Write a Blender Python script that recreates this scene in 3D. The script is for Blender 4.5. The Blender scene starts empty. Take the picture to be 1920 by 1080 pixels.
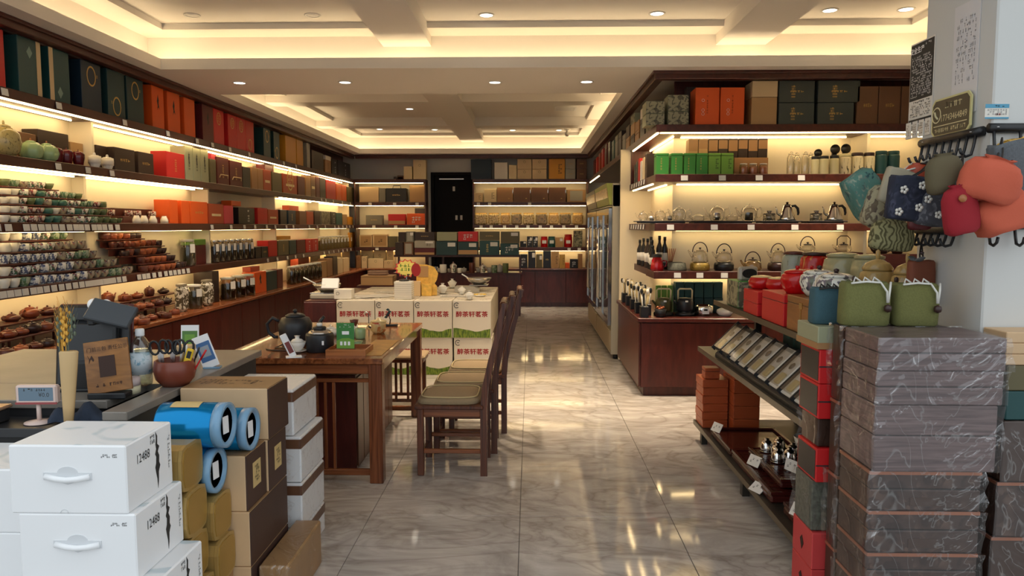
import bpy, math, random
from mathutils import Vector, Matrix
random.seed(7)
scene = bpy.context.scene
COL = scene.collection
# ---------------------------------------------------------------- camera
H, F = 1.52, 1390.0
PITCH = math.atan(116 / F)
YAW = math.atan(34 / F * math.cos(PITCH))
cd = bpy.data.cameras.new('camera'); cam = bpy.data.objects.new('camera', cd); COL.objects.link(cam)
cd.sensor_width = 36; cd.lens = F / 1920 * 36; cd.clip_start = .05; cd.clip_end = 200
cam.location = (0, 0, H); cam.rotation_euler = (math.pi / 2 - PITCH, 0, YAW)
scene.camera = cam
# ---------------------------------------------------------------- daylight, exposure
w = bpy.data.worlds.new('sky'); scene.world = w; w.use_nodes = True
w.node_tree.nodes['Background'].inputs[0].default_value = (.88, .95, 1, 1)
w.node_tree.nodes['Background'].inputs[1].default_value = 1.12
vs = scene.view_settings
vs.view_transform = 'Standard'; vs.look = 'None'; vs.gamma = 1; vs.use_curve_mapping = False; vs.exposure = 0.14
# ---------------------------------------------------------------- pixel -> place
_f = Vector((-math.sin(YAW) * math.cos(PITCH), math.cos(YAW) * math.cos(PITCH), -math.sin(PITCH)))
_r = Vector((math.cos(YAW), math.sin(YAW), 0)); _u = _r.cross(_f)
def ray(px, py): return _f * F + _r * (px - 960) - _u * (py - 540)
def onY(px, py, Y): d = ray(px, py); return Vector((0, 0, H)) + d * (Y / d.y)
def onX(px, py, X): d = ray(px, py); return Vector((0, 0, H)) + d * (X / d.x)
def onZ(px, py, Z): d = ray(px, py); return Vector((0, 0, H)) + d * ((Z - H) / d.z)
def yAtX(px, X, z=1.5):          # Y of the point on plane X seen in column px
    y = 424.
    for _ in range(3):
        p = onX(px, y, X); y = 424 - (z - H) * F / p.y
    return onX(px, y, X).y
def xAtY(px, Y, z=1.5): return onY(px, 424 - (z - H) * F / Y, Y).x
def zAtY(px, py, Y): return onY(px, py, Y).z
# ---------------------------------------------------------------- materials
M = {}
def nt(name):
    m = bpy.data.materials.new(name); m.use_nodes = True; t = m.node_tree
    return m, t, t.nodes['Principled BSDF']
def N(t, typ, **k):
    n = t.nodes.new('ShaderNode' + typ)
    for a, b in k.items():
        if a in n.inputs.keys(): n.inputs[a].default_value = b
        else: setattr(n, a, b)
    return n
def L(t, a, b): t.links.new(a, b)
def ramp(t, stops, fac):
    r = N(t, 'ValToRGB'); e = r.color_ramp.elements
    while len(e) < len(stops): e.new(.5)
    for i, (p, c) in enumerate(stops): e[i].position = p; e[i].color = (*c, 1)
    L(t, fac, r.inputs[0]); return r.outputs[0]
def coords(t, scale=(1, 1, 1), kind='Object'):
    c = N(t, 'TexCoord'); m = N(t, 'Mapping'); m.inputs['Scale'].default_value = scale
    L(t, c.outputs[kind], m.inputs[0]); return m.outputs[0]
def mat(name, col, rough=.5, metal=0, spec=.5, var=.0, vs=8, bump=0, bs=40, coat=0, **k):
    if name in M: return M[name]
    m, t, b = nt(name)
    b.inputs['Base Color'].default_value = (*col, 1); b.inputs['Roughness'].default_value = rough
    b.inputs['Metallic'].default_value = metal; b.inputs['Specular IOR Level'].default_value = spec
    b.inputs['Coat Weight'].default_value = coat
    if var:
        n = N(t, 'TexNoise', Scale=vs, Detail=4.); L(t, coords(t), n.inputs['Vector'])
        L(t, ramp(t, [(.3, tuple(c * (1 - var) for c in col)), (.7, tuple(min(1, c * (1 + var)) for c in col))], n.outputs[0]), b.inputs['Base Color'])
    if bump:
        n = N(t, 'TexNoise', Scale=bs, Detail=3.); L(t, coords(t), n.inputs['Vector'])
        bp = N(t, 'Bump', Strength=bump, Distance=.01); L(t, n.outputs[0], bp.inputs['Height']); L(t, bp.outputs[0], b.inputs['Normal'])
    M[name] = m; return m
def wood(name, c1, c2, scale=(6, 6, 1), rough=.35, spec=.5, coat=0, dist=4):
    m, t, b = nt(name)
    v = coords(t, scale)
    n = N(t, 'TexNoise', Scale=3., Detail=6., Distortion=float(dist) * .3); L(t, v, n.inputs['Vector'])
    L(t, ramp(t, [(.32, c1), (.68, c2)], n.outputs[0]), b.inputs['Base Color'])
    b.inputs['Roughness'].default_value = rough; b.inputs['Specular IOR Level'].default_value = spec; b.inputs['Coat Weight'].default_value = coat
    M[name] = m; return m
def emis(name, col, s):
    m, t, b = nt(name); e = N(t, 'Emission'); e.inputs[0].default_value = (*col, 1); e.inputs[1].default_value = s
    L(t, e.outputs[0], t.nodes['Material Output'].inputs[0]); M[name] = m; return m
def glass(name, tint=(.95, .97, .95), refl=.12, rough=.03, cover=0.0, ccol=(.8, .8, .8)):
    m, t, b = nt(name)
    tr = N(t, 'BsdfTransparent'); tr.inputs[0].default_value = (*tint, 1)
    gl = N(t, 'BsdfGlossy', Roughness=rough); lw = N(t, 'LayerWeight', Blend=.25)
    mr = N(t, 'MapRange'); mr.inputs['To Min'].default_value = refl * .5; mr.inputs['To Max'].default_value = min(1, refl * 5)
    L(t, lw.outputs['Facing'], mr.inputs['Value'])
    mx = N(t, 'MixShader'); L(t, mr.outputs[0], mx.inputs[0]); L(t, tr.outputs[0], mx.inputs[1]); L(t, gl.outputs[0], mx.inputs[2])
    out = mx.outputs[0]
    if cover:
        df = N(t, 'BsdfDiffuse'); df.inputs[0].default_value = (*ccol, 1)
        m2 = N(t, 'MixShader'); m2.inputs[0].default_value = cover; L(t, out, m2.inputs[1]); L(t, df.outputs[0], m2.inputs[2]); out = m2.outputs[0]
    L(t, out, t.nodes['Material Output'].inputs[0]); M[name] = m; return m
def spots(name, base, spotcols, scale=30, thr=.45, rough=.2, kind='Object'):
    """glazed ground with painted flower-like blotches"""
    m, t, b = nt(name)
    v = coords(t, (1, 1, 1), kind)
    n = N(t, 'TexNoise', Scale=float(scale), Detail=2., Distortion=.8); L(t, v, n.inputs['Vector'])
    n2 = N(t, 'TexNoise', Scale=scale * .55, Detail=1.); L(t, v, n2.inputs['Vector'])
    cols = ramp(t, [(.35 + .3 * i / max(1, len(spotcols) - 1), c) for i, c in enumerate(spotcols)], n2.outputs[0])
    k = ramp(t, [(thr, (0, 0, 0)), (thr + .06, (1, 1, 1))], n.outputs[0])
    mx = N(t, 'Mix', data_type='RGBA'); mx.inputs[6].default_value = (*base, 1)
    L(t, k, mx.inputs[0]); L(t, cols, mx.inputs[7]); L(t, mx.outputs[2], b.inputs['Base Color'])
    b.inputs['Roughness'].default_value = rough; M[name] = m; return m
def film(name, opac=.06, streak=.5, sc=5.):
    """clear shrink film: faint sheen, thin bright creases"""
    m, t, b = nt(name)
    v = coords(t, (1, 1, 1)); n = N(t, 'TexNoise', Scale=sc, Detail=3., Distortion=2.2); L(t, v, n.inputs['Vector'])
    bp = N(t, 'Bump', Strength=.5, Distance=.03); L(t, n.outputs[0], bp.inputs['Height'])
    gl = N(t, 'BsdfGlossy', Roughness=.10); L(t, bp.outputs[0], gl.inputs['Normal'])
    tr = N(t, 'BsdfTransparent'); mx = N(t, 'MixShader')
    sb = N(t, 'Math', operation='SUBTRACT'); L(t, n.outputs[0], sb.inputs[0]); sb.inputs[1].default_value = .5
    ab = N(t, 'Math', operation='ABSOLUTE'); L(t, sb.outputs[0], ab.inputs[0])
    rr = N(t, 'MapRange'); rr.inputs['From Min'].default_value = .0; rr.inputs['From Max'].default_value = .016
    rr.inputs['To Min'].default_value = streak; rr.inputs['To Max'].default_value = opac
    L(t, ab.outputs[0], rr.inputs['Value']); L(t, rr.outputs[0], mx.inputs[0]); L(t, tr.outputs[0], mx.inputs[1]); L(t, gl.outputs[0], mx.inputs[2])
    L(t, mx.outputs[0], t.nodes['Material Output'].inputs[0]); M[name] = m; return m
def S(r, g, b):                        # sRGB 0-255 -> linear
    return tuple((c / 255 / 12.92 if c <= 10 else ((c / 255 + .055) / 1.055) ** 2.4) for c in (r, g, b))
# ---------------------------------------------------------------- mesh helpers
class MB:
    def __init__(s): s.v, s.f, s.sm = [], [], []
    def add(s, vs, fs, smooth=False):
        o = len(s.v); s.v += [tuple(v) for v in vs]
        for f in fs: s.f.append(tuple(i + o for i in f)); s.sm.append(smooth)
        return s
    def box(s, x0, x1, y0, y1, z0, z1, c=0):
        if c <= 0:
            return s.add([(x, y, z) for x in (x0, x1) for y in (y0, y1) for z in (z0, z1)],
                         [(0, 1, 3, 2), (4, 6, 7, 5), (0, 4, 5, 1), (2, 3, 7, 6), (0, 2, 6, 4), (1, 5, 7, 3)])
        vs = []; ix = {}
        lo = (x0, y0, z0); hi = (x1, y1, z1)
        for i in range(8):
            b = (i >> 2 & 1, i >> 1 & 1, i & 1)
            for a in range(3):           # vertex lying in the face normal to axis a
                p = [(hi[k] if b[k] else lo[k]) if k == a else (hi[k] - c if b[k] else lo[k] + c) for k in range(3)]
                ix[b, a] = len(vs); vs.append(p)
        fs = []
        for a in range(3):
            u, v = (a + 1) % 3, (a + 2) % 3
            for sd in (0, 1):
                q = []
                for bu, bv in ((0, 0), (1, 0), (1, 1), (0, 1)):
                    b = [0, 0, 0]; b[a] = sd; b[u] = bu; b[v] = bv; q.append(ix[tuple(b), a])
                fs.append(tuple(q if sd else q[::-1]))
            for bu in (0, 1):
                for bv in (0, 1):
                    b0 = [0, 0, 0]; b0[u] = bu; b0[v] = bv; b1 = b0[:]; b1[a] = 1; b0, b1 = tuple(b0), tuple(b1)
                    q = (ix[b0, u], ix[b1, u], ix[b1, v], ix[b0, v])
                    fs.append(q if (bu ^ bv) else q[::-1])
        for i in range(8):
            b = (i >> 2 & 1, i >> 1 & 1, i & 1); q = (ix[b, 0], ix[b, 1], ix[b, 2])
            fs.append(q if sum(b) % 2 else q[::-1])
        return s.add(vs, fs)
    def lathe(s, prof, c=(0, 0, 0), n=20, smooth=True, sx=1, sy=1, lobes=0, lam=.0):
        vs = []; fs = []; m = len(prof)
        for k in range(n):
            a = 2 * math.pi * k / n; g = 1 + lam * abs(math.cos(lobes * a / 2)) if lobes else 1
            for r, z in prof: vs.append((c[0] + r * g * sx * math.cos(a), c[1] + r * g * sy * math.sin(a), c[2] + z))
        for k in range(n):
            k2 = (k + 1) % n
            for j in range(m - 1): fs.append((k * m + j, k2 * m + j, k2 * m + j + 1, k * m + j + 1))
        if prof[0][0] > 1e-5: fs.append(tuple(k * m for k in range(n))[::-1])
        if prof[-1][0] > 1e-5: fs.append(tuple(k * m + m - 1 for k in range(n)))
        return s.add(vs, fs, smooth)
    def tube(s, pts, r, n=8, smooth=True, closed=False):
        pts = [Vector(p) for p in pts]; R = r if isinstance(r, (list, tuple)) else [r] * len(pts)
        vs = []; m = len(pts); up = None
        for i, p in enumerate(pts):
            if closed: d = pts[(i + 1) % m] - pts[i - 1]
            else: d = pts[min(i + 1, m - 1)] - pts[max(i - 1, 0)]
            d = d.normalized() if d.length > 1e-9 else Vector((0, 0, 1))
            if up is None: up = d.orthogonal().normalized()
            up = (up - d * up.dot(d)); up = up.normalized() if up.length > 1e-6 else d.orthogonal().normalized()
            sd = d.cross(up)
            for k in range(n):
                a = 2 * math.pi * k / n; vs.append(p + (up * math.cos(a) + sd * math.sin(a)) * R[i])
        fs = []
        for i in range(m if closed else m - 1):
            j = (i + 1) % m
            for k in range(n): fs.append((i * n + k, i * n + (k + 1) % n, j * n + (k + 1) % n, j * n + k))
        if not closed: fs += [tuple(range(n))[::-1], tuple((m - 1) * n + k for k in range(n))]
        return s.add(vs, fs, smooth)
    def prism(s, poly, ext, O=(0, 0, 0), U=(1, 0, 0), V=(0, 0, 1), W=(0, 1, 0), smooth=False):
        """poly in (U,V) from O, extruded ext along W"""
        O, U, V, W = Vector(O), Vector(U), Vector(V), Vector(W); n = len(poly)
        a = [O + U * p + V * q for p, q in poly]; b = [p + W * ext for p in a]
        fs = [tuple(range(n))[::-1], tuple(range(n, 2 * n))] + [(i, (i + 1) % n, (i + 1) % n + n, i + n) for i in range(n)]
        return s.add(a + b, fs, smooth)
    def mesh(s, name):
        me = bpy.data.meshes.new(name); me.from_pydata(s.v, [], s.f); me.update()
        if any(s.sm): me.polygons.foreach_set('use_smooth', s.sm)
        return me
    def build(s, name, m=None, parent=None, loc=None, rotz=0): return ob(name, s.mesh(name), m, parent, loc, rotz)
    def xf(s, mtx, i0=0):
        s.v[i0:] = [tuple(mtx @ Vector(v)) for v in s.v[i0:]]; return s
def ob(name, me, m=None, parent=None, loc=None, rotz=0, scale=None):
    o = bpy.data.objects.new(name, me); COL.objects.link(o)
    if m is not None and me is not None:
        m = M[m] if isinstance(m, str) else m
        if len(me.materials) == 0: me.materials.append(m)
        elif me.materials[0] is not m: o.material_slots[0].link = 'OBJECT'; o.material_slots[0].material = m
    if loc is not None: o.location = loc
    if rotz: o.rotation_euler = (0, 0, rotz) if not hasattr(rotz, '__len__') else rotz
    if scale is not None: o.scale = scale if hasattr(scale, '__len__') else (scale,) * 3
    if parent: o.parent = parent
    return o
def empty(name, loc=(0, 0, 0), rotz=0): return ob(name, None, None, None, loc, rotz)
def struct(o): o['kind'] = 'structure'; return o
_cache = {}
def cached(key, fn):
    if key not in _cache: _cache[key] = fn()
    return _cache[key]
def copy_tree(o, parent=None):
    c = o.copy(); COL.objects.link(c); c.parent = parent
    for ch in list(o.children): copy_tree(ch, c)
    return c
# ---------------------------------------------------------------- text as flat print
def txtmesh(s):
    def mk():
        cu = bpy.data.curves.new('print', 'FONT'); cu.body = s.rstrip('|'); cu.size = 1;  cu.align_x = 'CENTER'; cu.align_y = 'CENTER'; cu.resolution_u = 2
        o = bpy.data.objects.new('print', cu); COL.objects.link(o)
        me = bpy.data.meshes.new_from_object(o.evaluated_get(bpy.context.evaluated_depsgraph_get()))
        bpy.data.objects.remove(o); bpy.data.curves.remove(cu)
        if s.endswith('|'):                      # heavier strokes
            v = [x.co.copy() for x in me.vertices]; f = [tuple(p.vertices) for p in me.polygons]; b = MB()
            for i, (dx, dy) in enumerate(((0, 0), (.028, .01), (-.028, -.01), (.01, .028), (-.01, -.028))): b.add([(p.x + dx, p.y + dy, i * .0015) for p in v], f)
            me = b.mesh('lettering')
        me.name = 'lettering'; return me
    return cached(('txt', s), mk)
def letter(s, size, m, parent, loc, face='-y', sx=1, name='lettering', tilt=0):
    """flat lettering on a face; face is the outward normal in the parent's frame"""
    base = {'-y': (math.pi / 2, 0, 0), '+x': (math.pi / 2, 0, math.pi / 2), '-x': (math.pi / 2, 0, -math.pi / 2), '+z': (0, 0, 0)}[face]
    o = ob(name, txtmesh(s), m, parent, loc, None, (size * sx, size, size)); o.rotation_euler = (base[0] + tilt, base[1], base[2]); return o
def marks(w, h, nx, ny, seed=0, fill=.75):
    """mesh of rows of small print too small to read, in the XZ plane facing -y, centred"""
    def mk():
        R = random.Random(seed); b = MB()
        cw, ch = w / nx, h / ny
        for i in range(nx):
            for j in range(ny):
                if R.random() > fill: continue
                x = -w / 2 + i * cw; z = -h / 2 + j * ch
                for _ in range(3):
                    if R.random() < .5: a = (.1, .9); q = R.uniform(.15, .8); r = (x + a[0] * cw, x + a[1] * cw, z + q * ch, z + (q + .13) * ch)
                    else: q = R.uniform(.15, .75); r = (x + q * cw, x + (q + .16) * cw, z + .12 * ch, z + .88 * ch)
                    b.add([(r[0], 0, r[2]), (r[1], 0, r[2]), (r[1], 0, r[3]), (r[0], 0, r[3])], [(0, 1, 2, 3)])
        return b.mesh('lettering')
    return cached(('mk', round(w, 3), round(h, 3), nx, ny, seed), mk)
def print_on(parent, w, h, nx, ny, m, loc, face='-y', seed=0, name='lettering', fill=.75):
    rz = {'-y': 0, '+x': math.pi / 2, '-x': -math.pi / 2}.get(face, 0)
    o = ob(name, marks(w, h, nx, ny, seed, fill), m, parent, loc); o.rotation_euler = (0, 0, rz) if face != '+z' else (-math.pi / 2, 0, 0); return o
# ---------------------------------------------------------------- labels
REG = []
_T = 'zeroth first second third fourth fifth sixth seventh eighth ninth tenth eleventh twelfth thirteenth fourteenth fifteenth sixteenth seventeenth eighteenth nineteenth'.split()
def ordinal(n):
    if n < 20: return _T[n]
    t = ['twent', 'thirt', 'fort', 'fift', 'sixt', 'sevent', 'eight', 'ninet'][n // 10 - 2]
    return t + 'ieth' if n % 10 == 0 else t + 'y-' + _T[n % 10]
def thing(o, desc, cat, place='', order=0., ref='the entrance', group=None):
    o['category'] = cat; REG.append((o, desc, place, order, ref, group)); return o
def finalize():
    by = {}
    for r in REG: by.setdefault((r[1], r[2]), []).append(r)
    for (desc, place), rs in by.items():
        rs.sort(key=lambda r: r[3])
        for i, r in enumerate(rs):
            o = r[0]
            lab = desc + (' ' + place if place else '') if len(rs) == 1 else '%s %s, %s from %s' % (desc, place, ordinal(i + 1), r[4].replace('the ', ''))
            lab = ' '.join(lab.replace(' ,', ',').split())
            if not 4 <= len(lab.split()) <= 16: print('LABELWORDS', len(lab.split()), lab)
            o['label'] = lab
            g = r[5] or (('%s %s' % (desc, place)).strip() if len(rs) > 1 else None)
            if g: o['group'] = g
# ================================================================ materials of the place
wood('redwood', S(64, 20, 15), S(86, 32, 24), (5, 5, .8), .32)
wood('shelfwood', S(62, 26, 19), S(84, 38, 28), (5, .8, 5), .35)
wood('tablewood', S(88, 46, 25), S(150, 88, 50), (9, .5, 9), .16, coat=.4)
wood('legwood', S(84, 42, 22), S(140, 80, 46), (11, 11, .5), .25)
wood('railwood', S(88, 46, 25), S(146, 84, 48), (.5, 11, 11), .25)
wood('chairwood', S(60, 28, 17), S(112, 62, 38), (11, 11, .6), .28)
mat('paint', (.78, .73, .66), .7, bump=.02)
mat('cream', (.83, .74, .56), .6)
mat('greywall', (.62, .62, .6), .7)
mat('white_wall', (.60, .60, .575), .7, bump=.05, bs=30)
mat('black_door', (.006, .006, .007), .6, spec=.15)
mat('grout', (.12, .10, .09), .8)
emis('led', (1, .71, .33), 19)
emis('cove_led', (1, .78, .47), 14.5)
emis('lamp_lens', (1, .90, .74), 7)
mat('tag', (.72, .70, .66), .4)
mat('ink', (.02, .02, .02), .6)
mat('red_ink', (.33, .01, .012), .6)
mat('white_ink', (.8, .8, .78), .6)
mat('gold_ink', (.62, .40, .12), .35, metal=.5)
def floor_mat():
    m, t, b = nt('marble')
    c = N(t, 'NewGeometry'); v = c.outputs['Position']
    mp = N(t, 'Mapping'); mp.inputs['Scale'].default_value = (1, 2.2, 1); mp.inputs['Rotation'].default_value = (0, 0, .7); L(t, v, mp.inputs[0])
    n1 = N(t, 'TexNoise', Scale=1.5, Detail=9., Distortion=2.6, Roughness=.62); L(t, mp.outputs[0], n1.inputs['Vector'])
    n2 = N(t, 'TexNoise', Scale=.9, Detail=4., Distortion=2.5); L(t, mp.outputs[0], n2.inputs['Vector'])
    base = ramp(t, [(.28, S(160, 152, 144)), (.5, S(184, 176, 168)), (.75, S(210, 204, 196))], n1.outputs[0])
    ab = N(t, 'Math', operation='SUBTRACT'); L(t, n2.outputs[0], ab.inputs[0]); ab.inputs[1].default_value = .5
    aa = N(t, 'Math', operation='ABSOLUTE'); L(t, ab.outputs[0], aa.inputs[0])
    vein = ramp(t, [(0, (.74, .72, .70)), (.02, (.88, .87, .86)), (.06, (1, 1, 1))], aa.outputs[0])
    mx = N(t, 'Mix', data_type='RGBA', blend_type='MULTIPLY'); mx.inputs[0].default_value = 1
    L(t, base, mx.inputs[6]); L(t, vein, mx.inputs[7]); L(t, mx.outputs[2], b.inputs['Base Color'])
    b.inputs['Roughness'].default_value = .07; b.inputs['Specular IOR Level'].default_value = .55
    n3 = N(t, 'TexNoise', Scale=3., Detail=1.); L(t, v, n3.inputs['Vector'])
    bp = N(t, 'Bump', Strength=.05, Distance=.02); L(t, n3.outputs[0], bp.inputs['Height']); L(t, bp.outputs[0], b.inputs['Normal'])
    M['marble'] = m
floor_mat()
# ================================================================ floor with tiles
floor = struct(MB().box(-3.65, 3.65, 2.19, 14.5, -.15, -.004).build('floor', 'grout'))
TX, TY, TS = -.05, 3.79, .79
for i in range(-5, 5):
    for j in range(-2, 14):
        x0, x1 = max(-3.64, TX + i * TS), min(3.64, TX + (i + 1) * TS); y0, y1 = max(2.2, TY + j * .8), min(14.49, TY + (j + 1) * .8)
        if x1 - x0 < .05 or y1 - y0 < .05 or y0 > 14.4: continue
        ob('tile', cached(('tile', round(x1 - x0, 3), round(y1 - y0, 3)), lambda: MB().box(.0015, x1 - x0 - .0015, .0015, y1 - y0 - .0015, -.012, 0, .0015).mesh('tile')), 'marble', floor, (x0, y0, 0))
ground = struct(MB().box(-14, 14, -16, 2.19, -.17, -.02).build('ground', mat('pavement', (.33, .32, .31), .8, var=.15, vs=3)))
# ================================================================ walls
struct(MB().box(-3.8, -3.65, 2.6, 14.6, -.1, 3.7).build('wall_left', 'greywall'))
struct(MB().box(3.65, 3.8, 2.75, 14.6, -.1, 3.7).build('wall_right', 'greywall'))
wb = struct(MB().box(-3.8, -1.93, 14.5, 14.62, -.1, 3.7).box(-1.09, 3.8, 14.5, 14.62, -.1, 3.7).box(-1.93, -1.09, 14.5, 14.62, 2.56, 3.7).build('wall_back', 'greywall'))
dr = struct(MB().box(-1.93, -1.87, 14.46, 14.66, 0, 2.56, .004).box(-1.15, -1.09, 14.46, 14.66, 0, 2.56, .004).box(-1.87, -1.15, 14.46, 14.66, 2.5, 2.56, .004).build('door_1', 'black_door'))
MB().box(-1.87, -1.15, 14.60, 14.64, .01, 2.5, .003).build('door_leaf', 'black_door', dr)
MB().box(-1.78, -1.30, 14.585, 14.60, 2.43, 2.445).build('head_rail', mat('steel', (.6, .6, .6), .25, 1), dr)
for px, py in ((851, 354), (856, 408), (865, 408)):
    p = onY(px, py, 14.59); MB().box(-.022, .022, -.008, .008, -.045, .045, .003).build('notice', 'tag', dr, p)
struct(MB().box(-3.8, 3.8, 2.45, 2.75, 2.95, 3.75).build('wall_front_header', 'white_wall'))
struct(MB().box(-3.8, 3.8, 2.45, 14.62, 3.7, 3.85).build('roof_slab', 'greywall'))
# pillar at the entrance
PX, PY0, PY1 = 1.655, 2.74, 3.22
pillar = struct(MB().box(PX, 3.8, PY0, PY1, -.02, 3.7, .006).build('wall_front_pillar', 'white_wall'))
# ================================================================ ceiling
ceil = struct(MB().box(-3.65, 3.65, 2.75, 14.5, 3.23, 3.4).build('ceiling', 'paint'))
Z0, Z1, ZT, ZC = 2.86, 2.885, 3.18, 3.23
c1 = (-3.17, 3.2, 3.1, 6.42); c2 = (-3.17, .93, 7.65, 13.83)
sf = MB()
for a in ((-3.65, 3.65, 2.75, 3.1), (-3.65, 3.65, 6.42, 7.65), (-3.65, 3.65, 13.83, 14.5), (-3.65, -3.17, 3.1, 6.42), (3.2, 3.65, 3.1, 6.42), (-3.65, -3.17, 7.65, 13.83), (.93, 3.65, 7.65, 13.83)):
    sf.box(*a, Z0, Z1)
sf.build('soffit', 'paint', ceil)
bk = MB()
for a in ((-3.65, 3.65, 6.64, 7.43), (-3.65, 3.65, 14.05, 14.5), (-3.65, -3.39, 2.75, 6.64), (3.42, 3.65, 2.75, 6.64), (-3.65, -3.39, 7.43, 14.05), (1.15, 3.65, 7.43, 14.05), (-3.39, 3.42, 2.75, 2.88)):
    bk.box(*a, Z1, ZC)
bk.build('upper_soffit', 'paint', ceil)
for x0, x1, y0, y1 in (c1, c2):
    lp = MB(); t = .025; zl = 2.95
    lp.box(x0 - t, x0, y0 - t, y1 + t, Z1 - .0003, zl).box(x1, x1 + t, y0 - t, y1 + t, Z1 - .0003, zl).box(x0, x1, y0 - t, y0, Z1 - .0003, zl).box(x0, x1, y1, y1 + t, Z1 - .0003, zl)
    lp.build('cove_lip', 'paint', ceil)
    e = .11
    for a in ((x0 - e - .02, x0 - e, y0 - e, y1 + e), (x1 + e, x1 + e + .02, y0 - e, y1 + e), (x0 - e, x1 + e, y0 - e - .02, y0 - e), (x0 - e, x1 + e, y1 + e, y1 + e + .02)):
        MB().box(*a, Z1, Z1 + .015).build('cove_light', 'cove_led', ceil)
    d = .22                                       # border ring left around the raised tray
    rg = MB()
    X0, X1, Y0, Y1 = x0 - d, x1 + d, y0 - d, y1 + d; g = .05 + d
    rg.box(X0, X0 + g, Y0, Y1, ZT, ZC).box(X1 - g, X1, Y0, Y1, ZT, ZC).box(X0 + g, X1 - g, Y0, Y0 + g, ZT, ZC).box(X0 + g, X1 - g, Y1 - g, Y1, ZT, ZC)
    rg.build('tray_border', 'paint', ceil)
    for bx0, bx1 in ((-1.29, -.87), (1.61, 2.04)):
        if bx1 < x1: MB().box(bx0, bx1, Y0, Y1, 3.09, ZC).build('beam', 'paint', ceil)
for y0, y1 in ((9.57, 9.88), (11.83, 12.13)):
    MB().box(-3.39, -1.29, y0, y1, 3.095, ZC).build('beam', 'paint', ceil)
    MB().box(-.87, 1.15, y0, y1, 3.095, ZC).build('beam', 'paint', ceil)
# downlights
mat('trimwhite', (.75, .72, .68), .5)
def downlight(px, py, z, lit, place):
    p = onZ(px, py, z); o = empty('downlight', (p.x, p.y, z))
    ob('trim_ring', cached('dlr', lambda: MB().lathe([(.052, 0), (.052, -.006), (.066, -.006), (.066, 0)], n=24).mesh('trim_ring')), 'trimwhite', o)
    ob('lens', cached('dll' + str(lit), lambda: MB().lathe([(0, -.003), (.052, -.003), (.052, 0)], n=24).mesh('lens')), 'lamp_lens' if lit else 'trimwhite', o)
    if lit:
        ld = bpy.data.lights.new('lamp', 'AREA'); ld.shape = 'DISK'; ld.size = .1; ld.energy = 5 if 'rear' in place else 11 if 'front' in place else 8.5; ld.color = (1, .82, .60); ld.spread = 1.0 if 'rear' in place or 'front' in place else 2.0
        lo = ob('lamp', ld, None, o, (0, 0, -.012))
    thing(o, 'round recessed downlight, %s,' % ('lit warm white' if lit else 'switched off'), 'ceiling light', place, p.x, 'the left')
for px, py, l in ((912, 28, 1), (1232, 25, 1), (1556, 19, 1), (1699, 17, 1), (360, 28, 0), (586, 28, 0)): downlight(px, py, ZC, l, 'in the front ceiling tray')
for px, py in ((449, 155), (647, 154), (928, 154), (1100, 153)): downlight(px, py, Z0, 1, 'in the flat soffit')
downlight(768, 204, ZC, 1, 'in the middle coffer')
for px, py in ((712, 247), (815, 248), (961, 249), (1048, 249)): downlight(px, py - 5, ZC, 1, 'in the rear coffers')
p = onZ(1060, 203, ZC); o = empty('ceiling_vent', (p.x, p.y, ZC)); MB().box(-.16, .16, -.16, -.13, -.012, 0).box(-.16, .16, .13, .16, -.012, 0).box(-.16, -.13, -.13, .13, -.012, 0).box(.13, .16, -.13, .13, -.012, 0).build('frame', 'trimwhite', o)
for k in range(5): MB().box(-.13, .13, -.1 + k * .05, -.075 + k * .05, -.008, -.004).build('slat', 'trimwhite', o)
thing(o, 'square slatted air vent in the ceiling near right cove', 'vent')
p = onZ(640, 181, ZC); p.y = 8.6; p.x = -2.2
p = onZ(1061, 256, 3.1); o = empty('security_camera', (p.x, p.y - .4, 3.18))
MB().lathe([(.05, 0), (.05, -.02), (.02, -.03), (.02, -.06)], n=14).build('mount', 'trimwhite', o)
MB().lathe([(0, .045), (.03, .04), (.036, .02), (.036, -.03), (.028, -.036)], n=14).xf(Matrix.Translation((0, -.03, -.085)) @ Matrix.Rotation(1.2, 4, 'X')).build('body', 'trimwhite', o)
MB().lathe([(.02, -.036), (.016, -.042), (0, -.042)], n=12).xf(Matrix.Translation((0, -.03, -.085)) @ Matrix.Rotation(1.2, 4, 'X')).build('lens', 'ink', o)
thing(o, 'white security camera hanging under the rear right ceiling cove', 'camera')
# ================================================================ wall shelving
ZS = {1: 2.405, 2: 1.975, 3: 1.545, 4: 1.12}; TH = .067; XF, XB = -3.35, -3.63; XC = -3.1; ZK = .723
def tag_mesh():
    b = MB().box(-.03, .03, -.002, .002, -.045, 0)
    return b.mesh('price_tag')
def tags(parent, pts, face):
    for p in pts:
        o = ob('price_tag', cached('tagm', tag_mesh), 'tag', parent, p); o.rotation_euler = (-.12 if face == '-y' else 0, .12 if face == '+x' else 0, 0 if face == '-y' else math.pi / 2)
        if face == '+x': o.rotation_euler = (-.12, 0, math.pi / 2)
def strip(parent, x0, x1, y0, y1, z, t=.009):
    if abs(z - (1.545 - .067)) < .01: t = .003
    MB().box(x0, x1, y0, y1, z - t, z).build('led_strip', 'led', parent)
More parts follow.
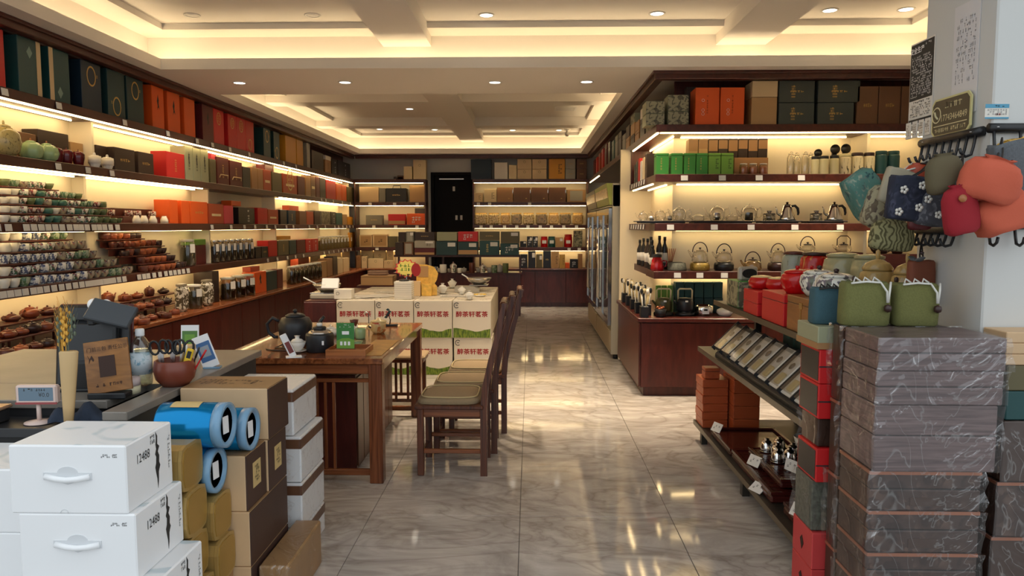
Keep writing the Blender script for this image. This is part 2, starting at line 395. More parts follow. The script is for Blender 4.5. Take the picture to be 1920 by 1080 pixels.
# ---- left run
lu = empty('display_shelving', (-3.5, 4.0, 0))
lu.location = (0, 0, 0)
MB().box(-3.65, XB, 2.8, 14.45, .7, 2.36).build('back_panel', 'cream', lu)
MB().box(-3.65, XB, 2.8, 14.45, 2.36, 2.86).build('upper_back_panel', 'redwood', lu)
MB().box(XF - .06, XF + .02, 2.8, 14.12, 2.79, 2.86, .006).box(XF - .06, XF + .04, 2.8, 14.12, 2.835, 2.86, .004).build('cornice', 'shelfwood', lu)
DIV = [3.75, 5.83, 7.91, 10.0, 12.08, 14.1]
for y in DIV:
    for k in (1, 2, 3, 4):
        zlo = (ZS[k + 1] if k < 4 else ZK) + .0006; MB().box(XB, -3.53 if y == 5.83 and k in (2, 3) else -3.45, y, y + .03, zlo, ZS[k] - TH, .002).build('divider', 'cream', lu)
TAGS = {1: (6, 108, 232, 313, 368, 397, 430, 466, 531, 554), 2: (107, 163, 208, 602, 610, 624, 641, 656), 3: (-8, 13, 47, 61, 75, 88, 101, 114, 128, 140, 150, 161, 174, 184, 194, 205, 218, 396, 432, 457, 477, 499, 515, 536, 549, 579, 594, 609, 627, 634, 642, 649, 655, 661),
        4: (3, 17, 31, 45, 60, 72, 85, 99, 113, 126, 139, 151, 162, 170, 178, 186, 195, 203, 211, 221, 231, 259, 268, 276, 287, 298, 309, 318, 326, 334, 342, 351, 501, 519, 538, 553, 568, 607, 616, 625, 634, 642, 650, 657)}
for k in (1, 2, 3, 4):
    sh = MB().box(-3.65, XF, 2.8, 14.1, ZS[k] - TH, ZS[k], .003).build('shelf', 'shelfwood', lu)
    if k in (1, 2):
        segs = ((2.8, 14.1),) if k == 1 else ((2.8, 7.6), (9.95, 14.1))
        for y0, y1 in segs: strip(sh, XF - .028, XF - .014, y0, y1, ZS[k] - TH)
        for a, b in zip(DIV, DIV[1:]):
            if k == 2 and a == DIV[2]: continue
            strip(sh, -3.555, -3.543, a + .06, b - .1, ZS[k] - TH)
    else:
        for a, b in zip(DIV, DIV[1:]): strip(sh, -3.5, -3.485, a + .06, b - .1, ZS[k] - TH)
    tags(sh, [(XF + .006, yAtX(px, XF, ZS[k]), ZS[k] - .012) for px in TAGS[k]], '+x')
thing(lu, 'long wall shelving with dark wood shelves and light strips along left wall', 'shelving')
def cabinet(name, x0, x1, y0, y1, z1, face, nd, desc, place='', order=0):
    """base unit with plinth and flat doors on one face"""
    o = empty(name, ((x0 + x1) / 2, (y0 + y1) / 2, 0)); cx, cy = (x0 + x1) / 2, (y0 + y1) / 2
    X0, X1, Y0, Y1 = x0 - cx, x1 - cx, y0 - cy, y1 - cy
    MB().box(X0, X1, Y0, Y1, .08, z1).box(X0 + .03, X1 - .03, Y0 + .03, Y1 - .03, 0, .08).build('body', 'redwood', o)
    for f in face.split():
        for k in range(nd if f == face.split()[0] else 1):
            n = nd if f == face.split()[0] else 1
            if f == '+x': a, b = Y0 + (Y1 - Y0) * k / n, Y0 + (Y1 - Y0) * (k + 1) / n; q = MB().box(X1, X1 + .018, a + .004, b - .004, .085, z1 - .012, .003)
            if f == '-x': a, b = Y0 + (Y1 - Y0) * k / n, Y0 + (Y1 - Y0) * (k + 1) / n; q = MB().box(X0 - .018, X0, a + .004, b - .004, .085, z1 - .012, .003)
            if f == '-y': a, b = X0 + (X1 - X0) * k / n, X0 + (X1 - X0) * (k + 1) / n; q = MB().box(a + .004, b - .004, Y0 - .018, Y0, .085, z1 - .012, .003)
            q.build('door' if n > 1 else 'side_panel', 'redwood', o)
    thing(o, desc, 'cabinet', place, order); return o
for a, b in zip([2.8] + DIV[1:], DIV[1:]):
    cabinet('base_cabinet', -3.645, XC - .04, a + .002, b - .002, ZK - .03, '+x', 4, 'dark red wood base cabinet', 'along the left wall', a)
lt = MB().box(-3.628, XC, 2.8, 14.43, ZK - .03, ZK, .004).build('worktop', wood('worktopwood', S(120, 66, 38), S(150, 88, 54), (5, .8, 5), .25))
thing(lt, 'long polished wooden worktop on the left wall cabinets', 'worktop')
# ---- back runs
def back_run(x0, x1, ks, desc, tg, ztop=True):
    o = empty('display_shelving')
    MB().box(x0, x1, 14.44, 14.5, .7, 2.36).build('back_panel', 'cream', o)
    MB().box(x0, x0 + .025, 14.14, 14.44, ZK + .001, 2.34).build('side_panel', 'shelfwood', o); MB().box(x1 - .025, x1, 14.14, 14.44, ZK + .001, 2.34).build('side_panel', 'shelfwood', o)
    for k in ks:
        sh = MB().box(x0, x1, 14.1, 14.44, ZS[k] - TH, ZS[k], .003).build('shelf', 'shelfwood', o)
        if k < 3: strip(sh, x0 + .03, x1 - .05, 14.114, 14.128, ZS[k] - TH)
        else: strip(sh, x0 + .03, x1 - .05, 14.3, 14.315, ZS[k] - TH)
        tags(sh, [(xAtY(px, 14.1, ZS[k]), 14.094, ZS[k] - .012) for px in tg.get(k, ())], '-y')
    return thing(o, desc, 'shelving')
back_run(-3.35, -1.98, (1, 2, 3, 4), 'back wall shelving to the left of the black doorway', {2: (694, 740, 782), 3: (701, 742, 782), 4: (707,)})
back_run(-1.09, 1.1, (1, 2, 3, 4), 'back wall shelving between the black doorway and fridges', {2: (897, 918, 993), 3: (902, 921, 946, 969, 990, 1013, 1034, 1057, 1081), 4: (1067, 1086)})
bc = MB().box(-3.3, 1.12, 14.04, 14.12, 2.79, 2.86, .006).box(-3.3, 1.12, 14.02, 14.12, 2.835, 2.86, .004).build('wall_cornice', 'shelfwood'); thing(bc, 'dark wooden cornice across the back wall under the ceiling', 'cornice')
cabinet('base_cabinet', -3.06, -2.0, 13.94, 14.48, ZK - .03, '-y', 3, 'dark red wood base cabinet left of the black door')
cabinet('base_cabinet', -1.06, 1.25, 13.94, 14.48, ZK - .03, '-y', 4, 'dark red wood base cabinet between black door and fridge')
thing(MB().box(-3.09, -1.98, 13.9, 14.43, ZK - .03, ZK, .004).build('worktop', 'worktopwood'), 'short wooden worktop left of the black door', 'worktop')
thing(MB().box(-1.08, 1.28, 13.9, 14.43, ZK - .03, ZK, .004).build('worktop', 'redwood'), 'dark worktop at the back wall beside the fridge', 'worktop')
# ---- right unit: faces the entrance, returns along the aisle
RY, RB, RX, RW = 6.6, 7.06, 1.1, 1.34
ru = empty('display_shelving')
MB().box(RW, 3.65, RB, RB + .03, .68, 2.36).build('back_panel', 'cream', ru)
MB().box(RW, 3.65, RB, RB + .03, 2.36, 2.86).build('upper_back_panel', 'redwood', ru)
MB().box(RW, RW + .03, RB + .03, 8.3, .68, 2.36).build('return_panel', 'cream', ru)
MB().box(RX - .1, RW + .03, 8.3, 8.34, .02, 2.36).build('end_panel', 'cream', ru)
MB().box(RX + .01, RW, 8.27, 8.3, ZS[2], ZS[1] - TH).build('end_panel', 'redwood', ru)
MB().box(RW + .3, RW + .33, RB + .03, 14.4, 2.36, 2.86).build('upper_back_panel', 'redwood', ru)
MB().box(RX - .02, 3.65, RY - .02, RY + .06, 2.79, 2.86, .006).box(RX - .04, 3.65, RY - .04, RY + .06, 2.835, 2.86, .004).box(RX - .02, RX + .06, RY + .06, 14.04, 2.79, 2.86, .006).box(RX - .04, RX + .06, RY + .06, 14.02, 2.835, 2.86, .004).build('cornice', 'shelfwood', ru)
for x in (2.98,): 
    for k in (1, 2, 3, 4): MB().box(x, x + .03, RY + .12, RB, ZS[k + 1] + .0006 if k < 4 else ZK, ZS[k] - TH, .002).build('divider', 'cream', ru)
RT = {2: (1283, 1354, 1423, 1502), 3: (1257, 1339, 1408, 1490, 1575), 4: (1270, 1312, 1358)}
for k in (1, 2, 3, 4):
    q = MB().box(RX, 3.65, RY, RB, ZS[k] - TH, ZS[k], .003)
    if k == 1: q.box(RX, RX + .55, RB, 14.1, ZS[k] - TH, ZS[k], .003)
    else: q.box(RX + (0 if k < 4 else .02), RW, RB, 8.3 if k < 4 else 8.0, ZS[k] - TH, ZS[k], .003)
    sh = q.build('shelf', 'shelfwood', ru)
    if k == 1:
        strip(sh, RX + .04, 3.6, RY + .014, RY + .028, ZS[k] - TH); strip(sh, RX + .014, RX + .028, RY + .02, 8.2, ZS[k] - TH); strip(sh, RX + .2, RX + .212, RY + .3, 8.2, ZS[k] - TH); strip(sh, 3.02, 3.6, RB - .12, RB - .108, ZS[k] - TH); strip(sh, RW + .05, 2.9, RB - .09, RB - .075, ZS[k] - TH)
        strip(sh, RX + .014, RX + .028, 12.2, 14.05, ZS[k] - TH)
    else:
        strip(sh, RW + .02, 2.9, RB - .09, RB - .075, ZS[k] - TH); strip(sh, 3.05, 3.6, RB - .09, RB - .075, ZS[k] - TH); strip(sh, RX + .17, RX + .185, RB, 8.1 if k < 4 else 7.9, ZS[k] - TH)
        if k == 2: strip(sh, RX + .02, RX + .034, RY + .3, 8.2, ZS[k] - TH)
    tags(sh, [(xAtY(px, RY, ZS[k]), RY - .006, ZS[k] - .012) for px in RT.get(k, ())], '-y')
    if k in (2, 3):
        for j in range(6):
            t_ = ob('price_tag', cached('tagm', tag_mesh), 'tag', sh, (RX - .006, 7.2 + j * .17, ZS[k] - .01)); t_.rotation_euler = (-.12, 0, -math.pi / 2)
thing(ru, 'wall shelving with dark shelves and warm lights beside the right pillar', 'shelving')
cabinet('base_cabinet', .99, 3.6, 6.58, 8.16, ZK - .05, '-y -x', 2, 'dark red wood corner cabinet under the kettles')
thing(MB().box(.955, 3.62, 6.53, 7.055, ZK - .05, ZK - .015, .004).box(.955, 1.335, 7.0552, 8.18, ZK - .05, ZK - .015, .004).build('worktop', 'redwood'), 'dark red corner worktop holding kettles and brushes', 'worktop')
ZKR = ZK - .015
# ================================================================ generic goods
def paper(name, r, g, b, rough=.45, **k): return mat(name, S(r, g, b), rough, **k)
PAL = dict(green=paper('green', 30, 72, 72), dgreen=paper('dgreen', 26, 58, 60), navy=paper('navy', 20, 42, 58), orange=paper('orange', 226, 90, 24), red=paper('red', 196, 28, 30), maroon=paper('maroon', 92, 24, 26),
    yellow=paper('yellow', 216, 150, 40), tan=paper('tan', 178, 140, 92), kraft=paper('kraft', 160, 118, 76), beige=paper('beige', 214, 186, 142), brown=paper('brown', 112, 76, 50), dbrown=paper('dbrown', 50, 34, 26), black=paper('black', 24, 22, 22, .35),
    grey=paper('grey', 118, 114, 102), lgrey=paper('lgrey', 165, 160, 146), sage=paper('sage', 150, 152, 122), white=paper('white', 222, 216, 204), gold=paper('gold', 190, 150, 70, .35), bgreen=paper('bgreen', 62, 140, 56), lgreen=paper('lgreen', 112, 160, 62),
    teal=paper('teal', 28, 84, 80), pink=paper('pink', 205, 60, 80), cream=paper('creampaper', 226, 204, 160), olive=paper('olive', 96, 88, 58), rust=paper('rust', 170, 66, 34), blue=paper('blue', 40, 66, 120))
CW = dict(green='deep green', dgreen='dark green', navy='navy blue', orange='orange', red='red', maroon='maroon', yellow='golden yellow', tan='tan', kraft='kraft brown', beige='beige', brown='brown', dbrown='dark brown', black='black', grey='grey',
    lgrey='light grey', sage='grey-green', white='white', gold='gold', bgreen='bright green', lgreen='light green', teal='teal', pink='pink', cream='cream', olive='olive', rust='rust red', blue='blue')
def put_box(name, x0, x1, y0, y1, z0, z1, m, lid=.0, seam_m=None, c=.003):
    """a carton or gift box: body mesh at the base centre, lid with a fine gap as a part"""
    cx, cy = (x0 + x1) / 2, (y0 + y1) / 2; hx, hy, hz = (x1 - x0) / 2, (y1 - y0) / 2, z1 - z0
    l = hz * lid
    o = MB().box(-hx, hx, -hy, hy, 0, hz - l - (.003 if lid else 0), c).build(name, m, None, (cx, cy, z0))
    if lid:
        MB().box(-hx, hx, -hy, hy, hz - l, hz, c).build('lid', seam_m or m, o)
        MB().box(-hx + .004, hx - .004, -hy + .004, hy - .004, hz - l - .004, hz - l + .001).build('inner_rim', 'ink', o)
    return o
def ring(parent, loc, r, m, face='+x', sy=1, name='emblem'):
    me = cached(('ring', round(r, 3)), lambda: MB().tube([(r * math.cos(a * math.pi / 9), 0, r * math.sin(a * math.pi / 9)) for a in range(18)], r * .1, 5, closed=True).mesh('emblem'))
    o = ob(name, me, m, parent, loc); o.scale = (1, .3, sy); o.rotation_euler = (0, 0, math.pi / 2 if face == '+x' else 0); return o
# ================================================================ foreground left: white cartons
mat('whitecard', (.87, .88, .89), .45, bump=.02, bs=6)
mat('whitecard_shade', (.66, .68, .70), .5)  # darker copy of the card white, painted shade for slot and notch
spots('misty', (.80, .81, .82), [(.45, .55, .60), (.6, .66, .68)], 5, .52, .45)
def white_carton(x0, x1, y0, y1, z0, z1, desc, place, front=True, handle=True):
    o = put_box('white_carton', x0, x1, y0, y1, z0, z1, 'whitecard', 0, c=.004); hx, hy, h = (x1 - x0) / 2, (y1 - y0) / 2, z1 - z0
    MB().box(-hx + .006, hx - .006, -hy + .006, hy - .006, h - .0005, h + .0012).build('printed_top', 'misty', o)
    if handle:
        n = 14; lens = [(-.072, .0)] + [(-.072, .022), (-.03, .022)] + [(.03 * math.cos(a), .022 + .018 * math.sin(a)) for a in [math.pi - math.pi * k / n for k in range(1, n)]] + [(.03, .022), (.072, .022), (.072, 0), (.03, -.004), (0, -.014), (-.03, -.004)]
        q = MB().prism(lens, .003, (0, -hy - .0022, h * .50), W=(0, 1, 0)).build('shaded_slot_plate', 'whitecard_shade', o)  # raised flat plate, its darker white stands in for a slot's shade
        MB().tube([(-.066, -hy - .002, h * .5 + .010), (-.03, -hy - .007, h * .5 + .004), (0, -hy - .009, h * .5 + .002), (.03, -hy - .007, h * .5 + .004), (.066, -hy - .002, h * .5 + .010)], .009, 8).build('handle', 'whitecard', o)
        print_on(o, .05, .012, 9, 2, 'ink', (hx - .05, -hy - .0008, h - .03), '-y', 3)
        MB().tube([(-.015 + .012 * math.cos(math.pi * k / 8), -hy - .0005, .001 + .012 * math.sin(math.pi * k / 8)) for k in range(9)], .0009, 4).build('thumb_notch', 'whitecard_shade', o)
    if front:
        letter('12488', .040, 'ink', o, (hx + .001, -hy * .32, h * .70), '+x', .8)
        ink = [(-.004, .10), (.006, .085), (.004, .06), (.016, .05), (.006, .035), (.014, .02), (.012, 0), (.018, -.012), (.008, -.03), (.006, -.06), (.001, -.082), (-.002, -.05), (-.008, -.03), (-.012, -.012), (-.006, 0), (-.004, .02), (-.01, .03), (-.003, .045), (-.006, .06), (-.002, .08)]
        MB().prism(ink, .0008, (hx + .0002, hy * .28, h * .48), (0, 1, 0), (0, 0, 1), (1, 0, 0)).build('ink_drawing', 'ink', o)
        print_on(o, .014, .11, 2, 12, 'ink', (hx + .001, hy * .84, h * .55), '+x', 5)
        print_on(o, .028, .03, 3, 2, 'ink', (hx + .001, hy * .1, h * .88), '+x', 8)
    return thing(o, desc, 'carton', place, -z1)
PL = 'in the stack by the counter'
white_carton(-1.53, -1.18, 2.09, 2.365, .675, .88, 'white carton with handle, topmost', PL)
white_carton(-1.51, -1.16, 2.09, 2.384, .47, .674, 'white carton marked 12488, second from top', PL)
white_carton(-1.49, -1.10, 2.08, 2.384, .265, .469, 'white carton jutting out, third from top', PL)
white_carton(-1.50, -1.13, 2.09, 2.384, 0, .264, 'white carton at the very bottom', PL, False)
for k, (a, b) in enumerate(((.55, .755), (.34, .549), (0, .339))):
    white_carton(-1.96, -1.585 + .02 * k, 2.24, 2.53, a, b, ('upper', 'middle', 'lowest')[k] + ' white carton cut by the left picture edge', '', False, False)
# ================================================================ tins and jars beside them
mat('bluefoil', (.0, .22, .52), .18, metal=.6); mat('bluedark', (.01, .06, .12), .25); mat('clearplast', S(120, 160, 190), .12)
glass('clear', (.93, .95, .95), .14); glass('clearjar', (.90, .92, .88), .16)
mat('goldtin', (.42, .26, .06), .3, metal=.5); mat('tanlabel', S(205, 178, 120), .5); mat('goldrim', (.45, .30, .10), .3, metal=.4)
def rotx_y(b): return b.xf(Matrix.Rotation(math.pi / 2, 4, 'Y'))          # lathe axis z -> x
def blue_jar(y, z, xe, desc):
    o = empty('tea_canister', (xe - .12, y, z)); r = .0825; l = .24
    rotx_y(MB().lathe([(0, -l / 2), (r - .004, -l / 2), (r - .001, -l / 2 + .006), (r - .001, l / 2 - .03)], n=28)).build('body', 'bluefoil', o)
    rotx_y(MB().lathe([(r, l / 2 - .034), (r, l / 2), (r - .016, l / 2), (r - .018, l / 2 - .012)], n=28)).build('lid_rim', 'clearplast', o)
    rotx_y(MB().lathe([(r - .018, l / 2 - .012), (0, l / 2 - .012)], n=28)).build('end_disc', 'bluedark', o)
    MB().prism([(-.022, -.03), (.026, -.034), (.022, .03), (-.026, .034)], .002, (l / 2 - .011, 0, 0), (0, 1, 0), (0, 0, 1), (1, 0, 0)).build('sticker', 'whitecard', o)
    MB().lathe([(r + .0005, -.09), (r + .0005, .02)], n=40).mesh('x') if 0 else None
    lb = MB(); vs = []; nn = 8
    for i in range(nn + 1):
        a = math.radians(62 + 50 * i / nn)
        for xx in (-.075, .03): vs.append((xx, -(r + .0012) * math.cos(a), (r + .0012) * math.sin(a)))
    lb.add(vs, [(2 * i, 2 * i + 1, 2 * i + 3, 2 * i + 2) for i in range(nn)], True).build('label', 'tanlabel', o)
    return thing(o, desc, 'canister')
blue_jar(2.63, .797, -1.10, 'shiny blue canister lying on top of the others, nearer white carton')
blue_jar(2.80, .735, -1.075, 'shiny blue canister lying behind, against the tall brown carton')
blue_jar(2.625, .629, -1.14, 'shiny blue canister lying below, next to the gold tin')
octp = [(.035, .08), (.07, .07), (.08, .035), (.08, -.035), (.07, -.07), (.035, -.08), (-.035, -.08), (-.07, -.07), (-.08, -.035), (-.08, .035), (-.07, .07), (-.035, .08)]
def gold_tin(y, z, xe, desc):
    o = empty('tea_tin', (xe - .15, y, z))
    MB().prism(octp, .265, (-.13, 0, 0), (0, 1, 0), (0, 0, 1), (1, 0, 0)).build('body', 'goldrim', o)
    MB().prism([(a * 1.01, b * 1.01) for a, b in octp], .012, (.136, 0, 0), (0, 1, 0), (0, 0, 1), (1, 0, 0)).build('rim', 'goldrim', o)
    MB().prism([(a * .86, b * .86) for a, b in octp], .004, (.147, 0, 0), (0, 1, 0), (0, 0, 1), (1, 0, 0)).build('end_face', 'goldtin', o)
    return thing(o, desc, 'tin')
thing(put_box('low_carton', -1.42, -1.13, 2.39, 2.545, 0, .135, PAL['kraft'], .3), 'low kraft carton under the taller pile of gold tins', 'carton'); thing(put_box('low_carton', -1.42, -1.13, 2.55, 2.705, 0, .218, PAL['kraft'], .3), 'low kraft carton under the shorter pile of gold tins', 'carton')
gold_tin(2.467, .70, -1.16, 'gold octagonal tin, uppermost, right behind the white cartons')
gold_tin(2.467, .539, -1.15, 'gold octagonal tin in the middle row, closer to entrance')
gold_tin(2.629, .461, -1.13, 'gold octagonal tin directly below a blue canister')
gold_tin(2.629, .30, -1.12, 'gold octagonal tin second from floor, beside brown carton')
gold_tin(2.467, .378, -1.15, 'gold octagonal tin second from floor, behind white carton')
gold_tin(2.467, .217, -1.13, 'gold octagonal tin in the lowest row')
# ================================================================ brown cartons
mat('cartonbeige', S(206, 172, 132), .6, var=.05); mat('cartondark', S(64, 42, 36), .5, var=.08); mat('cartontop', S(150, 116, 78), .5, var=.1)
def brown_carton(x0, x1, y0, y1, z0, z1, desc, label=False):
    o = put_box('brown_carton', x0, x1, y0, y1, z0, z1, 'cartonbeige', 0, c=.004); hx, hy, h = (x1 - x0) / 2, (y1 - y0) / 2, z1 - z0
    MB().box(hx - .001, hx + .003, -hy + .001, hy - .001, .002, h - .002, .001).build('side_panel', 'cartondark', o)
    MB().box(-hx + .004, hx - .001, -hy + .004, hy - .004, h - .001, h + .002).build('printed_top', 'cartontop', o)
    print_on(o, .14, .08, 5, 4, 'cartondark', (hx * .3, 0, h + .0028), '+z', 4); print_on(o, .14, .1, 6, 5, 'cartondark', (-hx * .5, 0, h + .0028), '+z', 6)
    if label:
        MB().box(hx + .003, hx + .0045, -.04, .04, h * .32, h * .78).build('label', 'tanlabel', o); print_on(o, .05, .07, 4, 5, 'ink', (hx + .0052, 0, h * .56), '+x', 9, fill=.4)
    return thing(o, desc, 'carton')
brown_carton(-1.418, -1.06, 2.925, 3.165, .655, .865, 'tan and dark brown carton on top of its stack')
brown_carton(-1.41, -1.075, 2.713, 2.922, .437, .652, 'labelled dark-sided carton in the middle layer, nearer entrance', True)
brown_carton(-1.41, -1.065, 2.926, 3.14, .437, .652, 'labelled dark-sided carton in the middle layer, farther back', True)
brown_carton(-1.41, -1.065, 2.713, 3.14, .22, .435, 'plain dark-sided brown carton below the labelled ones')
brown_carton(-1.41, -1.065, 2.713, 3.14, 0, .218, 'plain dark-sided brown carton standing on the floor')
# ================================================================ shrink-wrapped white boxes
film('wrap', .08, .28, 4.); mat('browntape', S(96, 62, 44), .35); mat('wrapwhite', (.74, .75, .76), .35)
def wrapped(x0, x1, y0, y1, z0, z1, desc, m='wrapwhite', band=True):
    o = put_box('wrapped_box', x0, x1, y0, y1, z0, z1, m, 0, c=.006); hx, hy, h = (x1 - x0) / 2, (y1 - y0) / 2, z1 - z0
    if band: MB().box(-hx - .0015, hx + .0015, -hy - .0015, hy + .0015, h - .055, h - .012).build('brown_band', 'browntape', o)
    MB().box(-hx - .006, hx + .006, -hy - .006, hy + .006, .001, h + .0035, .012).build('plastic_wrap', 'wrap', o)
    return thing(o, desc, 'box')
for k in range(4):
    z1 = .79 - .2145 * k; wrapped(-1.40, -1.06 + (.03 if k else 0), 3.24, 3.60, z1 - .211 if k < 3 else 0, z1, ['topmost', 'second', 'third', 'bottom'][k] + ' white box in the shrink-wrapped stack beside the tea table')
wrapped(-1.055, -.94, 2.76, 3.22, 0, .20, 'low tan carton in clear wrap on the floor', 'cartontop', False)
thing(put_box('flat_carton', -1.425, -1.405, 3.3, 3.6, 0, .70, PAL['kraft']), 'kraft carton standing upright against the counter end', 'carton')
# ================================================================ reception counter
mat('counterdark', S(62, 64, 62), .35, var=.12, vs=3); mat('counterstone', S(128, 122, 114), .3, var=.15, vs=5); mat('deskdark', S(40, 40, 42), .4)
rc = empty('reception_counter', (-2.1, 3.1, 0))
def loc2(b): return b.xf(Matrix.Translation((2.1, -3.1, 0)))
loc2(MB().box(-1.50, -1.455, 2.55, 3.86, 0, .83, .003)).build('front_panel', 'counterdark', rc)
loc2(MB().box(-2.72, -1.43, 3.02, 3.88, .83, .862, .003).box(-2.72, -1.60, 2.72, 3.02, .83, .862, .003).box(-1.52, -1.43, 2.55, 3.02, .83, .862, .003)).build('countertop', 'counterstone', rc)
loc2(MB().box(-2.72, -1.50, 2.55, 2.72, .765, .80, .003).box(-1.6, -1.50, 2.72, 3.02, .70, .72)).build('desk_board', 'deskdark', rc)
loc2(MB().box(-2.72, -1.50, 3.83, 3.86, 0, .83).box(-2.72, -2.69, 2.55, 3.83, 0, .83)).build('side_panel', 'counterdark', rc)
loc2(MB().box(-2.66, -1.62, 2.73, 2.76, 0, .83)).build('back_panel', 'deskdark', rc)
thing(rc, 'grey stone-topped reception counter by the entrance on the left', 'counter')
ZR = .862
# monitor seen from behind
mat('blackplast', (.012, .013, .015), .35); mat('greyplast', S(58, 62, 66), .4)
def at(o, x, y, z, rz=0): o.location = (x, y, z); o.rotation_euler = (0, 0, rz); return o
mo = empty('point_of_sale_monitor', (-1.775, 2.93, ZR), .12)
tl = Matrix.Rotation(-.14, 4, 'X')
MB().box(-.14, .14, -.02, .02, -.02, .31, .012).box(-.11, .11, -.045, -.02, .02, .25, .02).xf(Matrix.Translation((0, 0, .03)) @ tl).build('housing', 'blackplast', mo)
MB().box(-.145, .145, .02, .03, -.02, .315, .004).xf(Matrix.Translation((0, 0, .03)) @ tl).build('screen_frame', mat('reddish', S(90, 40, 34), .4), mo)
MB().box(-.05, .05, -.05, -.02, 0, .12, .01).box(-.10, .10, -.07, .09, 0, .012, .004).build('stand', 'blackplast', mo)
MB().box(-.035, .035, -.0475, -.046, .16, .225).xf(Matrix.Translation((.05, 0, -.03)) @ tl @ Matrix.Rotation(-.15, 4, 'Y')).build('sticker', mat('greysticker', S(150, 152, 158), .5), mo)
fl = MB().box(-.085, .085, -.012, .012, -.05, .05, .004).xf(Matrix.Translation((.12, -.09, .315)) @ Matrix.Rotation(.25, 4, 'Y') @ Matrix.Rotation(-.75, 4, 'X')).build('customer_display', 'greyplast', mo)
MB().box(.03, .06, -.10, -.02, .27, .31, .006).build('display_arm', 'blackplast', mo)
thing(mo, 'black point-of-sale monitor seen from behind on the counter', 'monitor')
for k, (px, r) in enumerate(((176, .024), (199, .021))):
    p = onY(px, 571, 2.90); o = MB().lathe([(0, -r)] + [(r * math.sin(a * math.pi / 10), -r * math.cos(a * math.pi / 10)) for a in range(1, 10)] + [(0, r)], n=18).build('foam_ball', 'whitecard', None, p)
    MB().lathe([(.006, -r - .012), (.006, -r + .004)], n=8).build('peg', 'blackplast', o)
    thing(o, ('bigger', 'smaller')[k] + ' white ball standing on top of the black monitor', 'ball')
# wooden sign with engraved notice
sg = empty('wooden_sign', (-1.605, 2.76, .887), .10); tl = Matrix.Rotation(-.18, 4, 'X') @ Matrix.Rotation(-.14, 4, 'Y')
wood('signwood', S(120, 78, 36), S(158, 106, 52), (2, 2, 8), .4)
MB().box(-.082, .082, -.006, .006, 0, .20, .002).xf(tl).build('board', 'signwood', sg)
MB().box(-.08, .06, -.02, .05, -.025, -.002, .004).build('foot', 'blackplast', sg)
def onsign(o, x, z): o.matrix_parent_inverse = Matrix(); o.matrix_basis = tl @ Matrix.Translation((x, -.0068, z)) @ Matrix.Rotation(math.pi / 2, 4, 'X') @ Matrix.Diagonal((*o.scale, 1)); return o
mat('burnt', S(52, 26, 12), .6)
o = ob('lettering', txtmesh('门前三包 责任公示'), 'burnt', sg, None, None, .0185); onsign(o, .005, .168)
o = ob('lettering', txtmesh('湖北武汉江岸区'), 'burnt', sg, None, None, .0001) if 0 else None
MB().box(-.03, .03, -.0072, -.0062, .06, .14).xf(tl).build('dark_panel', 'burnt', sg)
MB().prism([(-.02, .02), (-.012, .004), (-.004, .018), (.004, 0), (0, -.006), (-.008, .006), (-.016, -.012), (-.014, .004)], .001, (-.05, -.0075, .13)).xf(tl).build('bird_motif', 'burnt', sg)
o = ob('lettering', marks(.1, .016, 8, 1, 12), 'burnt', sg); o.matrix_basis = tl @ Matrix.Translation((0, -.0068, .03))
thing(sg, 'engraved wooden notice board leaning in front of the monitor', 'sign')
# wheat in kraft paper
wh = empty('wheat_bouquet', (-1.66, 2.58, .801))
mat('kraftpaper', S(196, 164, 116), .7, bump=.3, bs=14); mat('wheat', S(214, 160, 62), .7); mat('wheatgreen', S(96, 104, 84), .7)
prof = [(.016, 0), (.022, .08), (.030, .2), (.034, .27), (.030, .275)]
MB().lathe(prof, n=14, sx=1, sy=.6).xf(Matrix.Shear('XY', 4, (.05, 0))).build('paper_wrap', 'kraftpaper', wh)
for k in range(11):
    a = random.uniform(-.022, .026); b = random.uniform(-.01, .012); zt = random.uniform(.37, .42); g = k > 6
    st = [(a * .3, b * .3, .05), (a, b, .30), (a * 1.5 + .012, b, zt)]
    MB().tube(st, .0018, 5).build('stalk', 'wheatgreen' if g else 'wheat', wh)
    ear = MB(); 
    for j in range(7):
        zz = zt - .075 + j * .013; xx = a * 1.5 + .012 + (.0055 if j % 2 else -.0055)
        ear.lathe([(0, -.008), (.005, -.002), (.004, .006), (0, .012)], (xx, b, zz), 6)
        ear.tube([(xx, b, zz + .008), (xx + (.014 if j % 2 else -.012), b, zz + .05)], .0006, 3)
    ear.build('ear', 'wheatgreen' if g else 'wheat', wh)
thing(wh, 'dried wheat bouquet wrapped in kraft paper on the counter', 'bouquet')
# small price display on pole
pd = empty('pole_display', (-1.80, 2.63, .777)); pd.rotation_euler = (0, 0, .05)
MB().box(-.075, .075, -.014, .014, .095, .165, .006).build('frame', mat('pinkplast', S(214, 190, 180), .4), pd)
MB().box(-.062, .062, -.0155, -.013, .108, .157, .001).build('screen', emis('lcd', S(150, 178, 200), .35), pd)
MB().box(-.075, .075, -.0152, -.014, .095, .103).build('lower_bezel', mat('redband', S(150, 70, 70), .4), pd)
letter('¥0.0', .022, 'ink', pd, (.03, -.0162, .130), '-y'); print_on(pd, .09, .012, 10, 1, 'ink', (0, -.0162, .149), '-y', 3)
MB().lathe([(.008, .03), (.008, .10)], n=10).lathe([(.05, .025), (.05, .028), (.012, .034)], n=18).build('pole', 'pinkplast', pd)
thing(pd, 'small customer price display with blue-grey screen on a pole', 'display')
sc_ = empty('desk_scale', (-1.93, 2.53, .74)); MB().box(-.13, .10, -.10, .12, .0, .05, .006).build('body', 'deskdark', sc_); MB().box(-.14, .11, -.11, .13, .05, .062, .004).build('platter', mat('copper', S(190, 150, 120), .3, metal=.5), sc_)
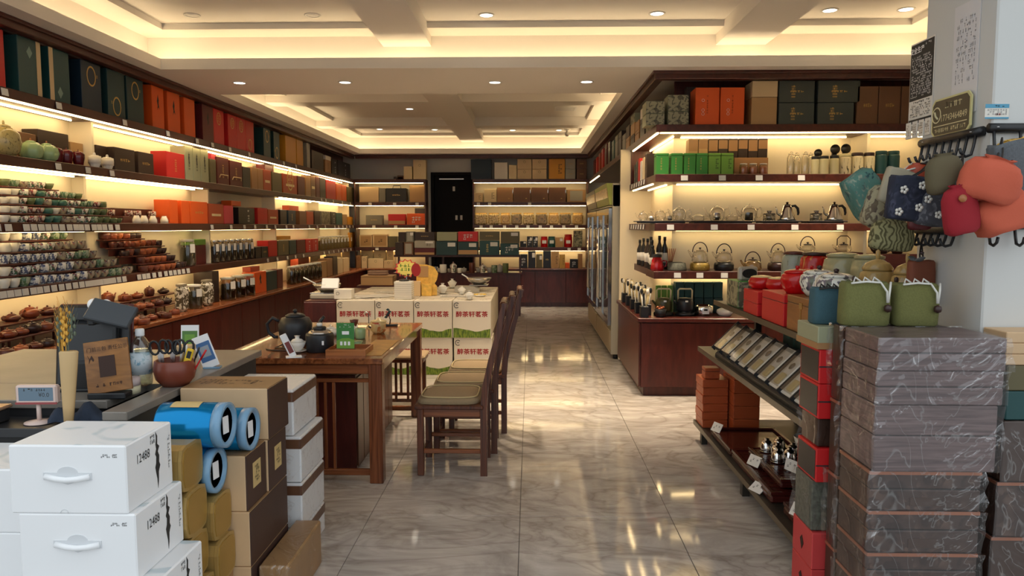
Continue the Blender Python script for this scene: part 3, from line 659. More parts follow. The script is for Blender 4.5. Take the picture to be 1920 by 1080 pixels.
at(sc_, -2.02, 2.60, .801); sc_.scale = (.9, .5, 1); thing(sc_, 'flat weighing scale with copper platter beside the price display', 'scale')
# dark cloth
cl = MB(); n = 14; R = random.Random(4); vs = []; 
for i in range(n + 1):
    for j in range(8):
        a = math.pi * j / 7; x = -.14 + .28 * i / n; hgt = (.055 + .03 * math.sin(i * .9) + R.uniform(-.006, .006)) * (1 - abs(i / n - .55) ** 2 * 1.4); vs.append((x, -.07 * math.cos(a) * (1 + .15 * math.sin(i * 1.7)), .002 + hgt * math.sin(a) + .006 * math.sin(j * 2.2 + i)))
cl.add(vs, [(i * 8 + j, (i + 1) * 8 + j, (i + 1) * 8 + j + 1, i * 8 + j + 1) for i in range(n) for j in range(7)], True)
clo = cl.build('folded_jacket', mat('navycloth', S(40, 50, 66), .9, bump=.3, bs=60), None, (-1.66, 2.655, .806)); clo.rotation_euler = (0, 0, .25); clo.scale = (.7, .6, .8); thing(clo, 'crumpled dark blue cloth lying behind the white cartons', 'cloth')
# keyboard tray clutter
kb = empty('card_tray', (-1.55, 2.86, .722), 1.57); MB().box(-.13, .14, -.04, .04, 0, .02, .004).build('tray', 'blackplast', kb); MB().box(-.1, -.02, -.03, .03, .02, .03, .003).build('remote', 'greyplast', kb); MB().tube([(-.02, -.03, .026), (.05, -.02, .03), (.1, .01, .028), (.14, .03, .026)], .004, 6).build('cable', 'whitecard', kb)
thing(kb, 'black tray with cable and remote behind the counter edge', 'tray')
# water bottle
glass('petclear', (.88, .93, .95), .2, .05)
def bottle(x, y, z):
    o = empty('water_bottle', (x, y, z)); r = .043
    MB().lathe([(0, .002), (r * .85, .002), (r, .012), (r, .06), (r * .95, .065), (r, .07), (r, .15), (r * .9, .172), (r * .45, .20), (r * .34, .205), (r * .34, .212)], n=24).build('body', 'petclear', o)
    MB().lathe([(r * .98, .004), (r * .985, .15), (0, .15)], n=24).build('water', glass('water', (.80, .86, .88), .05), o)
    MB().lathe([(r + .0008, .05), (r + .0008, .14)], n=24).build('label', spots('bottlelabel', (.62, .70, .74), [(.15, .35, .5), (.5, .6, .6)], 45, .52, .3), o)
    MB().lathe([(r * .40, .206), (r * .42, .21), (r * .42, .232), (r * .36, .236), (0, .236)], n=20).build('cap', 'whitecard', o)
    return thing(o, 'clear plastic water bottle with white cap on the counter', 'bottle')
p = onZ(266, 722, ZR); bottle(p.x, p.y, ZR)
p = onZ(240, 737, ZR); o = empty('tape_roll', (p.x, p.y, ZR))
for k, m_ in enumerate(('labelyellow', 'labelpink')):
    mat(m_, S(206, 200, 168) if k == 0 else S(196, 180, 178), .5); MB().lathe([(.02, .031 * k), (.046, .031 * k + .001), (.046, .031 * k + .03), (.02, .031 * k + .03)], n=26).build('label_roll', m_, o)
thing(o, 'two stacked price-label rolls in front of the bottle', 'label roll')
# pen pot with scissors and cutter
p = onZ(329, 722, ZR); o = empty('pen_pot', (p.x, p.y, ZR)); mat('potbrown', S(126, 62, 44), .35)
MB().lathe([(0, 0), (.05, 0), (.075, .03), (.083, .065), (.078, .105), (.074, .108), (.07, .105), (.072, .06), (.05, .015), (0, .012)], n=30).build('bowl', 'potbrown', o)
thing(o, 'reddish brown clay pot holding scissors and pens', 'pot')
PP = (p.x, p.y)
def scissors(dx, rz, t_, desc):
    s = empty('scissors', (PP[0] + dx, PP[1], ZR + .03)); s.rotation_euler = (0, t_, rz)
    for sg_ in (-1, 1):
        pts = [(sg_ * .018 + .018 * math.cos(k * math.pi / 6), 0, .13 + .028 * math.sin(k * math.pi / 6)) for k in range(12)]
        MB().tube(pts, .005, 7, closed=True).build('handle', 'blackplast', s)
        MB().box(-.006, .006, -.002, .002, 0, .11).xf(Matrix.Rotation(sg_ * .06, 4, 'Y')).build('blade', 'steel', s)
    return thing(s, desc, 'scissors')
scissors(-.045, .3, -.12, 'black-handled scissors leaning left in the clay pot'); scissors(-.008, -.2, .02, 'black-handled scissors standing upright in the clay pot'); scissors(.018, .6, .18, 'black-handled scissors leaning right behind the yellow cutter')
s = empty('utility_cutter', (PP[0] + .045, PP[1] - .02, ZR + .05)); s.rotation_euler = (0, .3, .2); MB().box(-.014, .014, -.006, .006, 0, .11, .004).build('handle', mat('yellowplast', S(226, 186, 40), .4), s); MB().box(-.008, .008, -.0075, -.005, .07, .10, .001).build('slider', 'blackplast', s); thing(s, 'yellow utility cutter sticking out of the clay pot', 'cutter')
for k, (dx, t_, c_) in enumerate(((.058, .55, 'red'), (.05, .38, 'black'), (.035, .1, 'white'))):
    s = MB().lathe([(0, 0), (.0035, .01), (.0035, .13), (0, .135)], n=8).build('pen', PAL[c_], None, (PP[0] + dx, PP[1] + .01, ZR + .03)); s.rotation_euler = (0, t_, 0)
    MB().lathe([(.0042, .09), (.0042, .136), (0, .138)], n=8).build('cap', PAL[c_], s); thing(s, CW[c_] + ' pen leaning in the clay pot', 'pen')
# payment cards on stands
def card(px, py, w, h, z, mcol, rz, lean, desc, tail):
    p = onZ(px, py, z); o = empty('payment_sign', (p.x, p.y, z), rz); t_ = Matrix.Rotation(lean, 4, 'Y') @ Matrix.Rotation(-.12, 4, 'X')
    MB().box(-w / 2, w / 2, -.003, .003, .004, h, .001).xf(t_).build('panel', 'whitecard', o)
    MB().box(-w * .42, w * .42, -.0042, -.003, h * .22, h * .80).xf(t_).build('printed_face', mcol, o)
    MB().box(-w * .28, w * .28, -.0052, -.0042, h * .36, h * .68).xf(t_).build('print_area', tail, o)
    MB().box(-w * .5, w * .5, -.02, .03, 0, .006, .001).build('base', 'clearplast', o); return thing(o, desc, 'sign')
card(398, 690, .075, .16, ZR, mat('signblue', S(70, 110, 160), .4), .2, -.36, 'slanted blue and white payment sign on the counter', mat('greyprint', S(150, 160, 170), .5))
card(356, 664, .09, .15, ZR, mat('signgreen', S(84, 128, 60), .4), .1, .0, 'green payment sign standing behind the pen pot', PAL['lgreen'])
s = put_box('paper_box', -1.60, -1.53, 3.25, 3.33, ZR, ZR + .12, PAL['beige'], .2); thing(s, 'small beige box behind the water bottle on counter', 'box')
# ================================================================ tea table
tb = empty('tea_table', (-1.355, 5.06, 0)); X0, X1, Y0, Y1 = -.495, .495, -.81, .81
MB().box(X0, X1, Y0, Y1, .715, .75, .004).build('tabletop', 'tablewood', tb)
for sx in (0, 1):
    for sy in (0, 1):
        x = X1 - .085 if sx else X0 + .005; y = Y1 - .085 if sy else Y0 + .005
        MB().box(x, x + .08, y, y + .08, 0, .715, .004).build('leg', 'legwood', tb)
for y in (Y0 + .02, Y1 - .05): MB().box(X0 + .085, X1 - .085, y, y + .03, .655, .715, .003).build('apron', 'railwood', tb); MB().box(X0 + .085, X1 - .085, y, y + .03, .605, .625, .002).build('rail', 'railwood', tb); MB().box(X0 + .085, X1 - .085, y, y + .03, .045, .08, .003).build('rail', 'railwood', tb)
for x in (X0 + .02, X1 - .05): MB().box(x, x + .03, Y0 + .085, Y1 - .085, .655, .715, .003).build('apron', 'tablewood', tb)
for k in range(8): x = -.10 + k * .05 - .06; MB().box(x, x + .016, Y0 + .025, Y0 + .045, .08, .605, .002).build('slat', 'legwood', tb)
thing(tb, 'large polished wooden tea table with slatted end panel', 'table')
cb = empty('tea_cabinet', (-1.38, 5.12, 0)); MB().box(-.36, .30, -.62, .55, .0, .60, .004).build('body', 'redwood', cb)
for k in range(7): MB().box(.30, .308, -.6 + k * .165, -.6 + k * .165 + .155, .02, .58, .002).build('panel', 'chairwood', cb)
thing(cb, 'dark wooden cabinet standing beneath the tea table', 'cabinet')
# ================================================================ chairs
mat('cushion', S(150, 128, 96), .9, bump=.4, bs=90); mat('piping', S(196, 176, 130), .8)
def chair_proto():
    o = empty('wooden_chair'); w = .20
    zz = [(0, .0), (.0, .42), (.012, .55), (.05, .72), (.095, .88), (.11, .98), (.135, 1.06)]
    def sabre(y, th=.036):
        q = []; n = len(zz)
        for x, z in zz: q.append((x, z))
        poly = [(x, z) for x, z in zz] + [(x + .042, z) for x, z in zz[::-1]]
        b = MB()
        b.prism([(zz[i][0], zz[i][1]) for i in range(n)] + [(zz[i][0] + .042 - .014 * i / n, zz[i][1]) for i in range(n - 1, -1, -1)], th, (0, y, 0), (1, 0, 0), (0, 0, 1), (0, 1, 0)); return b
    for y in (-w, w - .036): sabre(y).build('rear_leg', 'chairwood', o)
    for y in (-w, w - .04): MB().box(-.385, -.345, y, y + .04, 0, .42, .004).build('front_leg', 'chairwood', o)
    MB().box(-.40, .02, -w - .012, w + .012, .415, .44, .005).build('seat', 'chairwood', o)
    for y in (-w + .004, w - .03): MB().box(-.345, 0, y, y + .026, .365, .415, .003).build('side_rail', 'railwood', o); MB().box(-.345, 0, y, y + .024, .14, .165, .003).build('side_stretcher', 'railwood', o)
    MB().box(-.38, -.355, -w + .04, w - .04, .365, .415, .003).build('front_rail', 'chairwood', o); MB().box(-.38, -.36, -w + .04, w - .04, .09, .115, .003).build('front_stretcher', 'chairwood', o)
    MB().box(.005, .03, -w + .036, w - .036, .2, .225, .003).build('rear_rail', 'chairwood', o)
    sp = MB(); n = len(zz)                                   # curved splat
    for i in range(1, n - 1):
        (xa, za), (xb, zb) = zz[i], zz[i + 1]; sp.add([(xa + .01, -.07, za), (xb + .01, -.07, zb), (xb + .01, .07, zb), (xa + .01, .07, za), (xa + .024, -.07, za), (xb + .024, -.07, zb), (xb + .024, .07, zb), (xa + .024, .07, za)], [(0, 1, 2, 3), (7, 6, 5, 4), (0, 4, 5, 1), (3, 2, 6, 7)])
    sp.build('splat', 'chairwood', o)
    MB().box(.118, .158, -w + .03, w - .03, 1.0, 1.065, .01).build('crest_rail', 'chairwood', o)
    pts = []; nn = 28
    cu = MB(); vs = []
    for i in range(nn):
        a = 2 * math.pi * i / nn; ca, sa = math.cos(a), math.sin(a); e = .42
        pts.append((-.195 + .195 * math.copysign(abs(ca) ** e, ca), .195 * math.copysign(abs(sa) ** e, sa)))
    rings = [(1, .442), (1.02, .455), (1.0, .472), (.8, .480), (.4, .484)]
    for k, (g, z) in enumerate(rings):
        for x, y in pts: vs.append((-.195 + (x + .195) * g, y * g, z - (.012 * max(0, (-.34 - x) / .05) if k < 3 else 0)))
    fs = [(k * nn + i, k * nn + (i + 1) % nn, (k + 1) * nn + (i + 1) % nn, (k + 1) * nn + i) for k in range(len(rings) - 1) for i in range(nn)] + [tuple((len(rings) - 1) * nn + i for i in range(nn))]
    c = cu.add(vs, fs, True).build('cushion', 'cushion', o)
    MB().tube([(-.195 + (x + .195) * .9, y * .9, .4815) for x, y in pts], .0045, 6, closed=True).build('piping', 'piping', c)
    return o
ch = chair_proto()
for k, (x, y, rz) in enumerate(((-.300, 4.60, 0.0), (-.262, 5.05, .02), (-.215, 5.54, .03))):
    c = ch if k == 0 else copy_tree(ch); c.location = (x, y, 0); c.rotation_euler = (0, 0, rz)
    thing(c, 'carved wooden chair with quilted cushion, %s to the entrance' % ('closest', 'second closest', 'third closest')[k], 'chair', '', 0, group='wooden chairs along the tea table')
# stool
st = empty('wooden_stool', (-1.07, 6.22, 0))
for sx in (-1, 1):
    for sy in (-1, 1): MB().box(sx * .15 - .018, sx * .15 + .018, sy * .12 - .018, sy * .12 + .018, 0, .40, .003).build('leg', 'chairwood', st)
MB().box(-.185, .185, -.15, .15, .385, .415, .005).build('seat', 'chairwood', st)
for sy in (-1, 1):
    MB().box(-.132, .132, sy * .12 - .012, sy * .12 + .012, .05, .075).build('rail', 'chairwood', st)
    for x in (-.05, .05): MB().box(x - .01, x + .01, sy * .12 - .01, sy * .12 + .01, .075, .385).build('bar', 'chairwood', st)
MB().box(-.195, .195, -.16, .16, .416, .445, .013).build('cushion', 'cushion', st)
thing(st, 'low wooden stool with a cushion behind the tea table', 'stool')
# ================================================================ lathe vessels
mat('porcelain', (.78, .76, .70), .12); mat('celadon', S(150, 176, 128), .15); mat('clay', S(128, 62, 38), .35, var=.15, vs=20); mat('clay2', S(92, 44, 32), .35, var=.15, vs=20); mat('clay3', S(160, 86, 48), .4, var=.15, vs=20); mat('claydark', S(56, 34, 30), .35)
mat('castiron', S(34, 36, 40), .42); mat('redglaze', S(190, 22, 24), .12); mat('maroonglaze', S(92, 18, 24), .12)
spots('floral', (.72, .70, .62), [(.03, .05, .10), (.25, .05, .05), (.05, .14, .08)], 2.6, .5)
spots('floralblue', (.74, .74, .70), [(.02, .04, .14), (.10, .12, .2)], 2.6, .5); spots('floralgreen', (.30, .36, .26), [(.05, .12, .07), (.10, .18, .08)], 2.8, .47); spots('floralred', (.6, .5, .42), [(.30, .04, .03), (.12, .05, .04)], 2.8, .45); spots('floraldark', (.34, .30, .24), [(.03, .04, .05), (.2, .06, .05), (.4, .34, .2)], 2.8, .45)
CUP = [(0, 0), (.55, 0), (.58, .06), (.82, .4), (1, 1), (.95, 1), (.78, .42), (.5, .14), (0, .12)]
def cup(x, y, z, r, h, m, name='teacup', k=0):
    p = CUP if k == 0 else [(0, 0), (.8, 0), (.95, .12), (1, .6), (.98, 1), (.92, 1), (.9, .3), (0, .14)]
    me = cached(('cup', k), lambda: MB().lathe(p, n=14).mesh('teacup')); return ob(name, me, m, None, (x, y, z), 0, (r, r, h))
def rod(p0, p1, r): return [p0, p1]
def teapot(x, y, z, s, m, rz=0, kind=0, name='teapot'):
    """unit teapot, body about 1 wide; kind selects the silhouette"""
    o = empty(name, (x, y, z), rz); o.scale = (s, s, s)
    prof = {0: [(0, 0), (.26, 0), (.42, .10), (.5, .26), (.46, .40), (.30, .50), (.22, .52)], 1: [(0, 0), (.40, 0), (.46, .06), (.44, .34), (.36, .40), (.24, .42)], 2: [(0, 0), (.30, 0), (.48, .14), (.5, .22), (.42, .34), (.26, .38), (.22, .39)], 3: [(0, 0), (.32, 0), (.40, .2), (.42, .5), (.34, .66), (.22, .70)]}[kind]
    h = prof[-1][1]
    ob('body', cached(('tp', kind), lambda: MB().lathe(prof, n=20).mesh('body')), m, o)
    ld = ob('lid', cached(('tpl', kind), lambda: MB().lathe([(.24, h - .01), (.25, h + .02), (.16, h + .07), (0, h + .085)], n=18).mesh('lid')), m, o)
    ob('knob', cached(('tpk', kind), lambda: MB().lathe([(.03, h + .07), (.05, h + .12), (.06, h + .15), (.03, h + .18), (0, h + .185)], n=10).mesh('knob')), m, ld)
    ob('spout', cached(('tps', kind), lambda: MB().tube([(.40, 0, h * .35), (.56, 0, h * .55), (.64, 0, h * .85), (.72, 0, h * .98)], [.11, .075, .05, .04], 9).mesh('spout')), m, o)
    ob('handle', cached(('tph', kind), lambda: MB().tube([(-.40, 0, h * .82), (-.56, 0, h * .95), (-.70, 0, h * .72), (-.66, 0, h * .42), (-.52, 0, h * .25), (-.44, 0, h * .25)], .045, 8).mesh('handle')), m, o)
    return o
def loop_kettle(x, y, z, s, mb, mh, rz=0, kind=0, name='kettle', ml=None, oct_=False):
    o = empty(name, (x, y, z), rz); o.scale = (s, s, s)
    prof = {0: [(0, 0), (.40, 0), (.48, .12), (.46, .42), (.38, .52), (.24, .56)], 1: [(0, 0), (.44, 0), (.47, .05), (.40, .5), (.34, .62), (.2, .66)], 2: [(0, 0), (.36, .0), (.46, .16), (.40, .36), (.2, .42)]}[kind]; h = prof[-1][1]
    ob('body', cached(('lk', kind), lambda: MB().lathe(prof, n=22).mesh('body')), mb, o)
    l = ob('lid', cached(('lkl', kind), lambda: MB().lathe([(.24, h - .01), (.25, h + .03), (.14, h + .06), (0, h + .07)], n=18).mesh('lid')), ml or mb, o)
    ob('knob', cached(('lkk', kind), lambda: MB().lathe([(.03, h + .05), (.03, h + .09), (.07, h + .10), (.07, h + .15), (0, h + .155)], n=10).mesh('knob')), mh, l)
    ob('spout', cached(('lks', kind), lambda: MB().tube([(.40, 0, h * .45), (.56, 0, h * .7), (.66, 0, h * 1.02)], [.10, .06, .045], 9).mesh('spout')), mb, o)
    if oct_: pts = [(-.38, 0, h * .9), (-.38, 0, h + .34), (-.20, 0, h + .52), (.20, 0, h + .52), (.38, 0, h + .34), (.38, 0, h * .9)]
    else: pts = [(-.42 * math.cos(math.pi * k / 12), 0, h * .85 + .55 * math.sin(math.pi * k / 12)) for k in range(13)]
    ob('handle', cached(('lkh', kind, oct_), lambda: MB().tube(pts, .028, 8).mesh('handle')), mh, o)
    return o
TZ = .75
def onT(px, py, z=TZ): return onZ(px, py, z)
# big dark kettle with side handle
p = onT(540, 652); o = teapot(p.x, p.y + .16, TZ + .0005, .26, 'castiron', 0.1, 3, 'cast_iron_kettle'); thing(o, 'tall matt black kettle at the back of tea table', 'kettle')
p = onT(594, 662); o = empty('tea_boiler', (p.x, p.y + .07, TZ)); MB().lathe([(0, 0), (.078, 0), (.084, .006), (.086, .10), (.082, .112), (.06, .114)], n=30).build('body', 'castiron', o)
MB().lathe([(.072, .112), (.074, .118), (.06, .13), (.03, .137), (0, .138)], n=26).build('glass_lid', mat('silverlid', (.5, .45, .4), .15, metal=.8), o); MB().lathe([(.038, .134), (.042, .15), (.03, .156), (0, .157)], n=20).build('lid_collar', 'blackplast', o); MB().lathe([(.014, .155), (.02, .168), (.015, .176), (0, .177)], n=14).build('knob', 'porcelain', o); MB().box(.062, .074, -.06, -.055, .05, .075).xf(Matrix.Rotation(-.1, 4, 'Z') @ Matrix.Translation((-.02, -.015, 0))).build('emblem', 'whitecard', o)
thing(o, 'round dark grey tea boiler with shiny lid on tea table', 'boiler')
def gaiwan(x, y, z, s=1, m='porcelain'):
    o = empty('gaiwan', (x, y, z)); o.scale = (s,) * 3
    MB().lathe([(0, .0), (.02, 0), (.05, .012), (.052, .015), (.02, .008)], n=18).build('saucer', m, o); MB().lathe([(.018, .008), (.022, .012), (.036, .03), (.048, .06), (.045, .06), (.02, .02), (0, .018)], n=18).build('bowl', m, o); MB().lathe([(.04, .06), (.025, .075), (.012, .078), (.012, .09), (.018, .094), (0, .095)], n=18).build('lid', m, o); return o
p = onT(556, 662); thing(gaiwan(p.x, p.y + .02, TZ + .0005, 1.1), 'white lidded tea bowl on saucer beside the phone stand', 'tea bowl')
p = onT(551, 670); o = empty('phone_stand', (p.x, p.y, TZ), .35); MB().box(-.045, .045, -.03, .04, 0, .006, .002).build('base', 'whitecard', o); t_ = Matrix.Rotation(-.42, 4, 'Y') @ Matrix.Rotation(-.1, 4, 'X'); MB().box(-.02, .02, -.008, .008, .005, .15, .003).xf(t_).build('panel', 'whitecard', o); MB().box(.0202, .021, -.006, .006, .03, .11).box(-.012, .015, -.0095, -.008, .03, .10).xf(t_).build('printed_face', mat('redprint', S(120, 50, 46), .5), o); thing(o, 'slanted white payment stand at the table front edge', 'sign')
# wooden tray with green card
tr = empty('wooden_tray', (0, 0, TZ)); a = onT(612, 668); b = onT(662, 668); tr.location = ((a.x + b.x) / 2 + .03, a.y + .12, TZ)
wood('traywood', S(140, 82, 44), S(178, 112, 62), (.6, 9, 9), .35)
MB().box(-.12, .12, -.1, .12, 0, .012).box(-.12, .12, -.1, -.09, .012, .035).box(-.12, .12, .11, .12, .012, .035).box(-.12, -.11, -.09, .11, .012, .035).box(.11, .12, -.09, .11, .012, .035).build('tray', 'traywood', tr); thing(tr, 'small square wooden tray at the tea table corner', 'tray')
o = empty('green_card_stand', (tr.location.x - .005, tr.location.y - .07, TZ + .014)); MB().box(-.058, .058, -.003, .003, 0, .185, .001).build('acrylic', 'clear', o); MB().box(-.053, .053, -.0045, -.0032, .025, .18).build('card', mat('cardgreen', S(60, 128, 62), .4), o)
MB().prism([(-.053, 0), (.053, 0), (.053, .05), (.02, .062), (-.02, .06), (-.053, .045)], .0006, (0, -.0054, .027)).build('pale_area', PAL['lgreen'], o)
for k in range(3): MB().box(-.032 + k * .023, -.018 + k * .023, -.0062, -.0056, .045, .068).build('phone_icon', 'whitecard', o)
MB().box(-.02, .022, -.0062, -.005, .11, .13).xf(Matrix.Rotation(.0, 4, 'Y')).build('picture', 'whitecard', o); print_on(o, .05, .008, 6, 1, 'white_ink', (0, -.0056, .168), '-y', 2); print_on(o, .07, .006, 9, 1, 'white_ink', (0, -.0056, .155), '-y', 4)
thing(o, 'green printed card in a clear stand on the wooden tray', 'sign')
p = onT(670, 655); o = MB().lathe([(0, 0), (.3, 0), (.8, .3), (1, .8), (.94, .8), (.7, .35), (0, .15)], n=18, sx=1, sy=.6).build('leaf_dish', 'celadon', None, (p.x - .02, p.y + .02, TZ + .036)); o.scale = (.05, .05, .045); o.location.z = TZ + .013; MB().lathe([(.9, .82), (1.02, .84), (1.0, .76)], n=18, sx=1, sy=.6).build('rim', 'celadon', o); thing(o, 'green leaf-shaped dish on the wooden tray', 'dish')
p = onT(668, 640); o = cup(p.x, p.y + .12, TZ, .038, .07, 'celadon', 'tall_cup', 1); thing(o, 'plain grey-green cup behind the green card stand', 'cup')
p = onT(652, 638); thing(teapot(p.x - .01, p.y + .14, TZ, .11, 'porcelain', 1.2, 3), 'small white teapot behind the green card stand', 'teapot')
p = onT(607, 640); thing(teapot(p.x - .02, p.y + .25, TZ, .14, 'porcelain', 0, 2), 'white teapot partly hidden behind the tea boiler', 'teapot')
p = onT(710, 625); o = empty('lidded_mug', (p.x, p.y, TZ)); spots('mugpaint', S(206, 176, 120), [S(170, 60, 40), S(190, 120, 60)], 22, .55)
MB().lathe([(0, 0), (.038, 0), (.05, .02), (.052, .06), (.057, .085), (.05, .085)], n=22).build('body', 'mugpaint', o); MB().lathe([(.058, .085), (.056, .092), (.02, .10), (.012, .112), (0, .115)], n=22).build('lid', mat('mugcream', S(220, 196, 140), .2), o); MB().tube([(-.05, 0, .07), (-.075, 0, .065), (-.08, 0, .04), (-.05, 0, .025)], .006, 7).build('handle', 'mugcream', o); thing(o, 'cream painted mug with lid near table far end', 'mug')
p = onT(690, 615); o = empty('brush_stand', (p.x, p.y + .03, TZ)); MB().lathe([(.018, 0), (.018, .008), (.004, .012), (.004, .11)], n=10).build('pole', 'blackplast', o); MB().tube([(0, 0, .11), (-.02, 0, .12), (-.028, 0, .105), (-.02, 0, .09)], .004, 6).build('hook', 'steel', o); thing(o, 'tiny dark hook stand beside the cream mug', 'stand')
p = onT(730, 612); o = empty('pine_ornament', (p.x, p.y + .02, TZ)); MB().box(-.05, .06, -.03, .03, 0, .015, .004).build('base', 'blackplast', o); MB().tube([(0, 0, .015), (.005, 0, .05), (-.012, 0, .09)], [.006, .005, .003], 6).build('trunk', 'claydark', o)
for k in range(5): MB().lathe([(0, -.01), (.016, 0), (0, .012)], (random.uniform(-.03, .02), random.uniform(-.01, .01), .07 + k * .014), 8).build('foliage_pad', PAL['dgreen'], o)
thing(o, 'miniature dark pine ornament at far end of table', 'ornament')
p = onT(664, 610); thing(cup(p.x, p.y, TZ, .035, .045, 'clay2', 'teacup'), 'small brown clay cup at the far side of table', 'cup')
bm = empty('bamboo_mat', (-.955, 4.78, TZ))
for k in range(22): MB().box(-.09, .07, -.42 + k * .027, -.42 + k * .027 + .022, 0, .004, .001).build('slat', mat('bamboo', S(196, 150, 84), .4, var=.15, vs=12), bm)
thing(bm, 'rolled-out bamboo slat mat along the table edge', 'mat')
cb2 = MB().tube([(-.1, 0, .004), (-.04, -.05, .004), (.05, -.06, .004), (.09, -.01, .004), (.02, .03, .006), (-.06, .05, .004), (-.02, .09, .02)], .004, 6).build('power_cord', 'blackplast', None, (onT(505, 660).x + .05, 4.55, TZ)); MB().lathe([(.02, 0), (.02, .015), (.008, .02)], n=10).build('socket', 'blackplast', cb2, (.0, .1, 0)); thing(cb2, 'black power cord curled on the tea table', 'cord')
# ================================================================ printed carton island
mat('cartonwhite', S(214, 204, 186), .5); mat('cartongap', S(150, 140, 120), .6)
def grass_print():
    m, t, b = nt('fieldprint'); c = coords(t, (1, 1, 1)); n = N(t, 'TexNoise', Scale=70., Detail=4.); mp = N(t, 'Mapping'); mp.inputs['Scale'].default_value = (1, 1, .25); L(t, c, mp.inputs[0]); L(t, mp.outputs[0], n.inputs['Vector'])
    L(t, ramp(t, [(.3, S(44, 62, 16)), (.5, S(92, 118, 26)), (.7, S(140, 152, 50))], n.outputs[0]), b.inputs['Base Color']); b.inputs['Roughness'].default_value = .5; M['fieldprint'] = m
grass_print()
CWD, CHT = .392, .385
def island_carton(x0, y0, z0, desc, printed=True, dep=.42):
    o = put_box('printed_carton', x0 + .002, x0 + CWD - .002, y0, y0 + dep, z0, z0 + CHT - .003, 'cartonwhite', 0, c=.004); hx, hy = CWD / 2 - .002, dep / 2
    if printed:
        letter('醉茶轩茗茶|', .062, 'red_ink', o, (0, -hy - .001, .24), '-y', 1.05)
        R = random.Random(int(x0 * 100 + z0 * 10)); top = [(-hx + .006 + k * (2 * hx - .012) / 12, .085 + .018 * math.sin(k * .5 + 1) + R.uniform(-.004, .004)) for k in range(13)]
        MB().prism([(-hx + .006, .004)] + [(hx - .006, .004)] + top[::-1], .001, (0, -hy - .001, 0)).build('field_picture', 'fieldprint', o)
        lg = [(.026 * math.cos(math.radians(a)), .026 * math.sin(math.radians(a))) for a in range(40, 325, 15)]; MB().tube([(x - hx + .04, -hy - .0005, z + .335) for x, z in lg], .0035, 5).build('emblem', 'ink', o); MB().box(-hx + .03, -hx + .052, -hy - .0012, -hy, .332, .338).build('emblem_bar', 'ink', o)
    MB().box(-hx + .01, hx - .01, -.012, .012, CHT - .004, CHT - .002).build('tape', 'cartongap', o)
    print_on(o, hx * 1.6, .1, 10, 3, PAL['olive'], (0, -hy * .5, CHT - .0018), '+z', 7, fill=.35)
    return thing(o, desc, 'carton', group='printed cartons piled into an island')
nm = ['leftmost', 'second from left', 'third from left', 'rightmost']
for i in range(4):
    x = -1.972 + i * (CWD + .0035)
    island_carton(x, 7.46, .0 if 0 else CHT, nm[i] + ' white carton in the upper front row of island')
    island_carton(x + (.01 if i == 3 else 0), 7.47, 0, nm[i] + ' white carton in the lower front row of island')
    for j in range(3): island_carton(x, 7.885 + j * .425, CHT, nm[i] + ' white carton in %s top row of island' % ('second', 'third', 'rear')[j], False)
pf = empty('low_platform', (-1.19, 8.52, 0)); MB().box(-.78, .78, -.62, .62, .0, CHT - .003, .003).build('body', 'redwood', pf); MB().box(.78, .795, -.6, .6, .02, CHT - .02, .002).build('side_panel', 'redwood', pf); thing(pf, 'dark wooden platform carrying the rear island cartons', 'platform')
cabinet('side_cabinet', -2.32, -1.985, 7.52, 9.15, .755, '-y', 1, 'dark red cabinet at the left of the carton island')
ZI = 2 * CHT
mat('paperwhite', (.74, .70, .62), .6)
def scale_with_bowl(px, py, desc, bowl='steel'):
    p = onZ(px, py, ZI); o = empty('kitchen_scale', (p.x, p.y, ZI + .002)); mat('scalegrey', S(170, 164, 150), .4)
    MB().prism([(-.14, 0), (.14, 0), (.14, .03), (.08, .06), (-.14, .06)], .24, (0, -.12, 0), (0, 1, 0), (0, 0, 1), (1, 0, 0)).xf(Matrix.Rotation(-math.pi / 2, 4, 'Z')).build('body', 'scalegrey', o)
    MB().box(-.11, .11, -.10, .10, .062, .072, .004).build('platter', 'steel', o)
    b = MB().lathe([(0, .075), (.06, .075), (.12, .11), (.15, .15), (.142, .15), (.11, .115), (.05, .085), (0, .083)], n=24).build('bowl', mat('bowlmetal', (.55, .52, .46), .2, metal=.8), o)
    MB().tube([(-.13, 0, .15), (-.2, .02, .19)], .008, 6).build('scoop_handle', 'whitecard', o)
    return thing(o, desc, 'scale')
scale_with_bowl(898, 545, 'weighing scale with steel bowl at island right end'); 
p = onZ(628, 566, .76); o = empty('platform_scale', (-2.17, 7.85, .757)); MB().box(-.14, .14, -.16, .14, 0, .05, .01).build('body', 'scalegrey', o); MB().box(-.15, .15, -.13, .15, .05, .062, .004).build('platter', 'steel', o); MB().lathe([(0, .065), (.07, .065), (.13, .11), (.15, .15), (.142, .15), (.1, .1), (0, .075)], n=22).build('bowl', 'bowlmetal', o); MB().tube([(-.12, 0, .15), (-.24, -.04, .22)], .007, 6).build('scoop_handle', 'whitecard', o); MB().box(-.02, .16, -.2, -.17, .02, .14, .006).xf(Matrix.Rotation(-.5, 4, 'X')).build('display', 'whitecard', o); thing(o, 'white scale with scoop bowl on the dark island cabinet', 'scale')
s = put_box('white_box', -2.02, -1.84, 7.56, 7.70, ZI, ZI + .10, 'paperwhite', 0); ring(s, (-.05, -.072, .06), .016, 'ink', '-y'); thing(s, 'small white box with round mark near the island corner', 'box')
o = MB().box(-.22, .22, -.14, .14, 0, .004).build('newspaper', 'paperwhite', None, (-1.68, 7.86, ZI + .002), .5); MB().box(-.2, .2, -.13, .12, .004, .006).xf(Matrix.Rotation(.3, 4, 'Z')).build('second_sheet', mat('papergrey', (.5, .47, .42), .6), o); thing(o, 'loose open paper sheets on the left island cartons', 'paper')
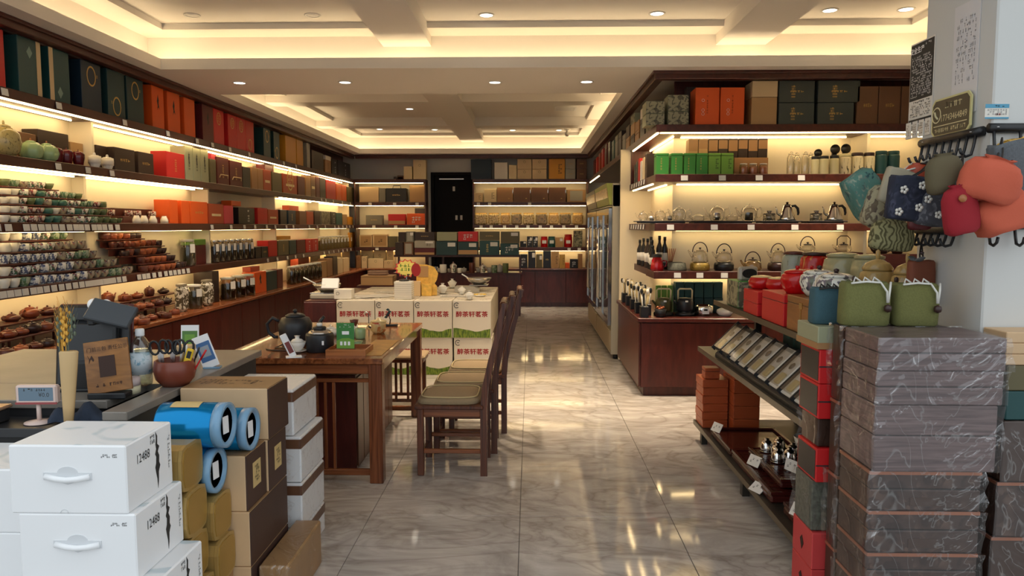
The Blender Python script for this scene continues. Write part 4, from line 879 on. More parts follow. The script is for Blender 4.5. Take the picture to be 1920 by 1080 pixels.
o = MB().box(-.12, .12, -.09, .09, 0, .003).build('leaflet', 'paperwhite', None, (-1.62, 8.35, ZI + .002), -.3); print_on(o, .2, .14, 10, 8, PAL['olive'], (0, 0, .0042), '+z', 3); thing(o, 'printed leaflet lying far left on the island', 'paper')
o = MB().box(-.15, .15, -.12, .12, 0, .004).build('menu_sheet', 'paperwhite', None, (-.82, 7.95, ZI + .002), .1); print_on(o, .26, .2, 12, 8, PAL['olive'], (0, 0, .0048), '+z', 13); thing(o, 'printed menu sheet between the white tea bowls', 'paper')
s = put_box('paper_stack', -1.40, -1.22, 7.58, 7.75, ZI, ZI + .18, 'paperwhite', 0)
for k in range(7): MB().box(-.0912, .0912, -.0862, .0862, .02 + k * .022, .022 + k * .022).build('sheet_edge', 'cartongap', s)
MB().lathe([(0, .18), (.05, .18), (.06, .19), (.03, .2), (0, .2)], n=16).build('black_plate', 'blackplast', s); thing(s, 'tall stack of white paper wraps on the island', 'paper stack')
o = empty('promotion_sign', (-1.29, 7.70, ZI + .185)); n = 26
MB().lathe([(.04, 0), (.04, .005), (.004, .01), (.004, .04)], n=10).build('stand', 'clearplast', o)
MB().prism([((.12 if k % 2 else .098) * 1.08 * math.cos(2 * math.pi * k / n), (.1 if k % 2 else .08) * math.sin(2 * math.pi * k / n)) for k in range(n)], .003, (-.0, 0, .125)).build('starburst', mat('hotpink', S(210, 70, 60), .5), o)
MB().prism([((.11 if k % 2 else .09) * math.cos(2 * math.pi * k / n), (.088 if k % 2 else .07) * math.sin(2 * math.pi * k / n)) for k in range(n)], .001, (-.0, -.0015, .125)).build('yellow_panel', mat('brightyellow', S(230, 214, 110), .5), o)
print_on(o, .12, .085, 3, 2, PAL['lgreen'], (-.012, -.0022, .135), '-y', 21, fill=1); print_on(o, .17, .035, 4, 1, 'ink', (0, -.003, .055), '-y', 23, fill=1)
MB().prism([(.05 * math.cos(a), .07 * math.sin(a)) for a in [2 * math.pi * k / 14 for k in range(14)]], .002, (.10, -.003, .11)).build('red_patch', 'red_ink', o); thing(o, 'red and yellow starburst promotion sign on the paper stack', 'sign')
o = empty('gift_card_display', (-1.12, 7.98, ZI)); arch = [(-.11, 0), (.11, 0), (.11, .1), (.085, .13), (.11, .17), (.125, .24), (.08, .31), (0, .335), (-.11, .335)]
MB().prism(arch, .03, (0, 0, 0)).build('panel', mat('goldpaper', S(222, 176, 78), .5, var=.2, vs=25), o); MB().box(-.09, .02, -.003, 0, .2, .32, .001).build('orange_print', PAL['tan'], o); MB().box(-.13, -.06, -.06, -.01, 0, .16, .003).build('side_box', PAL['beige'], o); MB().box(-.05, .06, -.05, -.01, 0, .13, .003).build('front_box', 'goldpaper', o); thing(o, 'golden arched gift display standing on the island', 'display')
for k, (px, py, s_) in enumerate(((830, 551, 1.25), (848, 540, 1.2), (866, 552, 1.0), (880, 562, 1.0))):
    p = onZ(px, py, ZI); thing(gaiwan(p.x, p.y, ZI + .001, s_), 'small lidded tasting bowl among the island papers', 'tea bowl', '', p.x, 'the left')
p = onZ(900, 556, ZI); o = empty('yellow_flower', (p.x, p.y, ZI + .004))
for k in range(9): MB().prism([(0, -.012), (.05, -.015), (.07, 0), (.05, .015), (0, .012)], .006, (0, 0, .01), (math.cos(k * .7), math.sin(k * .7), .12), (-math.sin(k * .7), math.cos(k * .7), 0), (0, 0, 1)).build('petal', mat('petalyellow', S(238, 196, 40), .6), o)
MB().lathe([(0, 0), (.05, 0), (.06, .02), (0, .02)], n=12).build('dish', 'porcelain', o); thing(o, 'yellow flower-shaped snack dish at the island front', 'dish')
o = empty('tan_carton', (-2.0, 9.0, ZI)); 
s = put_box('tan_carton', -2.12, -1.72, 9.22, 9.5, .78, .90, PAL['tan'], .15); COL.objects.unlink(o); bpy.data.objects.remove(o)
s2 = empty('side_table', (-1.92, 9.36, 0)); MB().box(-.25, .25, -.16, .16, .74, .779, .004).build('tabletop', 'redwood', s2)
for a in (-.22, .22):
    for b in (-.13, .13): MB().box(a - .02, a + .02, b - .02, b + .02, 0, .74).build('leg', 'redwood', s2)
thing(s2, 'narrow dark side table behind the carton island', 'table'); thing(s, 'long tan carton behind the island, topped by a towel', 'carton')
o = MB().box(-.13, .13, -.06, .06, 0, .035, .016).build('folded_towel', mat('towel', S(170, 140, 120), .9), None, (-1.93, 9.36, .901)); MB().box(-.125, .125, -.058, .058, .036, .055, .009).build('upper_fold', 'towel', o); thing(o, 'folded pale towel on the long tan carton', 'towel')
# ================================================================ goods on the left wall
XG = -3.40
PLC = {1: "on left wall's top shelf", 2: "on left wall's second shelf", 3: "on left wall's third shelf", 4: "on left wall's fourth shelf", 5: 'on the left worktop'}
ZL = dict(ZS); ZL[5] = ZK
def lbox(k, a, b, h, c, what='gift box', deco='', d=.15, xf=None, z=None, lid=.0, cat='box', extra=''):
    xf = XG if xf is None else xf; z0 = ZL[k] if z is None else z
    y0, y1 = yAtX(a, xf, z0), yAtX(b, xf, z0); d = min(d, xf + 3.626)
    h = min(h, min([q for q in [ZS[i] - TH for i in ZS] + [2.79] if q > z0 + .02]) - z0 - .004)
    for q in DIV:
        if k > 1 and y0 - .003 < q + .03 and y1 + .003 > q and xf - d < -3.447:
            if xf > -3.43: d = xf + 3.446
            elif q - y0 > y1 - q - .03: y1 = q - .004
            else: y0 = q + .034
    o = put_box(what.replace(' ', '_'), xf - d, xf, y0, max(y1, y0 + .02), z0 + .0005, z0 + h, PAL[c], lid); hx = d / 2; w = y1 - y0
    t = ''
    for q in deco.split():
        if q == 'ring': ring(o, (hx + .001, 0, h * .72), min(.055, w * .24), 'gold_ink', sy=1.3); print_on(o, .02, .06, 1, 4, 'gold_ink', (hx + .001, min(.055, w * .24) * 1.35, h * .70), '+x', 2); t = ' with gold ring'
        if q == 'ringlow': ring(o, (hx + .001, 0, h * .25), min(.055, w * .24), 'gold_ink', sy=1.3); print_on(o, .02, .06, 1, 4, 'gold_ink', (hx + .001, -min(.055, w * .24) * 1.35, h * .27), '+x', 2); t = ' with lower gold ring'
        if q == 'gold': ring(o, (hx + .001, 0, h * .74), w * .2, 'gold_ink', sy=1.2); print_on(o, w * .3, w * .3, 3, 3, 'gold_ink', (hx + .001, 0, h * .74), '+x', 5); t = ' with round gold crest'
        if q == 'goldlow': ring(o, (hx + .001, 0, h * .26), w * .2, 'gold_ink', sy=1.2); t = ' with low gold crest'
        if q == 'diamond' or q == 'diamondlow':
            zz = h * (.76 if q == 'diamond' else .2); MB().prism([(-.03, 0), (0, -.042), (.03, 0), (0, .042)], .001, (hx + .0002, 0, zz), (0, 1, 0), (0, 0, 1), (1, 0, 0)).build('emblem', 'lgreyink', o)
            s_ = 1 if q == 'diamond' else -1; MB().box(hx - .001, hx + .002, min(s_ * w * .30, s_ * w * .49), max(s_ * w * .30, s_ * w * .49), .002, h - .002).build('beige_band', PAL['beige'], o); t = ' with beige band'
        if q == 'col': print_on(o, min(.05, w * .2), h * .5, 1, 6, 'gold_ink', (hx + .001, 0, h * .5), '+x', 7); t = ' with gold lettering'
        if q == 'inkcol': print_on(o, min(.05, w * .25), h * .5, 1, 6, 'ink', (hx + .001, 0, h * .55), '+x', 7); t = ' with black lettering'
        if q == 'wcol': print_on(o, min(.07, w * .3), h * .75, 1, 5, 'white_ink', (hx + .001, w * .1, h * .5), '+x', 9); t = ' with white brush strokes'
        if q == 'logo': print_on(o, w * .5, .03, 4, 1, 'gold_ink', (hx + .001, 0, h * .5), '+x', 11); t = ' with small gold logo'
        if q == 'handle': MB().tube([(hx + .004, -w * .35, h * .25), (hx + .012, -w * .3, h * .36), (hx + .014, w * .3, h * .36), (hx + .004, w * .35, h * .25)], .006, 6).build('handle', PAL['beige'], o); t = ' with pale rope handle'
        if q == 'strap': MB().box(hx - .001, hx + .003, -w * .3, w * .3, h * .38, h * .5).build('strap', PAL['cream'], o); t = ' with cream strap'
        if q == 'flowers': MB().box(hx, hx + .001, -w * .45, w * .45, h * .03, h * .97).build('floral_print', 'leafprint', o); t = ' with leafy print'
        if q == 'inkm': MB().prism([(-.03, -.06), (-.01, -.02), (-.03, .02), (0, .08), (.02, .03), (.01, 0), (.03, -.05), (0, -.03)], .001, (hx + .0002, 0, h * .6), (0, w * 3, 0), (0, 0, 1), (1, 0, 0)).build('ink_drawing', 'ink', o); t = ' with black ink drawing'
    return thing(o, '%s %s%s%s' % (CW[c], what, t, extra), cat, PLC[k], y0)
mat('lgreyink', S(120, 150, 140), .5); spots('leafprint', S(150, 146, 118), [S(60, 66, 54), S(96, 92, 74)], 26, .48, .5)
for a in [(-24, 12, .375, 'red', 'gold'), (37, 80, .38, 'green', 'diamond'), (95, 133, .38, 'green', 'diamondlow'), (155, 192, .375, 'navy', 'ring'), (204, 236, .38, 'dgreen', 'ringlow'), (240, 271, .38, 'dgreen', 'ring'),
          (287, 309, .39, 'orange', 'inkm'), (316, 339, .39, 'orange', 'inkm'), (347, 367, .385, 'orange', ''), (381, 401.5, .385, 'maroon', 'inkm'), (402, 421, .385, 'red', 'gold'), (429, 444.5, .38, 'red', 'gold'), (445, 461.5, .385, 'red', 'gold'), (462, 477, .385, 'red', 'goldlow'),
          (495, 508, .37, 'dgreen', 'ring'), (514, 525, .37, 'dgreen', 'ringlow'), (536, 556, .40, 'yellow', ''), (557, 569, .40, 'yellow', '')]: lbox(1, *a[:4], 'gift box', a[4], .17)
lbox(1, 576, 582, .4, 'lgrey', 'tall carton'); lbox(1, 585, 607, .3, 'dbrown', 'carton'); lbox(1, 610, 621, .22, 'kraft', 'carton', 'inkcol'); lbox(1, 610.5, 620.5, .07, 'white', 'flat box', z=ZS[1] + .221); lbox(1, 622.5, 633, .27, 'black', 'gift bag', 'wcol'); lbox(1, 634, 657, .28, 'black', 'gift bag', 'wcol')
# second shelf
def jarl(k, px, r, h, m, desc, kind=0, xf=-3.45, lobes=0, z=None, name='tea_jar', knob=None):
    z0 = ZL[k] if z is None else z; y = yAtX(px, xf, z0 + h / 2); o = empty(name, (xf, y, z0 + .0005))
    prof = {0: [(0, 0), (.5, 0), (.85, .16), (1, .45), (.9, .75), (.55, .93), (.35, .95)], 1: [(0, 0), (.7, 0), (.8, .2), (.98, .55), (1, .8), (.7, 1), (.4, 1)], 2: [(0, 0), (.75, 0), (.8, .05), (.8, .9), (.6, 1), (.5, 1)]}[kind]
    ob('body', cached(('jl', kind, lobes), lambda: MB().lathe(prof, n=32 if lobes else 20, lobes=lobes, lam=-.12 if lobes else 0).mesh('body')), m, o, None, None, (r, r, h))
    l = ob('lid', cached(('jll', kind), lambda: MB().lathe([(.42, .93), (.4, .99), (.2, 1.04), (0, 1.05)], n=16).mesh('lid')), m, o, None, None, (r, r, h))
    ob('knob', cached('jk', lambda: MB().lathe([(.05, 1.0), (.08, 1.08), (.06, 1.16), (0, 1.18)], n=10).mesh('knob')), knob or m, l)
    return thing(o, desc, 'jar', PLC[k], y)
jarl(2, 8, .10, .20, spots('celadonpaint', S(166, 150, 98), [S(110, 96, 62), S(120, 110, 70)], 10, .58), 'large olive glazed jar')
lbox(2, 36, 70, .19, 'brown', 'carton', xf=-3.5, d=.1); lbox(2, 74, 131, .235, 'dbrown', 'carton', xf=-3.5, d=.12)
for px in (58, 88): jarl(2, px, .078, .125, 'celadon', 'green pumpkin-shaped lidded jar', 0, -3.43, 8, knob='traywood')
for px in (107, 125, 147): jarl(2, px, .045, .105, 'maroonglaze', 'maroon gourd-shaped jar', 1, -3.42, 6)
lbox(2, 134, 168, .19, 'tan', 'carton', xf=-3.52, d=.09)
for px in (173, 197):
    y = yAtX(px, -3.42, 2.0); o = MB().lathe([(0, 0), (.03, 0), (.042, .03), (.044, .085), (.03, .095), (.012, .098), (.008, .115), (.003, .118)], n=10, smooth=False).build('paper_lamp_vase', 'porcelain', None, (-3.40, y, ZS[2] + .0005)); MB().lathe([(.046, .03), (.048, .06), (.046, .088), (.044, .06)], n=10).build('paper_sleeve', 'paperwhite', o); thing(o, 'white paper-wrapped little vase', 'vase', PLC[2], y)
lbox(2, 183, 211, .20, 'dbrown', 'foil pouch', '', xf=-3.50, d=.1); lbox(2, 216, 254, .20, 'dbrown', 'carton', 'logo', xf=-3.44, d=.14); lbox(2, 260, 289, .20, 'dbrown', 'carton', 'logo', xf=-3.44, d=.14)
lbox(2, 313, 347, .245, 'red', 'gift box', 'col'); lbox(2, 290, 316, .18, 'maroon', 'carton', xf=-3.52, d=.08)
for a, b in ((349, 362.5), (363.5, 377), (378, 392)): lbox(2, a, b, .335, 'sage', 'bottle box', 'inkcol inkm')
lbox(2, 395, 406, .26, 'olive', 'carton'); lbox(2, 396, 405.5, .06, 'pink', 'flat box', z=ZS[2] + .262, xf=-3.42); lbox(2, 408, 430, .30, 'maroon', 'gift bag', 'col handle'); lbox(2, 432, 455, .29, 'maroon', 'gift bag', 'col handle'); lbox(2, 456, 470, .25, 'black', 'gift box'); lbox(2, 473, 483.5, .265, 'kraft', 'carton'); lbox(2, 484, 494, .265, 'kraft', 'carton'); lbox(2, 494.5, 509, .27, 'rust', 'gift bag', 'strap'); lbox(2, 511, 529, .26, 'olive', 'gift box')
lbox(2, 497, 525, .08, 'maroon', 'flat box', z=ZS[2] + .272, xf=-3.46, d=.12); lbox(2, 531, 557, .27, 'rust', 'gift bag', 'gold strap'); lbox(2, 559, 572, .28, 'maroon', 'gift box'); lbox(2, 574, 583, .30, 'kraft', 'gift box'); lbox(2, 583.5, 592, .33, 'brown', 'gift bag', 'strap'); lbox(2, 593, 600, .33, 'maroon', 'gift box'); lbox(2, 600.5, 611, .33, 'dbrown', 'gift box'); lbox(2, 612, 630, .32, 'red', 'gift box'); lbox(2, 631, 641, .29, 'orange', 'gift box', 'col'); lbox(2, 641.5, 650, .29, 'orange', 'gift box', 'col'); lbox(2, 651, 664, .28, 'olive', 'gift box')
# third shelf
for a, b, c in ((319, 334.5, 'orange'), (341, 356.5, 'orange'), (358, 390, 'orange')): lbox(3, a, b, .225, c, 'gift box', 'logo' if b == 390 else '')
lbox(3, 392, 420, .215, 'rust', 'gift box', 'strap'); lbox(3, 421, 438, .205, 'pink', 'gift box'); lbox(3, 434, 452, .06, 'orange', 'flat box', z=ZS[3] + .21, xf=-3.46, d=.12); lbox(3, 436, 447, .2, 'red', 'carton', xf=-3.5, d=.1); lbox(3, 448, 478, .195, 'black', 'gift box', 'wcol'); lbox(3, 484, 502, .205, 'red', 'gift box'); lbox(3, 503, 522, .195, 'rust', 'gift box', 'strap'); lbox(3, 526, 538, .2, 'black', 'gift box'); lbox(3, 541, 555, .2, 'navy', 'gift box', 'col'); lbox(3, 542, 560, .07, 'rust', 'flat box', z=ZS[3] + .202, xf=-3.46, d=.1)
lbox(3, 562, 575, .2, 'brown', 'gift box'); lbox(3, 575.5, 588, .2, 'rust', 'gift box'); lbox(3, 590, 600, .22, 'dbrown', 'gift box'); lbox(3, 603, 620, .22, 'grey', 'gift box', 'flowers'); lbox(3, 621, 630, .22, 'black', 'gift box', 'wcol'); lbox(3, 631, 642, .21, 'teal', 'gift box'); lbox(3, 643, 651, .19, 'tan', 'carton'); lbox(3, 652, 662, .15, 'yellow', 'carton')
mat('crystal', (.75, .7, .6), .08); glass('glassware', (.95, .93, .86), .3)
for px in (256, 270, 287, 308):
    y = yAtX(px, -3.39, 1.57); o = ob('glass_cup', cached('gcup', lambda: MB().lathe([(.036, 0), (.034, 0), (.03, .03), (.018, .058), (.018, .064), (.02, .064), (.034, .03), (.036, 0)], n=14).mesh('glass_cup')), 'crystal', None, (-3.39, y, ZS[3] + .0005)); ob('foot', cached('gcf', lambda: MB().lathe([(.019, .062), (.021, .068), (0, .068)], n=12).mesh('foot')), 'crystal', o); thing(o, 'upturned cut glass cup', 'cup', PLC[3], y)
# fourth shelf
glass('smokejar', (.55, .48, .36), .18); mat('tealeaf', S(58, 52, 30), .9, var=.5, vs=60, bump=.6, bs=90); mat('tealight', S(150, 126, 70), .9, var=.5, vs=50, bump=.6, bs=80); mat('jarlid', S(190, 186, 172), .3, metal=.3)
def gjar(k, px, r, h, desc, lid='jarlid', fill='tealeaf', xf=-3.44, z=None, tag_=True, g='clearjar'):
    z0 = ZL[k] if z is None else z; y = yAtX(px, xf, z0 + h / 2); o = empty('glass_jar', (xf, y, z0 + .0005))
    ob('glass', cached('gj', lambda: MB().lathe([(0, .01), (.92, .01), (1, .05), (1, .78), (.8, .88), (.78, .92)], n=18).mesh('glass')), g, o, None, None, (r, r, h))
    ob('contents', cached('gjc', lambda: MB().lathe([(0, .03), (.9, .03), (.93, .06), (.93, .62), (.7, .7), (0, .72)], n=14).mesh('contents')), fill, o, None, None, (r, r, h))
    ob('lid', cached('gjl', lambda: MB().lathe([(.82, .9), (.86, .92), (.86, .98), (.5, 1), (0, 1)], n=18).mesh('lid')), lid, o, None, None, (r, r, h))
    if tag_: ob('label', cached('gjt', lambda: MB().box(.98, 1.03, -.35, .35, .5, .82).mesh('label')), 'tag', o, None, -.5, (r, r, h))
    return thing(o, desc, 'jar', PLC[k], y)
gjar(4, 352, .075, .27, 'big glass jar of green tea', xf=-3.43); lbox(4, 369, 387, .20, 'maroon', 'stacked carton', xf=-3.47, d=.14)
o = lbox(4, 362, 386, .06, 'lgreen', 'flat box', z=ZS[4] + .202, xf=-3.47, d=.13)
for px in (400, 411, 422, 433, 444, 455, 466): gjar(4, px + 2, .052, .25, 'glass jar of dark tea with white label', 'steel', 'tealeaf', g='smokejar')
lbox(4, 480, 490, .14, 'black', 'tin'); lbox(4, 491, 503, .14, 'black', 'tin', 'logo'); lbox(4, 504, 520, .21, 'red', 'gift box'); lbox(4, 522, 542, .20, 'olive', 'gift box', 'col'); lbox(4, 514, 545, .05, 'yellow', 'flat box', z=ZS[4] + .212, xf=-3.45, d=.14); lbox(4, 543, 556, .2, 'dgreen', 'gift box'); lbox(4, 557, 573, .2, 'maroon', 'gift box'); lbox(4, 574, 585, .2, 'red', 'gift box', 'wcol'); lbox(4, 585.5, 597, .2, 'red', 'gift box', 'wcol')
for px in range(601, 656, 6): gjar(4, px, .052, .23, 'glass jar of pale tea with white cap', 'porcelain', 'tealight')
lbox(4, 657, 668, .28, 'yellow', 'carton')
# left worktop, beyond the teapots
gjar(5, 363, .085, .235, 'wide glass jar with white lid', 'porcelain', 'tealeaf', -3.27, tag_=True)
spots('puffbag', (.10, .08, .05), [(.85, .82, .72), (.6, .55, .45)], 30, .46, .25)
for px, w_ in ((341, .13), (388, .15)):
    y = yAtX(px, -3.25, .85); o = MB().box(-.05, .05, -w_ / 2, w_ / 2, 0, .24, .03).build('snack_bag', 'puffbag', None, (-3.25, y, ZK)); MB().box(-.03, .03, -w_ / 2 + .01, w_ / 2 - .01, .238, .262, .004).build('sealed_top', 'dgreyfoil' if 'dgreyfoil' in M else mat('dgreyfoil', S(150, 140, 120), .3), o); thing(o, 'clear bag of white puffed flowers', 'bag', PLC[5], y)
lbox(5, 400, 412, .34, 'dbrown', 'wooden box', xf=-3.3, d=.2)
for px in (427, 447, 464): gjar(5, px, .085, .25, 'large dark jar of black tea', 'jarlid', 'tealeaf', -3.26, g='smokejar')
lbox(5, 478, 500, .25, 'orange', 'gift box', 'inkm', xf=-3.24); lbox(5, 470, 487, .06, 'rust', 'flat box', xf=-3.32, z=ZK + .252, d=.1); lbox(5, 501, 520, .235, 'dgreen', 'gift box', xf=-3.24); lbox(5, 521, 531, .24, 'maroon', 'gift box', xf=-3.24)
for px in range(547, 600, 8): gjar(5, px, .07, .25, 'glass jar of dried tea with cream top', 'porcelain', 'tealeaf', -3.27, tag_=False, g='smokejar')
for a, b, h, c in ((601, 613, .25, 'tan'), (614, 624, .28, 'kraft'), (625, 633, .3, 'dbrown'), (634, 643, .26, 'cream'), (644, 655, .24, 'beige')): lbox(5, a, b, h, c, 'gift box', xf=-3.22)
for a, b, c in ((560, 580, 'rust'), (583, 600, 'cream'), (612, 640, 'cream'), (642, 660, 'cream')): lbox(5, a, b, .33, c, 'upright box', xf=-3.45, d=.12)
# ================================================================ stepped cup racks
mat('rackback', S(84, 36, 28), .4)
def cup_rack(k, pxs, z0, dz, mats, r, h, desc, step, place, x0=-3.385, dx=.05):
    ya = yAtX(pxs[0][0], x0, z0); 
    rk = empty('cup_rack', (x0, ya, z0))
    for t, (a, b) in enumerate(pxs):
        X = x0 - dx * t; Z = z0 + dz * t; y0, y1 = yAtX(a, X, Z), yAtX(b, X, Z)
        if t >= 3 and y0 < 5.8 < y1: y1 = 5.79
        fx = Matrix.Translation((-x0, -ya, -z0))
        if t: MB().box(X - .034, X + .034, y0 - .02, y1 + .03, Z - .011, Z - .001, .002).xf(fx).build('tier', 'rackback', rk); MB().box(X - .003, X - .0005, y0 - .02, y1 + .03, Z - dz + .001, Z - .011).xf(fx).build('riser', 'rackback', rk)
        n = max(1, int((y1 - y0) / step))
        for i in range(n):
            y = y0 + (i + .5) * (y1 - y0) / n; R = random.Random(k * 1000 + t * 100 + i); m = mats[int(min(len(mats) - 1, (i + R.random() * 2.2 - .6) / n * len(mats)))] if R.random() < .8 else R.choice(mats)
            rr = r * R.uniform(.86, 1.06); o = cup(X, y, Z + .0005, rr, h * R.uniform(.85, 1.05), m, 'teacup', 0 if R.random() < .7 else 1)
            thing(o, '%s %s tier' % (desc, ('bottom', 'second', 'third', 'fourth', 'top')[t]), 'cup', place, y, 'the entrance', group='%s %s' % (desc, place))
    thing(rk, 'stepped dark wooden rack for %s' % desc.replace(' on', ''), 'rack', place); return rk
mat('whitecup', (.74, .70, .60), .15); mat('greencup', S(92, 104, 66), .2); mat('tealcup', S(66, 108, 94), .2)
cup_rack(3, [(-2, 226), (-2, 198), (-2, 196), (-2, 156), (-2, 98)], ZS[3], .062, ['whitecup', 'floral', 'floralred', 'tealcup', 'floraldark', 'floral', 'floralgreen', 'greencup', 'greencup'], .041, .046, 'painted porcelain cup on', .086, 'by upper price tags')
cup_rack(4, [(-2, 246), (-2, 216), (-2, 178), (-2, 162), (-2, 124)], ZS[4], .075, ['whitecup', 'floralblue', 'floral', 'floralblue', 'floral', 'floraldark', 'floralgreen', 'floraldark'], .0445, .059, 'blue-white porcelain cup on', .092, 'by lower price tags')
cup_rack(5, [(262, 346), (258, 326), (226, 310), (206, 300), (190, 262)], ZS[4] + .0002, .072, ['clay2', 'clay', 'clay3', 'clay', 'claydark'], .0435, .055, 'brown clay cup on', .094, 'left of glass jar')
rk = empty('small_display_step', (-3.55, 0, ZS[3])); y0, y1 = yAtX(226, -3.5, 1.6), yAtX(296, -3.5, 1.6); rk.location.y = (y0 + y1) / 2; w_ = (y1 - y0) / 2; MB().box(-.06, .07, -w_, w_, 0, .06, .003).build('lower_step', 'rackback', rk); MB().box(-.06, .0, -w_, w_, .06, .13, .003).build('upper_step', 'rackback', rk); thing(rk, 'low brown display step behind the upturned glasses', 'rack')
for px in (209, 243, 259, 287):
    y = yAtX(px, -3.50, 1.63); o = cup(-3.51, y, ZS[3] + .061, .036, .05, 'floralred', 'teacup', 1); thing(o, 'reddish painted cup', 'cup', 'on the low brown display step', y)
# ================================================================ teapots on the worktop
def riser(y0, y1, x0, x1, z, desc):
    o = empty('display_riser', ((x0 + x1) / 2, (y0 + y1) / 2, ZK)); hx, hy = (x1 - x0) / 2, (y1 - y0) / 2; MB().box(-hx, hx, -hy, hy, z - .012, z, .002).build('board', 'rackback', o)
    n = max(2, int((y1 - y0) / .45))
    for i in range(n + 1):
        for x in (-hx + .01, hx - .02): y = -hy + .01 + (2 * hy - .03) * i / n; MB().box(x, x + .012, y, y + .012, 0, z - .012).build('post', 'rackback', o)
    thing(o, desc, 'riser')
ya, yb, yc, yd = 4.2, 5.78, 5.92, 7.2
riser(ya, yb, -3.62, -3.44, .15, 'higher slim display riser under the near teapots'); riser(ya, yb, -3.43, -3.30, .08, 'lower slim display riser under the near teapots')
riser(yc, yd, -3.62, -3.46, .15, 'higher slim display riser under the farther teapots'); riser(yc, yd - .1, -3.45, -3.33, .08, 'lower slim display riser under the farther teapots')
R = random.Random(12); cm = ['clay', 'clay2', 'clay3', 'clay', 'clay2', 'claydark']
rows = [(-3.53, .15, ('back', 'back'), (22, 56, 89, 119), (202, 234, 257, 280, 306), .122), (-3.365, .08, ('middle', 'middle'), (14, 38, 60, 84), (262, 279, 296, 312), .108), (-3.22, 0, ('front', 'front'), (10, 38, 64, 88), (248, 264, 283, 303, 327), .112)]
for X, dz, nm_, a, b, s_ in rows:
    for g, pxs in enumerate((a, b)):
        for i, px in enumerate(pxs):
            z = ZK + dz + .0005; y = yAtX(px, X, z + .05); kd = R.choice((0, 0, 1, 2, 2)) if not (g == 1 and i in (0, 3) and nm_[0] == 'back') else 3
            o = teapot(X, y, z, s_ * R.uniform(.85, 1.08) * (1 if kd != 3 else .95), R.choice(cm), math.pi / 2 * R.choice((1, 1, 1, -1)) + R.uniform(-.3, .3), kd, 'clay_teapot')
            thing(o, 'brown clay teapot in the %s row, %s' % (nm_[g], ('near group', 'far group')[g]), 'teapot', '', y, 'the entrance', group='clay teapots on the worktop')
for i, (px, X, s_) in enumerate(((255, -3.36, .035), (272, -3.42, .035), (290, -3.44, .035), (246, -3.28, .04), (269, -3.14, .05), (312, -3.16, .045))):
    y = yAtX(px, X, ZK + .03); thing(cup(X, y, ZK + (.0805 if X < -3.33 else .0005), s_, .045, cm[i % 4], 'clay_cup', 1), 'little clay cup among the far teapots', 'cup', '', y)
# ================================================================ goods facing the entrance (back wall, right unit, displays)
def fbox(Y, z0, a, b, h, c, what, place, deco='', d=.18, lid=0., cat='box', name=None, ref='the left'):
    """box with its front on plane Y; a, b pixel columns of the front, h pixel height"""
    x0, x1 = xAtY(a, Y, z0), xAtY(b, Y, z0); hh = h * Y / F; m = PAL[c] if c in PAL else c
    if Y > 14 or 6.5 < Y < 7.1: hh = min(hh, min([q for q in [ZS[i] - TH for i in ZS] + [2.79] if q > z0 + .02]) - z0 - .004)
    o = put_box((name or what).replace(' ', '_'), x0 + .001, x1 - .001, Y, Y + d, z0 + .0005, z0 + hh, m, lid); hy = d / 2; w = x1 - x0; t = ''
    for q in deco.split():
        if q == 'tag': MB().box(w * .05, w * .42, -hy - .002, -hy, hh * .62, hh * .9).build('price_sticker', 'tag', o)
        if q == 'knob': ring(o, (0, -hy - .001, hh * .72), .02, 'claydark', '-y', name='clasp')
        if q == 'col': print_on(o, w * .14, hh * .6, 1, 5, 'gold_ink', (-w * .1, -hy - .001, hh * .5), '-y', 7); t = ' with gold lettering'
        if q == 'inkcol': print_on(o, w * .25, hh * .5, 2, 5, 'ink', (w * .2, -hy - .001, hh * .5), '-y', 7); t = ' with black lettering'
        if q == 'wcol': print_on(o, w * .5, hh * .6, 3, 3, 'white_ink', (0, -hy - .001, hh * .45), '-y', 9); t = ' with white print'
        if q == 'band': MB().box(-w * .48, w * .48, -hy - .0015, -hy + .001, hh * .06, hh * .38).build('picture_band', PAL['tan'], o); t = ' with landscape band'
        if q == 'panel': MB().box(-w * .34, w * .34, -hy - .0015, -hy + .001, hh * .1, hh * .9).build('pale_panel', PAL['lgrey'], o); t = ' with pale panel'
        if q == 'frame': MB().box(-w * .4, w * .4, -hy - .0015, -hy + .001, hh * .1, hh * .9).build('front_panel', PAL['tan'], o); print_on(o, w * .3, hh * .3, 2, 2, 'burnt', (0, -hy - .002, hh * .5), '-y', 3); t = ' with swirl print'
        if q == 'logo': print_on(o, w * .4, hh * .12, 4, 1, 'gold_ink', (0, -hy - .001, hh * .5), '-y', 11); t = ' with small logo'
        if q == 'hinge': MB().box(w * .46, w * .49, -hy - .003, -hy + .001, hh * .62, hh * .85).build('latch', 'steel', o); MB().box(w * .2, w * .28, -hy - .002, -hy, hh * .22, hh * .27).build('badge', 'gold_ink', o); t = ' with metal latch'
        if q == 'circ':
            for zz in (.66, .40, .30): ring(o, (-w * .18, -hy - .001, hh * zz), w * .055, 'white_ink', '-y')
            print_on(o, w * .08, hh * .5, 1, 8, 'burnt', (0, -hy - .001, hh * .55), '-y', 7); MB().box(-w * .45, w * .45, -hy - .001, -hy + .001, hh * .04, hh * .96).build('inner_panel', m, o); t = ' with white circles'
        if q == 'handle': MB().tube([(-w * .2, 0, hh), (-w * .17, 0, hh + .05), (w * .17, 0, hh + .05), (w * .2, 0, hh)], .007, 6).build('handle', m, o)
        if q == 'leaf': MB().box(-w * .49, w * .49, -hy - .001, -hy + .001, hh * .02, hh * .98).build('floral_print', 'leafprint', o); t = ' with leafy print'
        if q == 'shine': t = t
    return thing(o, '%s %s%s' % (CW.get(c, c), what, t), cat, place, x0, ref)
BY = 14.15
